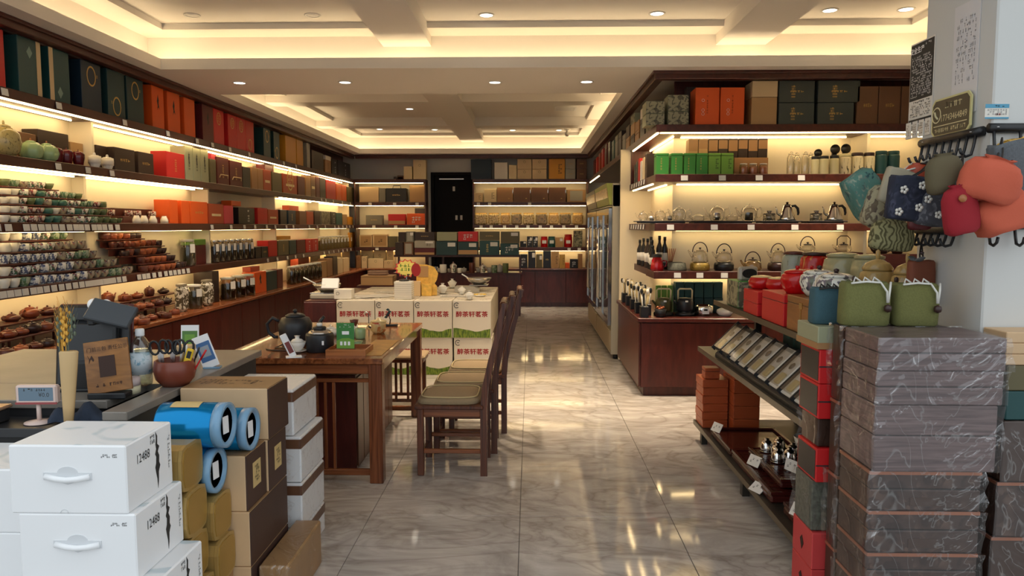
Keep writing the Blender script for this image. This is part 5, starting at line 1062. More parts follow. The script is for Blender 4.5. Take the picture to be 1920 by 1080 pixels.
B = {1: 'on back top shelf', 2: 'on back second shelf', 3: 'on back third shelf', 4: 'on back fourth shelf', 5: 'on back worktop'}
for k, a, b, h, c, what, deco in [(1, 757, 773, 24, 'cream', 'gift box', ''), (1, 775, 799, 36, 'cream', 'carton', 'knob'), (1, 738, 756, 5, 'dbrown', 'flat box', ''), (1, 745, 757, 7, 'brown', 'small box', ''),
    (2, 674, 710, 28, 'beige', 'gift box', ''), (2, 711, 723, 26, 'grey', 'gift box', ''), (2, 724, 762, 26, 'black', 'carry case', 'logo handle'), (2, 768, 798, 31, 'tan', 'gift box', ''),
    (3, 686, 717, 18, 'grey', 'gift box', 'logo'), (3, 728, 760, 20, 'red', 'gift box', 'band'), (3, 763, 799, 21, 'orange', 'gift box', 'wcol'),
    (4, 674, 698, 23, 'beige', 'gift box', 'frame'), (4, 699, 727, 24, 'beige', 'carton', 'frame'), (4, 728, 745, 20, 'olive', 'gift box', ''),
    (1, 883, 921, 37, 'navy', 'carton', ''), (1, 927, 952, 31, 'white', 'gift box', ''), (1, 954, 969, 26, 'cream', 'carton', ''),
    (1, 1029, 1059, 38, 'yellow', 'carton', 'inkcol'), (2, 887, 905, 17, 'beige', 'small box', 'inkcol'), (2, 908, 931, 24, 'cream', 'gift box', 'inkcol'),
    (2, 931.5, 962, 27, 'kraft', 'carry case', 'hinge'), (2, 963, 995, 27, 'brown', 'carry case', 'hinge'), (2, 996, 1028, 27, 'brown', 'carry case', 'hinge'), (2, 1029, 1061, 27, 'brown', 'carry case', 'hinge'), (2, 1063, 1098, 23, 'tan', 'gift box', 'panel'),
    (4, 975, 987, 11, 'black', 'small box', 'tag'), (4, 988, 998, 20, 'black', 'gift box', 'wcol tag'), (4, 998.5, 1008.5, 20, 'black', 'gift box', 'wcol tag'), (4, 1042, 1056, 18, 'tan', 'gift box', 'tag'), (4, 1076, 1092, 31, 'maroon', 'gift box', 'leaf'),
    (5, 974, 989, 26, 'black', 'carton', 'wcol'), (5, 990, 1004, 32, 'black', 'gift box', 'tag'), (5, 1005, 1017, 26, 'olive', 'gift box', 'tag'), (5, 1018.5, 1033, 33, 'black', 'tall box', 'logo'), (5, 1034, 1048, 31, 'tan', 'gift box', 'inkcol'), (5, 1049, 1059.5, 26, 'gold', 'gift box', 'inkcol'), (5, 1060, 1068, 10, 'orange', 'small box', ''), (5, 1069, 1083, 17, 'black', 'gift bag', 'wcol'), (5, 1084, 1092, 27, 'kraft', 'gift box', '')]:
    fbox(BY if k < 5 else 14.08, ZL[k], a, b, h, c, what, B[k], deco, .17 if k < 5 else .2)
fbox(BY, ZS[1] + 38.2 * BY / F, 0, 0, 0, 'navy', 'x', '') if 0 else None
for i, (a, b) in enumerate(((970, 997), (998, 1025))):
    for j in (0, 1): fbox(BY, ZS[1] + j * 18.6 * BY / F, a, b, 18.4, 'beige', 'carton', '%s row %s' % (('lower', 'upper')[j], B[1]), 'knob', .17)
for i, (a, b, c) in enumerate(((1060, 1079, 'lgrey'), (1081, 1100, 'brown'))):
    for j in (0, 1): fbox(BY, ZS[1] + j * 19 * BY / F, a, b, 18.8, c, 'carton', '%s row %s' % (('lower', 'upper')[j], B[1]), 'logo', .17)
fbox(BY + .17, ZS[3], 778, 799, 31, 'dbrown', 'carton', 'behind the orange box at back', '', .1)
# clear pouches
spots('pouch', S(212, 176, 112), [S(150, 104, 56), S(230, 204, 146)], 40, .5, .3); spots('pouchdark', S(150, 130, 96), [S(56, 48, 46), S(180, 160, 116)], 40, .48, .3); spots('pouchpale', S(220, 196, 144), [S(160, 122, 70), S(110, 116, 70)], 44, .52, .3)
for i, (a, b) in enumerate(((889, 914), (915, 937), (938, 957), (958, 979), (980, 1002), (1004, 1027), (1028, 1048), (1049, 1071), (1073, 1094))):
    x0, x1 = xAtY(a, BY, 1.6), xAtY(b, BY, 1.6); m = ('pouchpale', 'pouchpale', 'pouch', 'pouchdark', 'pouchpale', 'pouchdark', 'pouch', 'pouchdark', 'pouch')[i]; w_ = (x1 - x0) / 2 - .003
    o = MB().box(-w_, w_, -.045, .045, 0, .21, .03).build('herb_pouch', m, None, ((x0 + x1) / 2, BY + .05, ZS[3] + .0005)); MB().box(-w_ + .01, w_ - .01, -.012, .012, .205, .225, .003).build('sealed_top', 'goldpaper', o); ring(o, (0, -.046, .1), .05, 'tan' if 'tan' in M else 'gold_ink', '-y', name='window_rim'); thing(o, ('pale', 'golden', 'dark')[0 if m == 'pouchpale' else 1 if m == 'pouch' else 2] + ' clear pouch of dried herbs', 'pouch', B[3], x0, 'the left')
def tin(Y, z0, px, w, h, m, desc, place, cat='tin', ref='the left', ml=None, rr=.1):
    x = xAtY(px, Y, z0); r = w * Y / F / 2; hh = h * Y / F; o = empty('tea_tin', (x, Y + r, z0 + .0005))
    ob('body', cached('tnb', lambda: MB().lathe([(0, 0), (.96, 0), (1, .03), (1, .78), (.9, .84)], n=20).mesh('body')), m, o, None, None, (r, r, hh)); ob('lid', cached('tnl', lambda: MB().lathe([(.9, .83), (.93, .86), (.93, .97), (.85, 1), (0, 1)], n=20).mesh('lid')), ml or m, o, None, None, (r, r, hh))
    return o, thing(o, desc, cat, place, x, ref)
for px, w_, h_, m, nm_ in ((1020.5, 13, 20, 'redglaze', 'red'), (1034.5, 13, 20, PAL['teal'], 'teal green'), (1065.5, 15, 24, 'redglaze', 'large red')):
    o, _ = tin(BY, ZS[4], px, w_, h_, m, nm_ + ' round tea tin', B[4]); MB().box(-.04, .04, -.004, .0, .07, .13).build('label', 'tag', o, (0, -w_ * BY / F / 2 - .001, 0))
# cream cartons on the left end of the back worktop
for a, b, j in ((666, 676, 1), (677, 700, 1), (701, 724, 1), (725, 738, 1)): fbox(14.25, ZK, a, b, 33, 'cream', 'tall carton', B[5], 'knob', .15)
for a, b, h, c in ((668, 677, 24, 'kraft'), (678, 688, 22, 'cream'), (690, 719, 18, 'cream'), (720, 737, 14, 'beige')): fbox(14.02, ZK, a, b, h, c, 'low box', B[5], 'knob', .2)
# display shelf in front of the black door
DY = 12.5; zb = zAtY(850, 478, DY); zl = zAtY(850, 511, DY); dx0, dx1 = xAtY(739, DY, 1.), xAtY(976, DY, 1.)
ds = empty('display_stand', ((dx0 + dx1) / 2, DY + .2, 0)); w_ = (dx1 - dx0) / 2
MB().box(-w_, w_, -.22, .24, 0, zl - .03, .003).build('base', 'redwood', ds); MB().box(-w_ - .02, w_ + .02, -.24, .25, zl - .03, zl, .003).build('counter_board', 'redwood', ds); MB().box(-w_, w_, -.22, .22, zb - .035, zb, .003).build('upper_board', 'shelfwood', ds)
for x in (-w_, w_ - .03, -.3, .35): MB().box(x, x + .03, .15, .2, zl, zb - .035).build('post', 'shelfwood', ds)
thing(ds, 'low dark display stand in front of the black door', 'display stand')
PD = 'on the display stand'
for a, b, h0, h1, c, what, deco in ((741, 756, 0, 24, 'dbrown', 'bottle box', ''), (757, 775, 0, 24, 'brown', 'bottle box', 'panel'), (747, 760, 24.5, 43, 'dbrown', 'bottle box', ''), (761, 776, 24.5, 44, 'grey', 'bottle box', 'panel tag'),
    (777, 815, 0, 13, 'maroon', 'flat gift box', 'band'), (777, 815, 13.5, 27, 'lgrey', 'flat gift box', 'inkcol tag'), (778, 815, 27.5, 43, 'dbrown', 'flat gift box', 'logo'), (818, 857, 0, 26, 'dgreen', 'gift box', 'tag'), (819, 857, 26.5, 43, 'sage', 'flat box', ''),
    (859, 896, 0, 25, 'dgreen', 'gift box', 'band tag'), (859, 896, 25.5, 44, 'red', 'gift box', 'wcol'), (899, 936, 0, 27, 'green', 'gift box', 'col tag'), (899, 936, 27.5, 44, 'olive', 'gift box', 'logo'), (938, 973, 0, 22, 'green', 'gift box', 'wcol tag'), (939, 974, 22.5, 44, 'olive', 'gift box', 'tag')):
    fbox(DY - .1, zb + h0 * DY / F, a, b, h1 - h0, c, what, PD, deco, .22)
R = random.Random(5)
for i, (px, m, r_, h_, k_) in enumerate(((815, 'floralblue', .06, .10, 0), (823, 'porcelain', .035, .05, 1), (831, 'porcelain', .06, .14, 1), (843, 'porcelain', .035, .06, 1), (850, 'floral', .06, .13, 0), (853, 'porcelain', .04, .06, 1), (862, 'porcelain', .04, .08, 1), (870, 'porcelain', .05, .06, 0), (885, 'clay2', .05, .17, 1), (897, 'porcelain', .05, .07, 0), (905, 'floral', .06, .11, 0), (918, 'porcelain', .06, .08, 0), (927, 'floralgreen', .05, .13, 1), (937, 'porcelain', .06, .10, 1), (948, 'greencup', .05, .16, 1))):
    Y = DY - .08 + .2 * (i % 2); x = xAtY(px, Y, zl); o = cup(x, Y, zl + .0005, r_, h_, m, 'porcelain_cup', k_)
    if i % 3 == 1: ob('lid', cached('smlid', lambda: MB().lathe([(.95, 1), (.6, 1.15), (.2, 1.25), (.2, 1.4), (0, 1.45)], n=12).mesh('lid')), m, o)
    thing(o, 'small porcelain piece below the boxes', 'cup', PD, x, 'the left')
# ================================================================ right unit goods
Q = {1: 'on right top shelf', 2: 'on right second shelf', 3: 'on right third shelf', 4: 'on right fourth shelf', 5: 'on right corner worktop'}
RF = 6.66
PAL['dteal'] = paper('dteal', 62, 70, 66); CW['dteal'] = 'dark teal'
for a, b, h0, h1, c, what, deco in ((1211, 1246, 0, 21, 'sage', 'floral box', 'leaf'), (1211, 1246, 21.5, 44, 'sage', 'floral box', 'leaf'), (1252, 1291, 0, 25, 'sage', 'floral carton', 'leaf'), (1252, 1291, 25.5, 55, 'sage', 'floral carton', 'leaf'),
    (1303, 1348, 0, 68, 'orange', 'tall tin', 'circ'), (1350, 1395, 0, 68, 'orange', 'tall tin', 'circ'), (1408, 1456, 0, 50, 'tan', 'gift box', ''), (1410, 1458, 50.5, 83, 'beige', 'gift box', ''),
    (1459, 1526, 0, 40, 'dteal', 'carton', 'col logo'), (1460, 1527, 40.5, 81, 'dteal', 'carton', 'col logo'), (1532, 1600, 0, 40, 'dteal', 'carton', 'col logo'), (1533, 1612, 40.5, 83, 'dteal', 'carton', 'col logo'), (1605, 1645, 0, 69, 'brown', 'tall box', 'logo'), (1646, 1687, 0, 69, 'brown', 'tall box', 'logo'), (1688, 1716, 0, 69, 'brown', 'tall box', '')):
    fbox(RF, ZS[1] + h0 * RF / F, a, b, h1 - h0, c, what, Q[1] if h0 == 0 else 'upper row ' + Q[1], deco, .22)
fbox(RF + .26, ZS[1], 1285, 1397, 80, 'dbrown', 'panel box', Q[1], '', .1)
for a, b, c, dc in ((1230, 1254, 'bgreen', 'col'), (1258, 1280, 'bgreen', 'col'), (1282, 1304, 'bgreen', 'col'), (1305, 1327, 'bgreen', 'col'), (1328, 1351, 'lgreen', 'inkcol'), (1352, 1375, 'lgreen', 'inkcol')): fbox(RF - .01, ZS[2], a, b, 39, c, 'tea box', Q[2], dc, .12, .12)
spots('hexdark', S(46, 40, 38), [S(70, 62, 58), S(30, 26, 26)], 120, .5, .5)
for i in range(8):
    a = 1290 + i * 18.6; c = ('rust', 'kraft')[i < 2 and 1 or 0]; o = fbox(RF + .16, ZS[2], a, a + 17.8, 67, 'tan' if i < 2 else 'dbrown', 'slim box', 'in back row ' + Q[2], '', .12); MB().box(-.04, .04, -.0618, -.06, .22 + .02 * (i % 2), .318).build('pink_top', PAL['kraft'], o)
for px in (1394, 1412, 1431):
    o = gjar(2, 0, .038, .10, 'small glass jar of rosebuds', 'crystal', 'clay3', xf=-3.44, tag_=False); o.location = (xAtY(px, RF + .04, 2.0), RF + .04, ZS[2] + .0005); r_ = [x for x in REG if x[0] is o][0]; REG.remove(r_); thing(o, 'small glass jar of rosebuds', 'jar', Q[2], o.location.x, 'the left')
fbox(RF + .09, ZS[2], 1376, 1440, 32, 'kraft', 'low carton', 'behind glass jars ' + Q[2], '', .06)
for i, px in enumerate((1482, 1495, 1509, 1521)):
    x = xAtY(px, RF + .05 + .05 * (i % 2), 2.0); o = MB().lathe([(0, .002), (.032, .002), (.034, .01), (.034, .15), (.024, .17), (.02, .18)], n=18).build('clear_bottle', 'glassware', None, (x, RF + .05 + .08 * (i % 2), ZS[2] + .0005)); MB().lathe([(.022, .178), (.024, .185), (.012, .2), (0, .202)], n=12).build('stopper', 'glassware', o); thing(o, 'clear glass bottle with stopper', 'bottle', Q[2], x, 'the left')
mat('creamcan', S(206, 196, 150), .35); spots('flowercan', S(214, 200, 158), [S(90, 60, 40), S(60, 70, 40)], 3.0, .57, .35)
for px, w_, h_, m, d_, l_ in ((1530, 14, 33, 'creamcan', 'plain cream canister with black cap', 'blackplast'), (1547, 19, 34, 'creamcan', 'plain cream canister with black cap', 'blackplast'), (1567, 17, 35, 'creamcan', 'plain cream canister with black cap', 'blackplast'), (1588, 23, 38, 'flowercan', 'cream canister with painted blossom', 'creamcan'), (1611, 22, 40, 'flowercan', 'cream canister with painted blossom', 'claydark'), (1633, 20, 40, 'flowercan', 'cream canister with painted blossom', 'claydark'), (1656, 22, 43, PAL['green'], 'tall dark green canister', PAL['green']), (1679, 22, 43, PAL['green'], 'tall dark green canister', PAL['green'])): tin(RF, ZS[2], px, w_, h_, m, d_, Q[2], 'canister', 'the left', l_)
for px, py, r_ in ((1534, 287, .036), (1566, 280, .044), (1586, 279, .044)):
    p = onY(px, py, 6.9); o = empty('black_plate', (p.x, 6.9, ZS[2] + .0005)); zz = p.z - ZS[2]; MB().lathe([(0, -.006), (r_, -.004), (r_, .004), (0, .006)], n=22).xf(Matrix.Translation((0, 0, zz)) @ Matrix.Rotation(math.pi / 2, 4, 'X')).build('disc', 'blackplast', o); MB().box(-.02, .02, .008, .03, 0, zz - r_ * .5).build('stand', 'blackplast', o); thing(o, 'round black plate standing behind cream canisters', 'plate', '', p.x, 'the left')
# side run, second shelf
for i, (y, c, w_) in enumerate(((8.05, 'dgreen', .1), (7.92, 'green', .1), (7.78, 'red', .1), (7.62, 'white', .1), (7.46, 'cream', .1), (7.28, 'dbrown', .12))):
    h_ = .20 + .02 * (i % 3); s = put_box('slim_box', 1.12, 1.30, y - w_ / 2, y + w_ / 2, ZS[2] + .0005, ZS[2] + h_, PAL[c]); print_on(s, .015, .12, 1, 5, 'gold_ink', (-.0905, 0, h_ * .5), '-x', 3); thing(s, CW[c] + ' slim box on the shelf corner above fridge side', 'box', '', -y, 'entrance')
for i, (y, z0, h_, c) in enumerate(((7.0, 0, .17, 'sage'), (7.16, 0, .23, 'sage'), (7.32, 0, .26, 'sage'), (7.62, 0, .20, 'black'), (7.62, .202, .1, 'white'), (8.0, 0, .12, 'kraft'), (8.0, .122, .1, 'kraft'), (8.35, 0, .12, 'dbrown'), (8.35, .122, .12, 'tan'), (8.35, .244, .1, 'sage'), (8.75, 0, .14, 'kraft'), (8.75, .142, .13, 'dbrown'), (9.1, 0, .22, 'grey'), (9.5, 0, .3, 'dbrown'), (9.9, 0, .3, 'grey'), (10.3, 0, .28, 'teal'), (10.8, 0, .32, 'black'), (11.3, 0, .34, 'maroon'), (11.8, 0, .32, 'red'), (12.3, 0, .30, 'rust'), (12.8, 0, .28, 'red'), (13.3, 0, .28, 'maroon'))):
    w_ = .15 if y < 7.4 else .3; s = put_box('stored_carton', 1.13, 1.42, y - w_ / 2, y + w_ / 2, ZS[1] + z0 + .0005, ZS[1] + z0 + h_, PAL[c], .25 if z0 == 0 else 0); 
    if c == 'sage': MB().box(-.1465, -.145, -w_ / 2 + .004, w_ / 2 - .004, .01, h_ - .01).build('floral_print', 'leafprint', s)
    thing(s, CW[c] + ' carton stored above the fridges', 'box', '', y + z0 * .01, 'the entrance')
# third shelf: glass teapots and steel kettle sets on black trays
glass('teaglass', (.97, .95, .90), .20, .04); mat('chrome', (.75, .72, .68), .08, metal=1); mat('chromedark', (.30, .28, .26), .12, metal=1)
def tray_at(a, b, Y, z, desc, dep=.26, h=.022):
    x0, x1 = xAtY(a, Y, z), xAtY(b, Y, z); o = empty('tea_tray', ((x0 + x1) / 2, Y + dep / 2, z + .0005)); w_ = (x1 - x0) / 2; MB().box(-w_ + .03, w_ - .03, -dep / 2 + .02, dep / 2 - .02, 0, h * .6).build('base', 'blackplast', o); MB().box(-w_, w_, -dep / 2, dep / 2, h * .6, h, .003).build('top', 'blackplast', o); return thing(o, desc, 'tray')
tray_at(1195, 1292, 6.63, ZS[3], 'long black tea tray under the cluster of glass pots'); tray_at(1296, 1418, 6.63, ZS[3], 'long black tea tray under two glass teapots'); tray_at(1426, 1505, 6.63, ZS[3], 'black tea tray under the left steel kettle'); tray_at(1514, 1590, 6.63, ZS[3], 'black tea tray under the right steel kettle')
ZT3 = ZS[3] + .0232
def gpot(px, s, desc, rz=math.pi, kind=0, Y=6.74, fill=None, m='teaglass', order=None):
    x = xAtY(px, Y, ZT3); o = teapot(x, Y, ZT3, s, m, rz, kind, 'glass_teapot')
    if fill: MB().lathe([(0, .03), (.2, .03), (.2, .42), (0, .42)], n=14).build('infuser', fill, o)
    return thing(o, desc, 'teapot')
gpot(1309, .12, 'small clear glass pot with handle, left of a tall one', math.pi, 1); gpot(1344, .17, 'clear glass teapot with infuser on the first long tray', math.pi, 3, 6.8, 'steel'); gpot(1372, .115, 'small clear glass cup pot beside a greenish teapot', math.pi, 1); gpot(1404, .175, 'clear glass teapot with greenish infuser on long tray', math.pi, 3, 6.8, 'tealeaf')
for i, (px, s_, kd) in enumerate(((1206, .10, 3), (1222, .10, 1), (1238, .12, 3), (1256, .11, 1), (1274, .15, 3))): gpot(px, s_, '%s clear glass pot in the crowded left cluster' % ('first', 'second', 'third', 'fourth', 'fifth and largest')[i], math.pi, kd, 6.69 + .13 * (i % 2), 'steel' if i % 2 else None)
def kettle_set(px0, px1, desc1, desc2):
    x = xAtY(px1, 6.76, ZT3); o = empty('steel_kettle', (x, 6.76, ZT3)); o.scale = (1.0,) * 3
    MB().lathe([(0, 0), (.072, 0), (.076, .006), (.072, .03), (.045, .11), (.034, .135), (.03, .137)], n=24).build('body', 'chrome', o); MB().lathe([(.08, 0), (.08, .012), (.06, .014)], n=24).build('heating_base', 'blackplast', o); MB().lathe([(.034, .136), (.03, .145), (.01, .15), (.014, .165), (0, .17)], n=14).build('lid', 'chromedark', o)
    MB().tube([(-.06, 0, .05), (-.085, 0, .065), (-.092, 0, .10), (-.105, 0, .125)], [.012, .009, .006, .005], 8).build('spout', 'chrome', o); MB().tube([(.035, 0, .13), (.07, 0, .135), (.095, 0, .11), (.102, 0, .07), (.098, 0, .05)], [.009, .012, .013, .011, .007], 8).build('handle', 'blackplast', o); thing(o, desc1, 'kettle')
    x = xAtY(px0, 6.76, ZT3); o = empty('tea_warmer', (x, 6.76, ZT3)); MB().lathe([(0, 0), (.05, 0), (.05, .06), (.046, .06), (.046, .005), (0, .005)], n=18).build('glass_pot', 'teaglass', o); MB().lathe([(.052, .058), (.052, .066), (.02, .07), (.02, .085), (.026, .09), (0, .092)], n=18).build('lid', 'chromedark', o)
    for k in range(5): a = k * 1.2566; MB().tube([(.052 * math.cos(a), .052 * math.sin(a), .0), (.052 * math.cos(a), .052 * math.sin(a), .06)], .003, 5).build('rib', 'chromedark', o)
    MB().lathe([(.0, .005), (.025, .005), (.025, .05), (0, .05)], n=12).build('filter', 'steel', o); thing(o, desc2, 'teapot')
kettle_set(1442, 1475, 'shiny steel kettle with black handle, left of two', 'small ribbed glass pot beside the left steel kettle'); kettle_set(1530, 1563, 'shiny steel kettle with black handle, right of two', 'small ribbed glass pot beside the right steel kettle')
# fourth shelf: bottles and glass kettles
Z4 = ZS[4] + .0005
for i, (px, Y, h_, c) in enumerate(((1190, 7.7, .26, 'black'), (1197, 7.45, .28, 'black'), (1206, 7.2, .28, 'dbrown'), (1214, 7.0, .30, 'black'), (1222, 6.95, .27, 'black'), (1204, 6.9, .22, 'black'), (1236, 6.98, .31, 'dbrown'), (1246, 7.0, .30, 'black'))):
    x = max(1.135, xAtY(px, Y, 1.2)); o = empty('wine_bottle', (x, Y, Z4)); MB().lathe([(0, 0), (.028, 0), (.03, .01), (.03, h_ * .62), (.012, h_ * .8), (.012, h_ * .95)], n=14).build('body', PAL[c], o); MB().lathe([(.014, h_ * .88), (.014, h_), (0, h_)], n=10).build('cap', 'blackplast', o); MB().lathe([(.0305, h_ * .2), (.0305, h_ * .5)], n=14).build('label', 'paperwhite', o); thing(o, 'dark bottle with pale label at shelf corner', 'bottle', '', x + Y * .001, 'the left')
x = xAtY(1232, 6.72, 1.15); o = empty('red_glass_pot', (x, 6.72, Z4)); MB().lathe([(0, 0), (.055, 0), (.06, .02), (.05, .09), (.04, .11), (.038, .125)], n=18).build('body', mat('redglass', (.35, .005, .01), .08), o); MB().lathe([(.042, .12), (.042, .145), (.02, .15), (0, .15)], n=16).build('lid', 'blackplast', o); MB().tube([(.05, 0, .09), (.085, 0, .085), (.08, 0, .04), (.055, 0, .03)], .006, 7).build('handle', 'redglass', o); thing(o, 'deep red glass pot with black lid', 'pot')
mat('stonegrey', S(96, 96, 84), .8, var=.3, vs=60); x = xAtY(1270, 6.7, 1.15); o = empty('stone_burner', (x, 6.72, Z4)); MB().lathe([(0, 0), (.085, 0), (.088, .01), (.075, .07), (.06, .072), (.055, .05), (0, .05)], n=22).build('body', 'stonegrey', o); MB().lathe([(.06, .071), (.04, .078), (0, .079)], n=18).build('hob', 'blackplast', o); thing(o, 'grey stone stove base on the fourth right shelf', 'stove')
o = empty('reed_holder', (xAtY(1258, 6.95, 1.15), 6.98, Z4)); MB().lathe([(0, 0), (.022, 0), (.024, .07), (.02, .075)], n=12).build('cup', 'clay2', o)
for k in range(5): MB().tube([(.004 * k - .01, 0, .03), (-.03 + .02 * k, .005 * k, .19)], .004, 5).build('reed', 'clay3', o)
thing(o, 'reddish reed sticks in a clay holder', 'reed holder')
def stove_kettle(px, desc, base, bm, kk, hm, oct_=False, s=.16, km='teaglass', lid=None, zoff=0):
    x = xAtY(px, 6.74, 1.15); zz = Z4 + zoff
    if base:
        b = empty('electric_stove', (x, 6.74, zz)); MB().lathe([(0, 0), (.075, 0), (.088, .012), (.088, .05), (.08, .07), (.06, .072)], n=24).build('body', bm, b); MB().lathe([(.062, .071), (.062, .076), (0, .076)], n=20).build('hob', 'blackplast', b); thing(b, 'round stove base under ' + desc, 'stove'); zz += .077
    o = loop_kettle(x, 6.74, zz, s, km, hm, math.pi, kk, 'glass_kettle', lid); return thing(o, desc, 'kettle')
spots('goldstone', S(170, 140, 62), [S(120, 100, 40), S(200, 170, 90)], 60, .5, .4)
x_ = stove_kettle(1312, 'glass kettle with angular bronze handle', True, 'goldstone', 1, 'claydark', True); stove_kettle(1357, 'glass kettle with thick black handle', True, 'blackplast', 0, 'blackplast'); stove_kettle(1411, 'ribbed glass kettle with brown loop handle', False, None, 0, 'claydark', s=.165, km=glass('amberglass', (.80, .66, .42), .2, .1), lid='claydark'); stove_kettle(1458, 'clear glass kettle on a dark bowl stove', True, 'claydark', 1, 'claydark', s=.15)
for i, (px, d_) in enumerate(((1517, 'steel-lidded glass kettle above the red canister'), (1585, 'glass kettle with angled brown handle beside divider'))):
    x = xAtY(px, 6.75, 1.3); b = put_box('wooden_box', x - .17, x + .13, 6.68, 6.92, Z4, Z4 + .165, PAL['maroon'], .2); thing(b, 'dark wooden box under ' + d_, 'box'); thing(loop_kettle(x, 6.79, Z4 + .166, .155, 'teaglass', 'claydark', math.pi, 2, 'glass_kettle', 'chromedark', i == 1), d_, 'kettle')
x = xAtY(1653, 6.8, 1.3); b = put_box('wooden_riser', x - .15, x + .3, 6.70, 7.0, Z4, Z4 + .15, PAL['maroon'], 0); thing(b, 'dark wooden riser box behind the green canisters', 'box'); thing(teapot(x + .01, 6.85, Z4 + .151, .13, 'claydark', math.pi, 1, 'clay_teapot'), 'brown teapot on the wooden riser near pillar', 'teapot'); thing(teapot(x + .17, 6.86, Z4 + .151, .13, 'clay2', math.pi, 3, 'clay_teapot'), 'tall brown teapot half hidden by the pillar', 'teapot')
# corner worktop
Z5 = ZKR + .0005
for i in range(9):
    Y = 6.62 + i * .165; x = 1.02 + (i % 2) * .05; o = empty('brush_caddy', (x, Y, Z5)); MB().box(-.035, .035, -.05, .05, 0, .10, .003).build('holder', 'blackplast', o); R = random.Random(i)
    for k in range(6):
        a, b_ = R.uniform(-.03, .03), R.uniform(-.04, .04); MB().tube([(a * .5, b_ * .5, .02), (a * 1.6, b_ * 1.4, .20 + R.uniform(0, .04))], .006, 5).build('brush_handle', ('blackplast', 'paperwhite', 'piping')[k % 3], o); MB().lathe([(.006, 0), (.014, .02), (.012, .045), (0, .05)], (a * 1.6, b_ * 1.4, .205 + .0 * k), 7).build('brush_head', ('piping', 'blackplast', 'paperwhite')[k % 3], o)
    thing(o, 'black caddy crowded with tea brushes at worktop edge', 'brush caddy', '', Y, 'the entrance')
o = empty('snack_basket', (1.17, 6.64, Z5)); MB().lathe([(0, 0), (.04, 0), (.055, .07), (.05, .07)], n=14).build('basket', 'blackplast', o)
for k in range(9): a = k * .7; MB().lathe([(0, 0), (.012, .006), (.012, .016), (0, .022)], (.028 * math.cos(a) * (k > 0), .028 * math.sin(a) * (k > 0), .062 + .008 * (k % 3)), 8).build('bead', 'clay3', o)
thing(o, 'small black basket heaped with orange beads', 'basket')
mat('oliveiron', S(70, 66, 34), .4); mat('handleivory', S(200, 186, 150), .4)
for px, m, d_ in ((1244, 'oliveiron', 'olive green kettle with ivory arched handle on stove'), (1284, 'castiron', 'black kettle with ivory arched handle on stove')):
    x = xAtY(px, 6.76, .75); b = empty('hot_plate', (x, 6.76, Z5)); MB().lathe([(0, 0), (.085, 0), (.09, .01), (.088, .03), (.06, .034)], n=22).build('body', 'blackplast', b); MB().lathe([(.062, .033), (.062, .037), (0, .037)], n=18).build('plate', 'chromedark', b); thing(b, 'flat hot plate under the ' + d_.split(' with')[0], 'hot plate')
    o = empty('kettle', (x, 6.76, Z5 + .038)); MB().lathe([(0, 0), (.066, 0), (.076, .02), (.074, .09), (.066, .11), (.06, .113)], n=22).build('body', m, o); MB().lathe([(.06, .112), (.058, .12), (.02, .126), (0, .127)], n=18).build('lid', m, o); MB().tube([(-.065, 0, .06), (-.09, 0, .085), (-.105, 0, .10)], [.014, .01, .008], 8).build('spout', m, o); MB().box(-.012, .012, -.08, -.072, .09, .105).build('badge', 'whitecard', o)
    MB().tube([(-.062, 0, .10), (-.064, 0, .19), (-.05, 0, .205), (.05, 0, .205), (.064, 0, .19), (.062, 0, .10)], .008, 8).build('handle', 'handleivory', o); thing(o, d_, 'kettle')
x = xAtY(1320, 6.76, .75); o = empty('steel_cooker', (x, 6.78, Z5)); MB().lathe([(0, 0), (.08, 0), (.086, .008), (.086, .085), (.08, .092), (.074, .092), (.074, .02), (0, .02)], n=26).build('body', 'chrome', o); MB().prism([(-.03, .02), (.03, .02), (.032, .06), (.018, .075), (-.018, .075), (-.032, .06)], .004, (0, -.089, 0)).build('control_panel', 'whitecard', o); MB().box(-.016, .016, -.0905, -.089, .048, .066).build('screen', 'blackplast', o); thing(o, 'round steel electric cooker with control panel', 'cooker')
x = xAtY(1360, 6.72, .75); o = empty('rabbit_dish', (x, 6.74, Z5)); MB().lathe([(0, 0), (.05, 0), (.075, .03), (.07, .055), (.04, .07), (0, .075)], n=20).build('body', 'porcelain', o); MB().lathe([(0, -.03), (.025, -.015), (.03, .01), (0, .03)], (.05, 0, .065), 14).build('head', 'porcelain', o)
for k in (-1, 1): MB().lathe([(0, 0), (.009, .015), (.007, .035), (0, .045)], (.045, k * .014, .085), 8).build('ear', 'porcelain', o)
thing(o, 'white porcelain rabbit-shaped dish', 'dish')
x = xAtY(1415, 6.72, .75); o = MB().lathe([(0, 0), (.05, 0), (.09, .02), (.10, .035), (.09, .03), (.04, .012), (0, .01)], n=20).build('shallow_dish', 'porcelain', None, (x, 6.74, Z5)); MB().lathe([(.04, .012), (.03, .03), (0, .035)], n=10).build('figurine', 'porcelain', o); thing(o, 'shallow white dish right of the porcelain rabbit', 'dish')
for i in range(5):
    for j in range(2): fbox(6.94, Z5 + j * .145, 1266 + i * 18, 1283 + i * 18, 29, 'dgreen' if j == 0 else 'green', 'boxed tea tin', '%s row on the corner worktop' % ('lower', 'upper')[j], 'panel' if 0 else '', .1)
for i in range(3): fbox(7.02, Z5, 1229 + i * 11, 1239 + i * 11, 50, 'lgreen', 'upright box', 'behind the olive kettle', '', .03)
thing(put_box('pale_panel', 1.12, 1.36, 8.22, 8.26, Z5, Z5 + .3, PAL['sage'], 0), 'pale grey-green panel leaning at worktop far corner', 'panel') if 0 else None
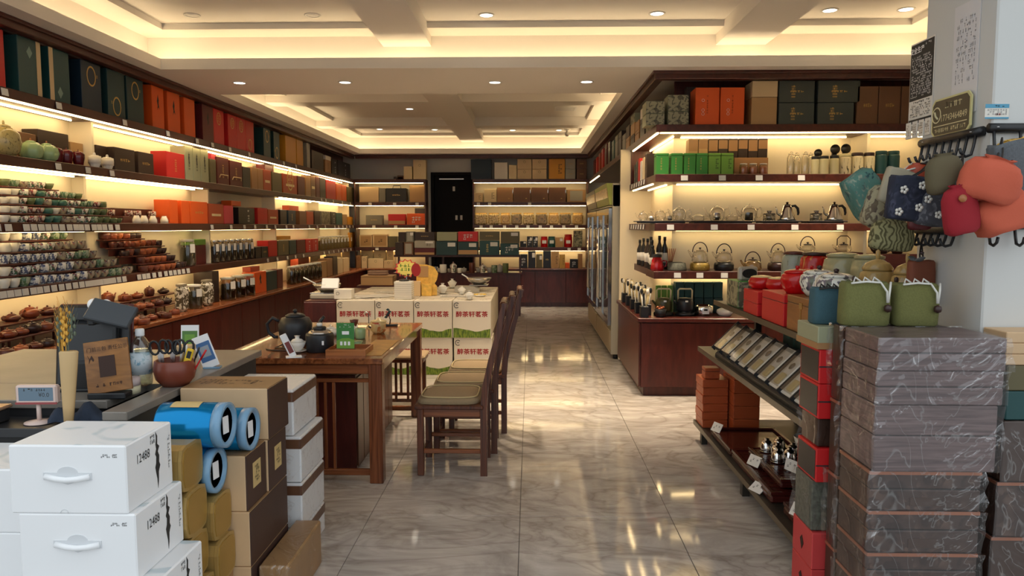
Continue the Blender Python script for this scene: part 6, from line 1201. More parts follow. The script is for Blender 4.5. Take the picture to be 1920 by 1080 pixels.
# ================================================================ upright glass-door fridges
mat('fridgegrey', S(178, 170, 150), .35, metal=.3); mat('fridgedark', S(70, 66, 58), .4); glass('fridgeglass', (.80, .84, .84), .18, .02); emis('fridge_led', (1, .88, .66), 2.0)
def fridge(y0, y1, desc, x0=.885, x1=1.10, hd='headergreen'):
    o = empty('display_fridge', ((x0 + x1) / 2 + .2, (y0 + y1) / 2, 0)); cx, cy = o.location.x, o.location.y
    def bb(*a, c=0): return MB().box(a[0] - cx, a[1] - cx, a[2] - cy, a[3] - cy, a[4], a[5], c)
    X1 = x1 + .4
    bb(x0 + .04, X1, y0, y0 + .03, .06, 1.98).build('side_wall', 'fridgegrey', o); bb(x0 + .04, X1, y1 - .03, y1, .06, 1.98).build('side_wall', 'fridgegrey', o); bb(X1 - .03, X1, y0 + .03, y1 - .03, .06, 1.98).build('rear_wall', 'fridgegrey', o); bb(x0 + .04, X1, y0 + .03, y1 - .03, .06, .38).build('machine_base', 'fridgegrey', o)
    bb(x0 + .02, x0 + .045, y0 + .04, y1 - .04, .10, .33, c=.004).build('grille', mat('grilletan', S(150, 132, 104), .4), o)
    q = bb(x0 + .04, X1, y0, y1, 1.74, 2.0, c=.004); q.build('header', 'fridgegrey', o)
    MB().prism([(x0 - .03 - cx, 2.0), (x0 + .04 - cx, 2.0), (x0 + .04 - cx, 1.76), (x0 + .01 - cx, 1.76)], (y1 - y0) - .04, (0, y0 + .02 - cy, 0), (1, 0, 0), (0, 0, 1), (0, 1, 0)).build('light_box', hd, o)
    MB().prism([(x0 - .024 - cx, 1.95), (x0 - .012 - cx, 1.95), (x0 - .001 - cx, 1.84), (x0 - .012 - cx, 1.84)], (y1 - y0) - .12, (0, y0 + .06 - cy, 0), (1, 0, 0), (0, 0, 1), (0, 1, 0)).build('header_print', 'pouch', o)
    ym = (y0 + y1) / 2
    for a, b in ((y0 + .01, ym - .004), (ym + .004, y1 - .01)):
        d = bb(x0, x0 + .035, a, a + .05, .39, 1.72).box(x0 - cx, x0 + .035 - cx, b - .05 - cy, b - cy, .39, 1.72).box(x0 - cx, x0 + .035 - cx, a + .05 - cy, b - .05 - cy, .39, .46).box(x0 - cx, x0 + .035 - cx, a + .05 - cy, b - .05 - cy, 1.65, 1.72).build('door', 'chromedark', o)
        bb(x0 + .012, x0 + .02, a + .05, b - .05, .46, 1.65).build('glass_pane', 'fridgeglass', d); yy = b - .03 if b < ym else a + .03
        MB().tube([(x0 - cx, yy - cy, .62), (x0 - .045 - cx, yy - cy, .64), (x0 - .045 - cx, yy - cy, 1.48), (x0 - cx, yy - cy, 1.5)], .015, 8).build('handle', 'chrome', d)
    for k in range(5): bb(x0 + .06, X1 - .04, y0 + .04, y1 - .04, .40 + k * .26, .412 + k * .26).build('wire_shelf', 'fridgedark', o)
    bb(X1 - .045, X1 - .035, y0 + .05, y1 - .05, .42, 1.7).build('lit_liner', mat('linerdark', S(60, 58, 52), .4), o)
    for yy in (y0 + .05, y1 - .05): bb(x0 + .05, x0 + .07, yy - .01, yy + .01, .5, 1.6).build('light_tube', 'fridge_led', o)
    for a in (y0 + .08, y1 - .08): MB().lathe([(.03, 0), (.03, .05)], (x0 + .1 - cx, a - cy, 0), 10).build('caster', 'blackplast', o)
    R = random.Random(int(y0 * 10))
    thing(o, desc, 'fridge')
    for k in range(5):
        y = y0 + .12
        while y < y1 - .2:
            w_ = R.uniform(.10, .16); h_ = R.uniform(.10, .2); c = R.choice(['green', 'dgreen', 'white', 'cream', 'teal', 'gold', 'lgreen', 'dbrown', 'lgrey']); s = put_box('chilled_tea_box', x0 + .09, x0 + .28, y, y + w_, .4125 + k * .26, .4125 + k * .26 + h_, PAL[c], .2); thing(s, CW[c] + ' tea box inside the ' + ('nearer' if y0 < 9 else 'farther') + ' fridge', 'box', '', y + k * .0001, 'the entrance'); y += w_ + R.uniform(.01, .09)
mat('headergreen', S(150, 160, 70), .4); mat('headergrey', S(120, 116, 104), .4)
fridge(8.40, 9.98, 'tall glass-door fridge with green header, nearer entrance'); fridge(10.0, 11.55, 'tall glass-door fridge with grey header, farther back', hd='headergrey')
# ================================================================ rack along the aisle on the right
mat('rackblack', S(46, 42, 36), .4, var=.1); mat('rackedge', S(84, 72, 54), .35)
rk = empty('display_rack', (1.55, 4.1, 0))
def rl(b): return b.xf(Matrix.Translation((-1.55, -4.1, 0)))
for x0, z in ((1.30, 1.0), (1.195, .67), (1.175, .14)):
    s = rl(MB().box(x0, 1.92, 3.13, 5.25 if z < .9 else 5.2, z - .03, z, .003)).build('shelf', 'rackblack', rk); rl(MB().box(x0 - .004, x0, 3.13, 5.24, z - .03, z + .002)).build('edge_trim', 'rackedge', s)
for y in (3.16, 5.12):
    for x in (1.56, 1.855): rl(MB().box(x, x + .04, y, y + .04, 0, .97)).build('post', 'rackblack', rk)
for y in (3.2, 4.1, 5.1): rl(MB().box(1.20, 1.24, y, y + .05, 0, .11)).build('foot', 'rackblack', rk)
rl(MB().box(1.9, 1.92, 3.13, 5.2, .14, 1.0)).build('rear_panel', 'rackblack', rk)
thing(rk, 'three-level black display rack along the aisle', 'rack')
ZA, ZB, ZC_ = 1.0005, .6705, .1405
def abox(y0, y1, z0, z1, c, desc, x0, x1, lid=0, cat='box', name='gift_box', m=None):
    o = put_box(name, x0, x1, y0, y1, z0, z1, m or PAL[c], lid); thing(o, desc, cat); return o
# upper level
o = abox(4.72, 4.98, ZA, 1.17, 'bgreen', 'green box with pale tree-bark front on the rack', 1.32, 1.56); MB().box(-.1215, -.12, -.128, .128, .004, .166).build('bark_print', 'leafprint', o); MB().box(-.118, -.01, -.1315, -.13, .004, .166).build('bark_front', 'leafprint', o)
for j in (0, 1): o = abox(4.28, 4.56, ZA + j * .072, ZA + .070 + j * .072, 'red', ('lower', 'upper')[j] + ' flat red gift box of the pair on rack', 1.31, 1.56); MB().box(-.02, .02, -.142, -.14, .005, .075).build('black_sleeve', 'ink', o)
abox(3.84, 4.20, ZA, 1.165, 'red', 'big bright red gift box on the rack', 1.31, 1.62, .25)
wood('boxwood', S(128, 82, 40), S(162, 108, 58), (5, 1, 5), .35)
o = abox(3.40, 3.79, ZA, 1.175, '', 'honey-coloured wooden chest with brass clasp', 1.31, 1.58, .2, 'chest', 'wooden_chest', 'boxwood'); MB().box(-.139, -.135, -.02, .02, .12, .15).box(-.139, -.135, -.006, .006, .06, .12).build('clasp', mat('brass', (.6, .45, .2), .25, 1), o)
o = empty('desk_clock', (1.40, 4.80, 1.171)); MB().box(-.02, .02, -.07, .07, 0, .09, .012).box(-.024, -.019, -.055, .055, .02, .075, .004).xf(Matrix.Rotation(-math.pi / 2 + .35, 4, 'Z')).build('case', 'scalegrey', o); MB().prism([(.055 * math.cos(a), .03 * math.sin(a)) for a in [2 * math.pi * k / 18 for k in range(18)]], .004, (0, -.024, .047)).xf(Matrix.Rotation(.35, 4, 'Z')).build('dark_face', 'blackplast', o); thing(o, 'grey oval-faced device standing on the green box', 'clock')
def rjar(x, y, z, r, h, m, desc, kind='pot', knob='claydark', lidm=None):
    o = empty('lidded_jar', (x, y, z)); prof = {'pot': [(0, 0), (.6, 0), (.85, .18), (1, .5), (.92, .72), (.74, .8)], 'can': [(0, 0), (.9, 0), (.96, .04), (.98, .75), (.9, .86), (.7, .9)], 'squat': [(0, 0), (.7, 0), (.95, .2), (1, .5), (.86, .75), (.8, .8)]}[kind]
    ob('body', cached(('rj', kind), lambda: MB().lathe(prof, n=26).mesh('body')), m, o, None, None, (r, r, h))
    t = prof[-1][1]; fl = .25 if kind == 'can' and knob is None else 1; l = ob('lid', cached(('rjl', kind, fl), lambda: MB().lathe([(.80, t), (.82, t + .03), (.6, t + .03 + .07 * fl), (.15, t + .03 + .12 * fl), (0, t + .03 + .12 * fl)], n=24).mesh('lid')), lidm or m, o, None, None, (r, r, h))
    if knob: ob('knob', cached(('rjk', kind), lambda: MB().lathe([(.08, t + .14), (.13, t + .2), (.12, t + .26), (0, t + .29)], n=12).mesh('knob')), knob, l)
    return thing(o, desc, 'jar')
spots('inkporcelain', (.74, .73, .66), [(.03, .04, .06), (.2, .16, .2), (.12, .16, .08)], 2.2, .52, .12); mat('celjar', S(160, 158, 122), .15, var=.12, vs=2); mat('celjar2', S(176, 150, 96), .15, var=.25, vs=2)
rjar(1.40, 4.50, 1.145, .08, .085, 'redglaze', 'squat red jar with pale lid, left of its twin', 'squat', None, 'mugcream'); rjar(1.46, 4.36, 1.145, .08, .085, 'redglaze', 'squat red jar with pale lid, right of its twin', 'squat', None, 'mugcream')
rjar(1.41, 3.94, 1.167, .085, .135, 'redglaze', 'glossy red lidded pot, left of the pair', 'pot', 'redglaze'); rjar(1.53, 4.06, 1.167, .078, .13, 'redglaze', 'glossy red lidded pot, right of the pair', 'pot', 'redglaze')
rjar(1.42, 3.67, 1.177, .092, .14, 'inkporcelain', 'ink-painted porcelain jar, left and partly hidden'); rjar(1.425, 3.48, 1.177, .096, .135, 'inkporcelain', 'ink-painted porcelain jar, right and whole')
for j in (0, 1): rjar(1.43 + j * .155, 3.30 - j * .06, ZA + .10, .074, .185, 'inkporcelain', ('left', 'right')[j] + ' white floral pot with black bud knob behind the bags', 'squat')
thing(put_box('low_box', 1.34, 1.67, 3.14, 3.385, ZA, ZA + .099, PAL['grey'], .2), 'grey box under the floral pots near the pillar', 'box')
spots('stemcan', S(150, 160, 146), [S(60, 60, 40), S(120, 130, 110)], 3.4, .6, .3); spots('redcan', S(176, 26, 24), [S(200, 140, 60), S(120, 16, 16)], 3, .55, .2)
rjar(1.63, 4.62, ZA, .075, .385, 'stemcan', 'grey-green canister with painted stems', 'can', None, 'clay2'); rjar(1.65, 4.34, ZA, .085, .39, 'redcan', 'tall red patterned canister with dark lid', 'can', None, 'claydark')
rjar(1.68, 4.02, ZA, .105, .395, 'celjar', 'wide celadon jar, left of the row', 'can', None); rjar(1.72, 3.80, ZA, .09, .395, 'celjar', 'wide celadon jar without knob, second of the row', 'can', None); rjar(1.66, 3.58, ZA, .085, .345, 'celjar2', 'amber-streaked jade jar with domed lid, left', 'can', 'celjar2'); rjar(1.72, 3.42, ZA, .07, .335, 'celjar2', 'amber-streaked jade jar with domed lid, right', 'can', 'celjar2')
abox(3.2, 3.33, ZA, 1.30, 'dgreen', 'dark green box behind the jade jars', 1.78, 1.88)
# middle level: slanted product packs and green boxes
sd = empty('slanted_display', (1.215, 4.06, ZB)); A = Vector((.0, 0, .01)); Uv = Vector((.17, 0, .17))
MB().prism([(0, 0), (.02, 0), (.20, .18), (.20, .20), (.18, .20), (0, .02)], 1.58, (0, -.80, 0), (1, 0, 0), (0, 0, 1), (0, 1, 0)).build('sloping_board', 'blackplast', sd); MB().prism([(.17, 0), (.20, 0), (.20, .18), (.17, .16)], 1.58, (0, -.80, 0), (1, 0, 0), (0, 0, 1), (0, 1, 0)).build('prop', 'blackplast', sd); thing(sd, 'black sloping stand for card packs on the middle rack level', 'display stand')
slope = Matrix(((.7071, 0, -.7071, 0), (0, 1, 0, 0), (.7071, 0, .7071, 0), (0, 0, 0, 1)))
mat('packgrey', S(206, 203, 196), .4); glass('blister', (.97, .97, .96), .12, .08)
for i in range(9):
    y = 4.80 - i * .185; o = empty('card_pack', (1.215 + .005, y, ZB + .032)); dark = i in (0, 1)
    MB().box(.01, .235, -.08, .08, .0, .012, .002).xf(slope).build('card', 'blackplast' if dark else 'packgrey', o); MB().box(.03, .21, -.05, .05, .012, .014).xf(slope).build('insert', 'whitecard', o)
    MB().box(.03, .10, -.03, .03, .014, .026, .006).xf(slope).build('cloth_item', mat('packcream', S(214, 196, 140), .7), o); MB().lathe([(.018, 0), (.022, .006), (.008, .012)], (0, 0, 0), 12).xf(slope @ Matrix.Translation((.15, .01, .014))).build('tea_tool', 'chromedark', o); MB().box(.02, .225, -.072, .072, .027, .029).xf(slope).build('blister', 'blister', o); MB().box(.0, .245, .082, .09, .0, .03).xf(slope).build('divider_strip', 'blackplast', o)
    thing(o, 'card pack with cream cloth and tool on sloping stand', 'pack', '', -y, 'the far end')
for i in range(6):
    y = 4.30 - i * .193
    for j in (0, 1): o = put_box('green_tea_box', 1.50, 1.68, y - .095, y + .095, ZB + j * .15, ZB + .148 + j * .15, PAL['green']); MB().box(-.0915, -.09, -.07, .07, .02, .128).build('front_panel', PAL['dgreen'], o); MB().box(-.092, -.0915, -.03, .03, .05, .09).build('logo_plate', PAL['teal'], o); thing(o, 'dark green tea box, %s layer behind the sloping stand' % ('lower', 'upper')[j], 'box', '', -y, 'the far end')
# lower level
wood('orangewood', S(158, 70, 34), S(190, 92, 48), (3, 3, 8), .4)
for i in range(6):
    o = put_box('orange_box', 1.185 - .004 * (i % 2), 1.355, 5.02, 5.23, ZC_ + i * .056, ZC_ + .054 + i * .056, 'orangewood'); MB().box(-.075, .075, -.1065, -.105, .008, .046).build('drawer_front', 'rust_front' if 'rust_front' in M else mat('rust_front', S(172, 78, 38), .4), o); thing(o, 'slim orange box in the shorter stack, %s from bottom' % ordinal(i + 1), 'box')
o = put_box('orange_box', 1.20, 1.30, 5.04, 5.14, ZC_ + .337, ZC_ + .41, 'orangewood', .3); thing(o, 'tiny orange box perched on the shorter orange stack', 'box')
for i in range(5): o = put_box('orange_box', 1.365, 1.54, 4.92, 5.2, ZC_ + i * .088, ZC_ + .086 + i * .088, 'orangewood'); MB().box(-.08, .08, -.1415, -.14, .008, .078).build('drawer_front', 'rust_front', o); thing(o, 'deep orange box in the taller stack, %s from bottom' % ordinal(i + 1), 'box')
wood('darkred', S(54, 16, 14), S(74, 26, 20), (1, 6, 6), .25, coat=.3)
def tea_tray(x0, x1, y0, y1, z0, h, desc, ribs=0):
    o = empty('tea_tray', ((x0 + x1) / 2, (y0 + y1) / 2, z0)); hx, hy = (x1 - x0) / 2, (y1 - y0) / 2; MB().box(-hx, hx, -hy, hy, 0, h * .7, .01).build('base', 'darkred', o)
    f = MB().box(-hx, hx, -hy, -hy + .02, h * .7, h, .002).box(-hx, hx, hy - .02, hy, h * .7, h, .002).box(-hx, -hx + .02, -hy + .02, hy - .02, h * .7, h, .002).box(hx - .02, hx, -hy + .02, hy - .02, h * .7, h, .002).build('rim', 'darkred', o)
    for k in range(ribs): y = -hy + .03 + (2 * hy - .06) * k / ribs; MB().box(-hx + .025, hx - .025, y, y + (2 * hy - .06) / ribs * .55, h * .7, h * .92).build('slat', 'claydark' if 0 else 'darkred', o)
    return thing(o, desc, 'tray')
tea_tray(1.20, 1.62, 4.38, 4.86, ZC_, .05, 'plain dark red tea tray at the far end of rack base'); tea_tray(1.20, 1.72, 3.62, 4.34, ZC_, .06, 'wide slatted dark red tea tray carrying steel cups', 26); tea_tray(1.26, 1.72, 3.66, 4.22, ZC_ + .061, .05, 'raised slatted tray insert beneath the steel cups', 24); tea_tray(1.22, 1.55, 3.15, 3.5, ZC_, .06, 'slatted dark red tea tray nearest the entrance', 16)
ZU = ZC_ + .1115
for i, (x, y) in enumerate(((1.34, 4.14), (1.37, 4.05), (1.42, 4.17), (1.34, 3.95), (1.41, 3.97), (1.46, 4.06), (1.48, 3.93))):
    o = ob('steel_cup', cached('scup', lambda: MB().lathe([(.036, 0), (.037, .004), (.03, .045), (.022, .06), (.012, .062), (.014, .072), (0, .074)], n=18).mesh('steel_cup')), 'chrome', None, (x, y, ZU)); ob('rim', cached('scupr', lambda: MB().lathe([(.036, 0), (.039, .002), (.036, .005)], n=18).mesh('rim')), 'chrome', o); thing(o, 'upturned steel cup on the slatted tray', 'cup', '', -y + x * .01, 'the far end')
spots('bluebowl', (.72, .70, .64), [(.04, .06, .16), (.35, .2, .1)], 2.2, .55, .15)
for x, y, r, d_ in ((1.56, 4.12, .075, 'painted bowl at the back of slatted tray'), (1.60, 3.97, .075, 'painted bowl in the middle of slatted tray')): o = cup(x, y, ZU, r, .09, 'bluebowl', 'painted_bowl'); ob('foot_ring', cached('ftr', lambda: MB().lathe([(.5, 0), (.56, .02), (.5, .06)], n=14).mesh('foot_ring')), 'bluebowl', o); thing(o, d_, 'bowl')
o = gaiwan(1.57, 3.82, ZU, 1.5, 'bluebowl'); thing(o, 'blue painted lidded bowl nearest on the slatted tray', 'tea bowl')
for i, (x, y, z, a) in enumerate(((1.20, 4.74, ZC_ + .051, .5), (1.225, 4.02, ZC_ + .062, .5), (1.35, 3.78, ZU + .001, .2), (1.165, 3.78, ZC_ + .003, .9), (1.21, 3.30, ZC_ + .061, .5))):
    o = MB().box(-.045, .045, -.0015, .0015, 0, .06).build('price_card', 'tag', None, (x, y, z + .002)); o.rotation_euler = (-a, 0, -math.pi / 2 + .4); print_on(o, .06, .03, 4, 2, 'ink', (0, -.002, .03), '-y', 4); thing(o, 'white price card propped on rack base', 'price card', '', -y, 'the far end')
for i in range(4):
    for j in (0, 1): y = 4.34 - i * .2; o = put_box('green_tea_box', 1.74, 1.89, y - .095, y + .095, ZC_ + j * .15, ZC_ + .148 + j * .15, PAL['teal']); MB().box(-.0765, -.075, -.07, .07, .02, .128).build('front_panel', PAL['green'], o); thing(o, 'teal tea box, %s layer at the back of rack base' % ('lower', 'upper')[j], 'box', '', -y, 'the far end')
# ================================================================ wrapped stacks at the right
film('wrap2', .11, .38, 4.); wood('wenge', S(84, 68, 68), S(122, 102, 100), (1.2, 4, 26), .35); spots('ornate', S(66, 48, 42), [S(92, 70, 60), S(52, 36, 32)], 26, .48, .4); mat('copperedge', S(170, 110, 84), .3, metal=.4); mat('brownbox', S(66, 44, 34), .45)
def wbox(x0, x1, y0, y1, z0, z1, desc, m='wenge', edge=False, lidseam=True, wrap=True):
    o = put_box('wrapped_gift_box', x0, x1, y0, y1, z0, z1, m, .45 if lidseam else 0, c=.004); hx, hy, h = (x1 - x0) / 2, (y1 - y0) / 2, z1 - z0
    if edge: MB().box(-hx - .0015, hx + .0015, -hy - .0015, hy + .0015, h - .012, h - .001).build('copper_edge', 'copperedge', o); MB().box(-.05, .05, -hy - .002, -hy, h * .12, h * .34).build('plaque', 'brownbox', o)
    if wrap:
        b = MB(); n = 10; R = random.Random(int(z0 * 1000 + x0 * 77)); vs = []                    # crinkled film skin with bulging corners
        for k in range(5):
            zz = .002 + (h + .001) * k / 4
            for (ax, ay), (bx, by) in (((-hx, -hy), (hx, -hy)), ((hx, -hy), (hx, hy)), ((hx, hy), (-hx, hy)), ((-hx, hy), (-hx, -hy))):
                for i in range(n):
                    t = i / n; g = .003 + (R.uniform(.004, .016) if i == 0 else R.uniform(0, .003)); px, py = ax + (bx - ax) * t, ay + (by - ay) * t; vs.append((px + math.copysign(g, px) * (abs(px) > hx - .001), py + math.copysign(g, py) * (abs(py) > hy - .001), zz))
        m_ = 4 * n; b.add(vs, [(k * m_ + i, k * m_ + (i + 1) % m_, (k + 1) * m_ + (i + 1) % m_, (k + 1) * m_ + i) for k in range(4) for i in range(m_)] + [tuple(4 * m_ + i for i in range(m_))])
        b.build('plastic_wrap', 'wrap2', o)
    return thing(o, desc, 'box')
FX0, FX1, FY0, FY1 = 1.162, 1.577, 2.464, 2.74
zs = [1.15] + [zAtY(1750, y, FY0) for y in (697, 761, 886, 961, 1040)]
nmz = ['topmost', 'second', 'third']
for k in range(3): wbox(FX0 + (.0, -.004, -.006)[k], FX1 - (.0, .004, .018)[k], FY0, FY1, zs[k + 1] + .0015, zs[k], nmz[k] + ' wood-grained box in the wrapped stack before the pillar')
zz = zs[3]
for k, d_ in enumerate(('upper ornate brown box with copper edge in wrapped stack', 'middle ornate brown box with copper edge in wrapped stack', 'lower ornate brown box with copper edge in wrapped stack', 'lowest ornate brown box at bottom of wrapped stack')):
    z1 = (zs[3], zs[4], zs[5], zs[5] - .135)[k]; z0 = (zs[4], zs[5], zs[5] - .135, 0)[k]; wbox(FX0 - .01, FX1 - .055, FY0 + .01, FY1 - .02, z0 + .0015, z1, d_, 'ornate', True)
for k in range(4):
    z1 = 1.145 - k * .287; wbox(1.17, 1.56, 2.782, 2.868, z1 - .285 if k < 3 else 0, z1, ('top', 'second', 'third', 'bottom')[k] + ' plain brown carton behind the wrapped stack', 'brownbox', k > 0, False, k in (0, 2))
def redbox(z0, z1, desc):
    o = put_box('red_gift_box', 1.13, 1.5, 2.885, 3.09, z0, z1, PAL['red'], .0); h = z1 - z0; MB().box(-.1865, -.185, -.092, .092, .010, h - .010).build('black_panel', 'blackplast', o); MB().box(-.186, .186, -.1035, -.102, h * .48, h * .52).build('seam', 'ink', o); return thing(o, desc, 'box')
redbox(.905, 1.04, 'red and black gift box under the sage box'); redbox(.765, .903, 'red and black gift box, second in its pile'); redbox(.51, .645, 'red and black gift box, third in its pile')
wbox(1.14, 1.5, 2.905, 3.08, .648, .762, 'dark box in crinkled clear film between red boxes', 'brownbox', False, False); wbox(1.125, 1.5, 2.905, 3.09, .305, .507, 'grey-topped box in clear film below the red boxes', 'stonegrey', False, False)
for k in (0, 1): o = put_box('red_carton', 1.125, 1.5, 2.885, 3.1, .152 * k, .15 + .152 * k, mat('salmon', S(196, 62, 62), .5), 0); MB().prism([(-.02, 0), (0, -.03), (.02, .01), (0, .03)], .001, (-.1885, .0, .07), (0, 1, 0), (0, 0, 1), (-1, 0, 0)).build('seal_mark', 'burnt', o); thing(o, ('lower', 'upper')[k] + ' salmon red carton at the foot of the pile', 'box')
o = put_box('sage_box', 1.12, 1.5, 2.885, 3.11, 1.042, 1.13, PAL['sage'], 0); MB().box(-.192, .19, -.1145, .1145, 0, .025).build('tan_base', PAL['kraft'], o); print_on(o, .03, .015, 3, 2, 'red_ink', (-.10, -.1155, .012), '-y', 3); thing(o, 'sage green box with tan base topping the red pile', 'box')
# stack at the far right by the pillar
JX = 1.66
for k in range(3): thing(put_box('beige_box', JX, 2.1, 2.60, 2.735, 1.036 + k * .039, 1.074 + k * .039, 'cartonbeige'), ('lowest', 'middle', 'uppermost')[k] + ' of three flat beige boxes at the right edge', 'box')
for k, (z0, z1, c) in enumerate(((.945, 1.034, 'olive'), (.84, .943, 'green'))): wbox(JX + .01, 2.1, 2.60, 2.735, z0, z1, ('upper', 'lower')[k] + ' green box at right edge beneath the beige ones', PAL[c], False, False, False)
for k in range(4): wbox(JX - .01 * k, 2.1, 2.59, 2.735, (.62, .42, .21, 0)[k] + .001, (.838, .62, .42, .21)[k], ('top', 'second', 'third', 'bottom')[k] + ' dark brown wrapped box at the right edge', 'ornate' if k % 2 else 'brownbox', k > 0, False)
# ================================================================ drawstring bags
def pouch_mesh(key, lob=7, wr=.05, flat=False):
    def mk():
        prof = [(0, -.5), (.36, -.5), (.47, -.44), (.5, -.28), (.49, 0), (.46, .22), (.36, .38), (.2, .45), (.26, .5), (.2, .5)] if not flat else [(0, -.5), (.44, -.5), (.5, -.46), (.51, -.2), (.5, .2), (.48, .44), (.44, .5), (.40, .47), (0, .44)]
        n = 28; b = MB(); vs = []; m = len(prof)
        for k in range(n):
            a = 2 * math.pi * k / n; e = .55 if flat else .8; ca, sa = math.cos(a), math.sin(a); ux, uy = math.copysign(abs(ca) ** e, ca), math.copysign(abs(sa) ** e, sa)
            for j, (r, z) in enumerate(prof):
                g = 1 + wr * math.sin(lob * a + j * 1.3) * (.4 + j / m); vs.append((r * g * ux, r * g * uy, z + wr * .3 * math.sin(3 * a + j)))
        b.add(vs, [(k * m + j, (k + 1) % n * m + j, (k + 1) % n * m + j + 1, k * m + j + 1) for k in range(n) for j in range(m - 1)], True); return b.mesh('body')
    return cached(('pouch', key), mk)
mat('linengreen', S(118, 118, 66), .9, bump=.5, bs=220, var=.12, vs=30); mat('linenteal', S(64, 98, 108), .9, bump=.5, bs=220, var=.1, vs=30); mat('cordwhite', (.7, .68, .62), .7); mat('corddark', S(40, 34, 30), .7)
def stand_bag(x, y, z, w_, d_, h_, m, desc, cord):
    o = empty('drawstring_bag', (x, y, z)); ob('body', pouch_mesh('flat', 9, .03, True), m, o, (0, 0, h_ * .5), None, (w_, d_, h_))
    MB().tube([(-w_ * .4, -d_ * .5, h_ * .98), (-w_ * .1, -d_ * .56, h_ * 1.02), (w_ * .2, -d_ * .55, h_), (w_ * .32, -d_ * .62, h_ * .8), (w_ * .34, -d_ * .6, h_ * .55)], .004, 6).build('cord', cord, o); MB().tube([(w_ * .45, -d_ * .4, h_), (w_ * .38, -d_ * .62, h_ * .85), (w_ * .36, -d_ * .6, h_ * .55)], .004, 6).build('cord', cord, o); MB().lathe([(0, -.016), (.012, -.01), (.014, 0), (.012, .01), (0, .016)], (w_ * .35, -d_ * .62, h_ * .42), 12).build('toggle', 'claydark', o)
    for k in range(3): MB().tube([(-w_ * .25 + k * w_ * .2, -d_ * .1, h_ * .99), (-w_ * .2 + k * w_ * .2, 0, h_ * 1.09), (-w_ * .1 + k * w_ * .2, -d_ * .1, h_)], .004, 5).build('gathered_cord', cord, o)
    return thing(o, desc, 'bag')
stand_bag(1.262, 2.822, 1.147, .176, .10, .165, 'linengreen', 'olive linen drawstring bag on the stack, left', 'cordwhite'); stand_bag(1.448, 2.822, 1.147, .165, .10, .16, 'linengreen', 'olive linen drawstring bag on the stack, right', 'cordwhite'); stand_bag(1.19, 2.99, 1.131, .125, .10, .145, 'linenteal', 'blue linen drawstring bag on the sage box', 'corddark')
# ================================================================ pillar: notices, hooks and hanging bags
PF = PX - .0015
def on_pillar(px0, px1, y0, y1):
    a, b = yAtX(px0, PF, 2.), yAtX(px1, PF, 2.); p = onX((px0 + px1) / 2, y0, PF).z; q = onX((px0 + px1) / 2, y1, PF).z; return max(a, b), min(a, b), p, q
ya, yb, za, zb_ = on_pillar(1704, 1748, 78, 232); yc_ = (ya + yb) / 2
o = empty('safety_poster', (PF, yc_, zb_)); w_, h_ = (ya - yb) / 2, za - zb_
MB().box(-.002, 0, -w_, w_, 0, h_).build('sheet', 'paperwhite', o); MB().box(-.003, -.002, -w_ + .004, w_ - .004, h_ * .30, h_ - .006).build('black_field', 'ink', o); MB().box(-.003, -.002, -w_ + .004, w_ - .004, .006, h_ * .07).build('black_footer', 'ink', o)
letter('安全生产|', w_ * .30, 'white_ink', o, (-.0036, w_ * .42, h_ * .90), '-x'); print_on(o, w_ * .5, h_ * .03, 4, 1, 'white_ink', (-.0036, -w_ * .5, h_ * .945), '-x', 3); print_on(o, w_ * 1.7, h_ * .5, 18, 18, 'white_ink', (-.0036, 0, h_ * .58), '-x', 31, fill=.7); print_on(o, w_ * 1.4, h_ * .03, 9, 1, 'ink', (-.0036, -w_ * .1, h_ * .27), '-x', 8); print_on(o, w_ * 1.7, h_ * .15, 18, 6, 'ink', (-.0036, 0, h_ * .17), '-x', 33, fill=.6)
thing(o, 'black and white safety notice taped to the pillar', 'poster')
ya, yb, za, zb_ = on_pillar(1783, 1831, 8, 214); o = empty('notice_sheet', (PF, (ya + yb) / 2, zb_)); w_, h_ = (ya - yb) / 2, za - zb_; MB().box(-.0015, 0, -w_, w_, 0, h_).build('sheet', mat('palepaper', (.68, .66, .66), .7), o); print_on(o, w_ * 1.5, h_ * .6, 14, 12, mat('faintink', (.36, .35, .35), .7), (-.0022, 0, h_ * .58), '-x', 41, fill=.5); thing(o, 'pale typed notice sheet high on the pillar', 'notice')
ya, yb, za, zb_ = on_pillar(1760, 1829, 188, 242); o = empty('phone_plate', (PF - .012, (ya + yb) / 2 + .005, (za + zb_) / 2)); w_, h_ = (ya - yb) / 2 + .01, .075
o.rotation_euler = (.0, 0, 0); rp = [(-w_ + .02, -h_), (w_ - .02, -h_), (w_, -h_ + .02), (w_, h_ - .02), (w_ - .02, h_), (-w_ + .02, h_), (-w_, h_ - .02), (-w_, -h_ + .02)]
MB().prism(rp, .006, (0, 0, 0), (0, 1, 0), (0, 0, 1), (-1, 0, 0)).build('plate', mat('paleyellow', S(206, 198, 140), .4), o); MB().prism([(a * .93, b * .9) for a, b in rp], .002, (-.0055, 0, 0), (0, 1, 0), (0, 0, 1), (-1, 0, 0)).build('dark_face', mat('platebrown', S(74, 66, 50), .3), o)
mat('platetext', S(214, 204, 160), .4); letter('17743464849', .036, 'platetext', o, (-.0082, -.024, -.006), '-x', .92); letter('徐庆·谭琪', .03, 'platetext', o, (-.0082, -.02, .042), '-x') if 0 else print_on(o, .12, .028, 4, 1, 'platetext', (-.0082, -.02, .042), '-x', 6, fill=1)
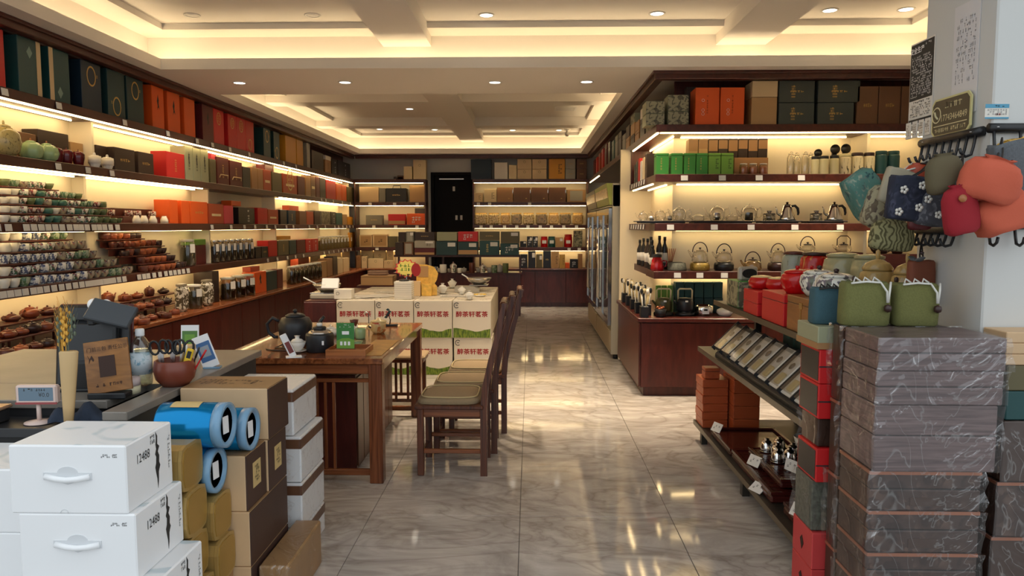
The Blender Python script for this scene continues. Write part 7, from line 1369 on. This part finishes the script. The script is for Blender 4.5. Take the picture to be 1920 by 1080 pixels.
MB().box(-.0085, -.0075, -w_ * .85, w_ * .85, -.034, -.031).build('rule', 'platetext', o); print_on(o, w_ * 1.6, .02, 15, 1, 'platetext', (-.0082, 0, -.05), '-x', 17, fill=.9); rr = ring(o, (-.008, w_ * .72, .012), .03, 'platetext', '+x', name='phone_ring'); MB().tube([(-.0085, w_ * .72 + .012, .026), (-.0085, w_ * .72 + .004, .008), (-.0085, w_ * .72 - .012, -.004)], .004, 5).build('handset_icon', 'platetext', o)
thing(o, 'dark parking phone-number plate with pale rim on pillar', 'sign')
p = onY(1869, 209, PY0 - .002); o = empty('reminder_card', (p.x, PY0 - .001, p.z)); MB().box(-.042, .042, -.002, 0, -.026, .026).build('card', 'paperwhite', o); MB().box(-.042, .042, -.003, -.002, .012, .026).build('blue_header', mat('headblue', S(80, 150, 180), .5), o); MB().box(-.042, .042, -.003, -.002, -.026, -.02).build('blue_footer', 'headblue', o); print_on(o, .05, .008, 6, 1, 'ink', (0, -.0035, .019), '-y', 2); print_on(o, .07, .022, 8, 3, 'faintink', (0, -.0035, -.002), '-y', 12); print_on(o, .02, .01, 2, 1, 'red_ink', (.004, -.0035, -.01), '-y', 5, fill=1); thing(o, 'small blue and white card stuck on the white pillar front', 'card')
mat('hookblack', (.012, .012, .013), .35)
def hook_rail(axis, a, b, z, n, desc, drop=.09, rise=.03):
    o = empty('hook_rail', (PF if axis == 'y' else (a + b) / 2, (a + b) / 2 if axis == 'y' else PY0, z)); l = abs(b - a) / 2
    def V(t, out, zz): return (-out, t, zz) if axis == 'y' else (t, -out, zz)
    MB().tube([V(-l, .012, 0), V(-l * .5, .012, 0), V(l * .5, .012, 0), V(l, .012, 0)], .018, 10).build('rail', 'hookblack', o)
    for k in range(n):
        t = -l * .88 + 2 * l * .88 * k / max(1, n - 1); MB().tube([V(t, .02, -.005), V(t, .028, -drop * .6), V(t, .035, -drop * .92), V(t, .055, -drop), V(t, .072, -drop * .85), V(t, .078, -drop + rise)], .0055, 7).build('hook', 'hookblack', o)
    for t in (-l * .8, l * .8): MB().lathe([(0, 0), (.006, 0), (.005, .003), (0, .004)], n=8).build('screw', 'steel', o, V(t, .03, 0))
    return thing(o, desc, 'hook rail')
z1h = onX(1765, 263, PF).z; hook_rail('y', 2.77, 3.19, z1h, 8, 'black hook rail holding the crowd of cloth bags'); z2h = onX(1745, 432, PF).z; hook_rail('y', 2.88, 3.19, z2h, 6, 'lower black hook rail with nearly empty hooks', .06)
xa, xb = xAtY(1848, PY0, 1.8), xAtY(1960, PY0, 1.8); hook_rail('x', xa, xb, onY(1880, 241, PY0).z, 3, 'black hook rail on the pillar front, upper', .1); xa, xb = xAtY(1840, PY0, 1.5), xAtY(1950, PY0, 1.5); hook_rail('x', xa, xb, onY(1880, 421, PY0).z, 3, 'black hook rail on the pillar front, lower', .075)
for i in range(5):
    p = onX(1705 + i * 12, 246 - i * 3, PF); o = MB().box(-.006, 0, -.02, .02, -.035, .035, .001).build('blister_pack', 'paperwhite', None, (PF, p.y, p.z)); print_on(o, .03, .05, 4, 5, mat('packprint', S(120, 96, 70), .5), (-.0067, 0, 0), '-x', i); thing(o, 'small printed packet stuck above the hook rail', 'packet', '', -p.y, 'the far edge')
spots('tealfloral', S(84, 124, 112), [S(150, 160, 140), S(44, 76, 78)], 7., .54, .9); spots('greyfloral', S(160, 150, 120), [S(84, 70, 62), S(126, 112, 84)], 6., .5, .9); spots('navyflower', S(34, 38, 54), [S(60, 62, 80), S(24, 28, 40)], 6., .5, .9); spots('darkflower', S(70, 70, 76), [S(120, 120, 126), S(50, 50, 56)], 6., .52, .9)
def swirl():
    m, t, b = nt('swirl'); w2 = N(t, 'TexWave', Scale=3.2, Distortion=9., Detail=1.5); w2.inputs['Detail Scale'].default_value = 1.2; L(t, coords(t), w2.inputs['Vector']); L(t, ramp(t, [(.2, S(84, 78, 48)), (.6, S(150, 144, 102))], w2.outputs[0]), b.inputs['Base Color']); b.inputs['Roughness'].default_value = .9; M['swirl'] = m
swirl(); mat('beigefelt', S(168, 158, 134), .95, bump=.3, bs=120); mat('olivefelt', S(96, 86, 62), .95, bump=.3, bs=100); mat('coral', S(196, 92, 66), .9, bump=.25, bs=80); mat('crimson', S(146, 22, 34), .9, bump=.25, bs=80); mat('denim', S(96, 100, 104), .9, bump=.4, bs=160, var=.15, vs=30); mat('leather', S(120, 62, 38), .7, bump=.2, bs=60)
def hang(px, py, w_, h_, m, desc, X=None, Y=None, hk=None, tilt=(0, 0, 0), flat=False, d_=.5, lob=7, cord='corddark', wr=.05, cat='bag'):
    """pouch hung so that its middle is seen at px, py on plane X (or Y)"""
    p = onX(px, py, X) if X is not None else onY(px, py, Y)
    o = empty('cloth_pouch', p); R_ = ob('body', pouch_mesh(('f' if flat else 'r', lob, wr), lob, wr, flat), m, o, None, tilt, (w_, w_ * d_, h_))
    if hk is not None:
        q = Vector(hk) - p; top = Matrix.Rotation(tilt[2], 3, 'Z') @ Matrix.Rotation(tilt[1], 3, 'Y') @ Matrix.Rotation(tilt[0], 3, 'X') @ Vector((0, 0, h_ * .48))
        for s_ in (-.012, .012): MB().tube([top + Vector((0, s_, 0)), (top + q) / 2 + Vector((0, s_, -.01)), q], .0032, 6).build('cord', cord, o)
    return thing(o, desc, cat)
HK = lambda t: (PF - .06, t, z1h - .08)
hang(1622, 365, .20, .13, 'tealfloral', 'teal floral cloth pouch sticking out farthest', X=1.40, hk=HK(3.16), tilt=(0, 1.0, .2), flat=True, d_=.45, cord='cordwhite'); hang(1660, 388, .20, .19, 'greyfloral', 'grey floral cloth pouch under the teal one', X=1.47, hk=HK(3.12), tilt=(0, .25, .3)); hang(1672, 440, .19, .13, 'swirl', 'olive swirl-patterned round pouch hanging lowest', X=1.47, hk=HK(3.08), tilt=(0, .1, .2), wr=.02, cord='cordwhite'); hang(1683, 352, .13, .14, 'beigefelt', 'plain beige felt pouch between patterned ones', X=1.44, Y=None, hk=HK(3.05), tilt=(0, .3, .1), flat=True, d_=.35, cord='cordwhite')
hang(1702, 372, .15, .16, 'navyflower', 'navy pouch with white blossoms', X=1.40, hk=HK(3.0), tilt=(0, .1, .1), flat=True, d_=.45); hang(1722, 325, .10, .08, PAL['rust'], 'small rust-red pouch high among the bags', X=1.54, hk=HK(2.98), tilt=(0, 0, 0)); hang(1690, 322, .06, .05, PAL['red'], 'tiny red pouch tucked behind beige one', X=1.56, hk=HK(3.1)) if 0 else None
hang(1771, 325, .15, .14, 'olivefelt', 'olive-brown felt pouch in front of the hooks', X=1.46, hk=HK(2.88), tilt=(0, -.15, .3), wr=.02, lob=3); hang(1752, 388, .16, .14, 'darkflower', 'charcoal pouch with pale blossoms', X=1.50, hk=HK(2.92), tilt=(0, .1, .2)); hang(1800, 392, .14, .17, 'crimson', 'crimson cloth pouch with wooden button', X=1.48, hk=HK(2.80), tilt=(0, -.2, .3), wr=.03, lob=5); hang(1724, 412, .09, .08, PAL['maroon'], 'dark red brocade pouch under the navy one', X=1.53, hk=HK(2.95))
p = onX(1800, 375, 1.47); o = MB().lathe([(0, -.004), (.012, -.003), (.012, .003), (0, .004)], n=14).build('wooden_button', 'traywood', None, (p.x - .02, p.y - .05, p.z)); o.rotation_euler = (math.pi / 2, 0, 0); thing(o, 'round wooden button on the crimson pouch', 'button') if 0 else bpy.data.objects.remove(o)
hkf = (xAtY(1858, PY0, 1.8), PY0 - .06, onY(1858, 262, PY0).z)
hang(1858, 336, .20, .15, 'coral', 'coral bucket hat hung on the pillar front, upper', Y=2.60, hk=hkf, tilt=(.2, .25, 0), wr=.07, lob=5, d_=.6, cat='hat'); hang(1880, 395, .20, .14, 'coral', 'coral bucket hat hung on the pillar front, lower', Y=2.63, hk=hkf, tilt=(.1, -.35, 0), wr=.09, lob=4, d_=.55, cat='hat'); hang(1906, 318, .17, .20, 'denim', 'grey denim pouch cut by the right picture edge', Y=2.66, hk=(hkf[0] + .1, hkf[1], hkf[2]), tilt=(0, -.2, 0), flat=True, d_=.4)
hang(1905, 276, .14, .06, 'goldpaper', 'yellow-brown patterned bundle at the right edge', Y=2.68, tilt=(0, -.2, 0), wr=.12, lob=11)
p = onX(1735, 462, 1.62); o = hang(1726, 525, .125, .16, 'leather', 'brown suede pouch with grey bow on lower rail', X=1.585, hk=(PF - .05, p.y, z2h - .05), tilt=(0, 0, .3), wr=.03, flat=True, d_=.35)
for s_ in (-1, 1): MB().lathe([(0, 0), (.016, .02), (.012, .05), (0, .06)], n=10, sx=1, sy=.4).xf(Matrix.Translation((-.03, -.02, .075)) @ Matrix.Rotation(s_ * 1.2, 4, 'X')).build('bow', 'denim', o)
MB().lathe([(0, -.01), (.01, 0), (0, .01)], (.0, 0, .11), 10).build('bead', 'claydark', o)

def blossoms(o, pts, r, m='paperwhite'):
    for x, y, z in pts:
        b = MB()
        for k in range(5): a = k * 1.2566; b.lathe([(0, -.0015), (r * .42, 0), (0, .0015)], (x + r * .55 * math.cos(a), z + r * .55 * math.sin(a), 0), 8)
        b.xf(Matrix.Translation((0, y, 0)) @ Matrix.Rotation(math.pi / 2, 4, 'X')).build('blossom', m, o)
for r_ in REG:
    if r_[1].startswith('navy pouch'): blossoms(r_[0], [(-.035, -.043, .03), (.03, -.045, .045), (-.05, -.042, -.05), (.02, -.046, -.035), (.055, -.04, -.005)], .017)
    if r_[1].startswith('charcoal pouch'): blossoms(r_[0], [(-.01, -.05, -.03), (.035, -.045, -.01)], .016)
    if r_[1].startswith('crimson cloth'): MB().lathe([(0, -.004), (.013, -.003), (.013, .003), (0, .004)], n=14).xf(Matrix.Translation((-.02, -.048, .035)) @ Matrix.Rotation(math.pi / 2, 4, 'X')).build('wooden_button', 'traywood', r_[0])
finalize()
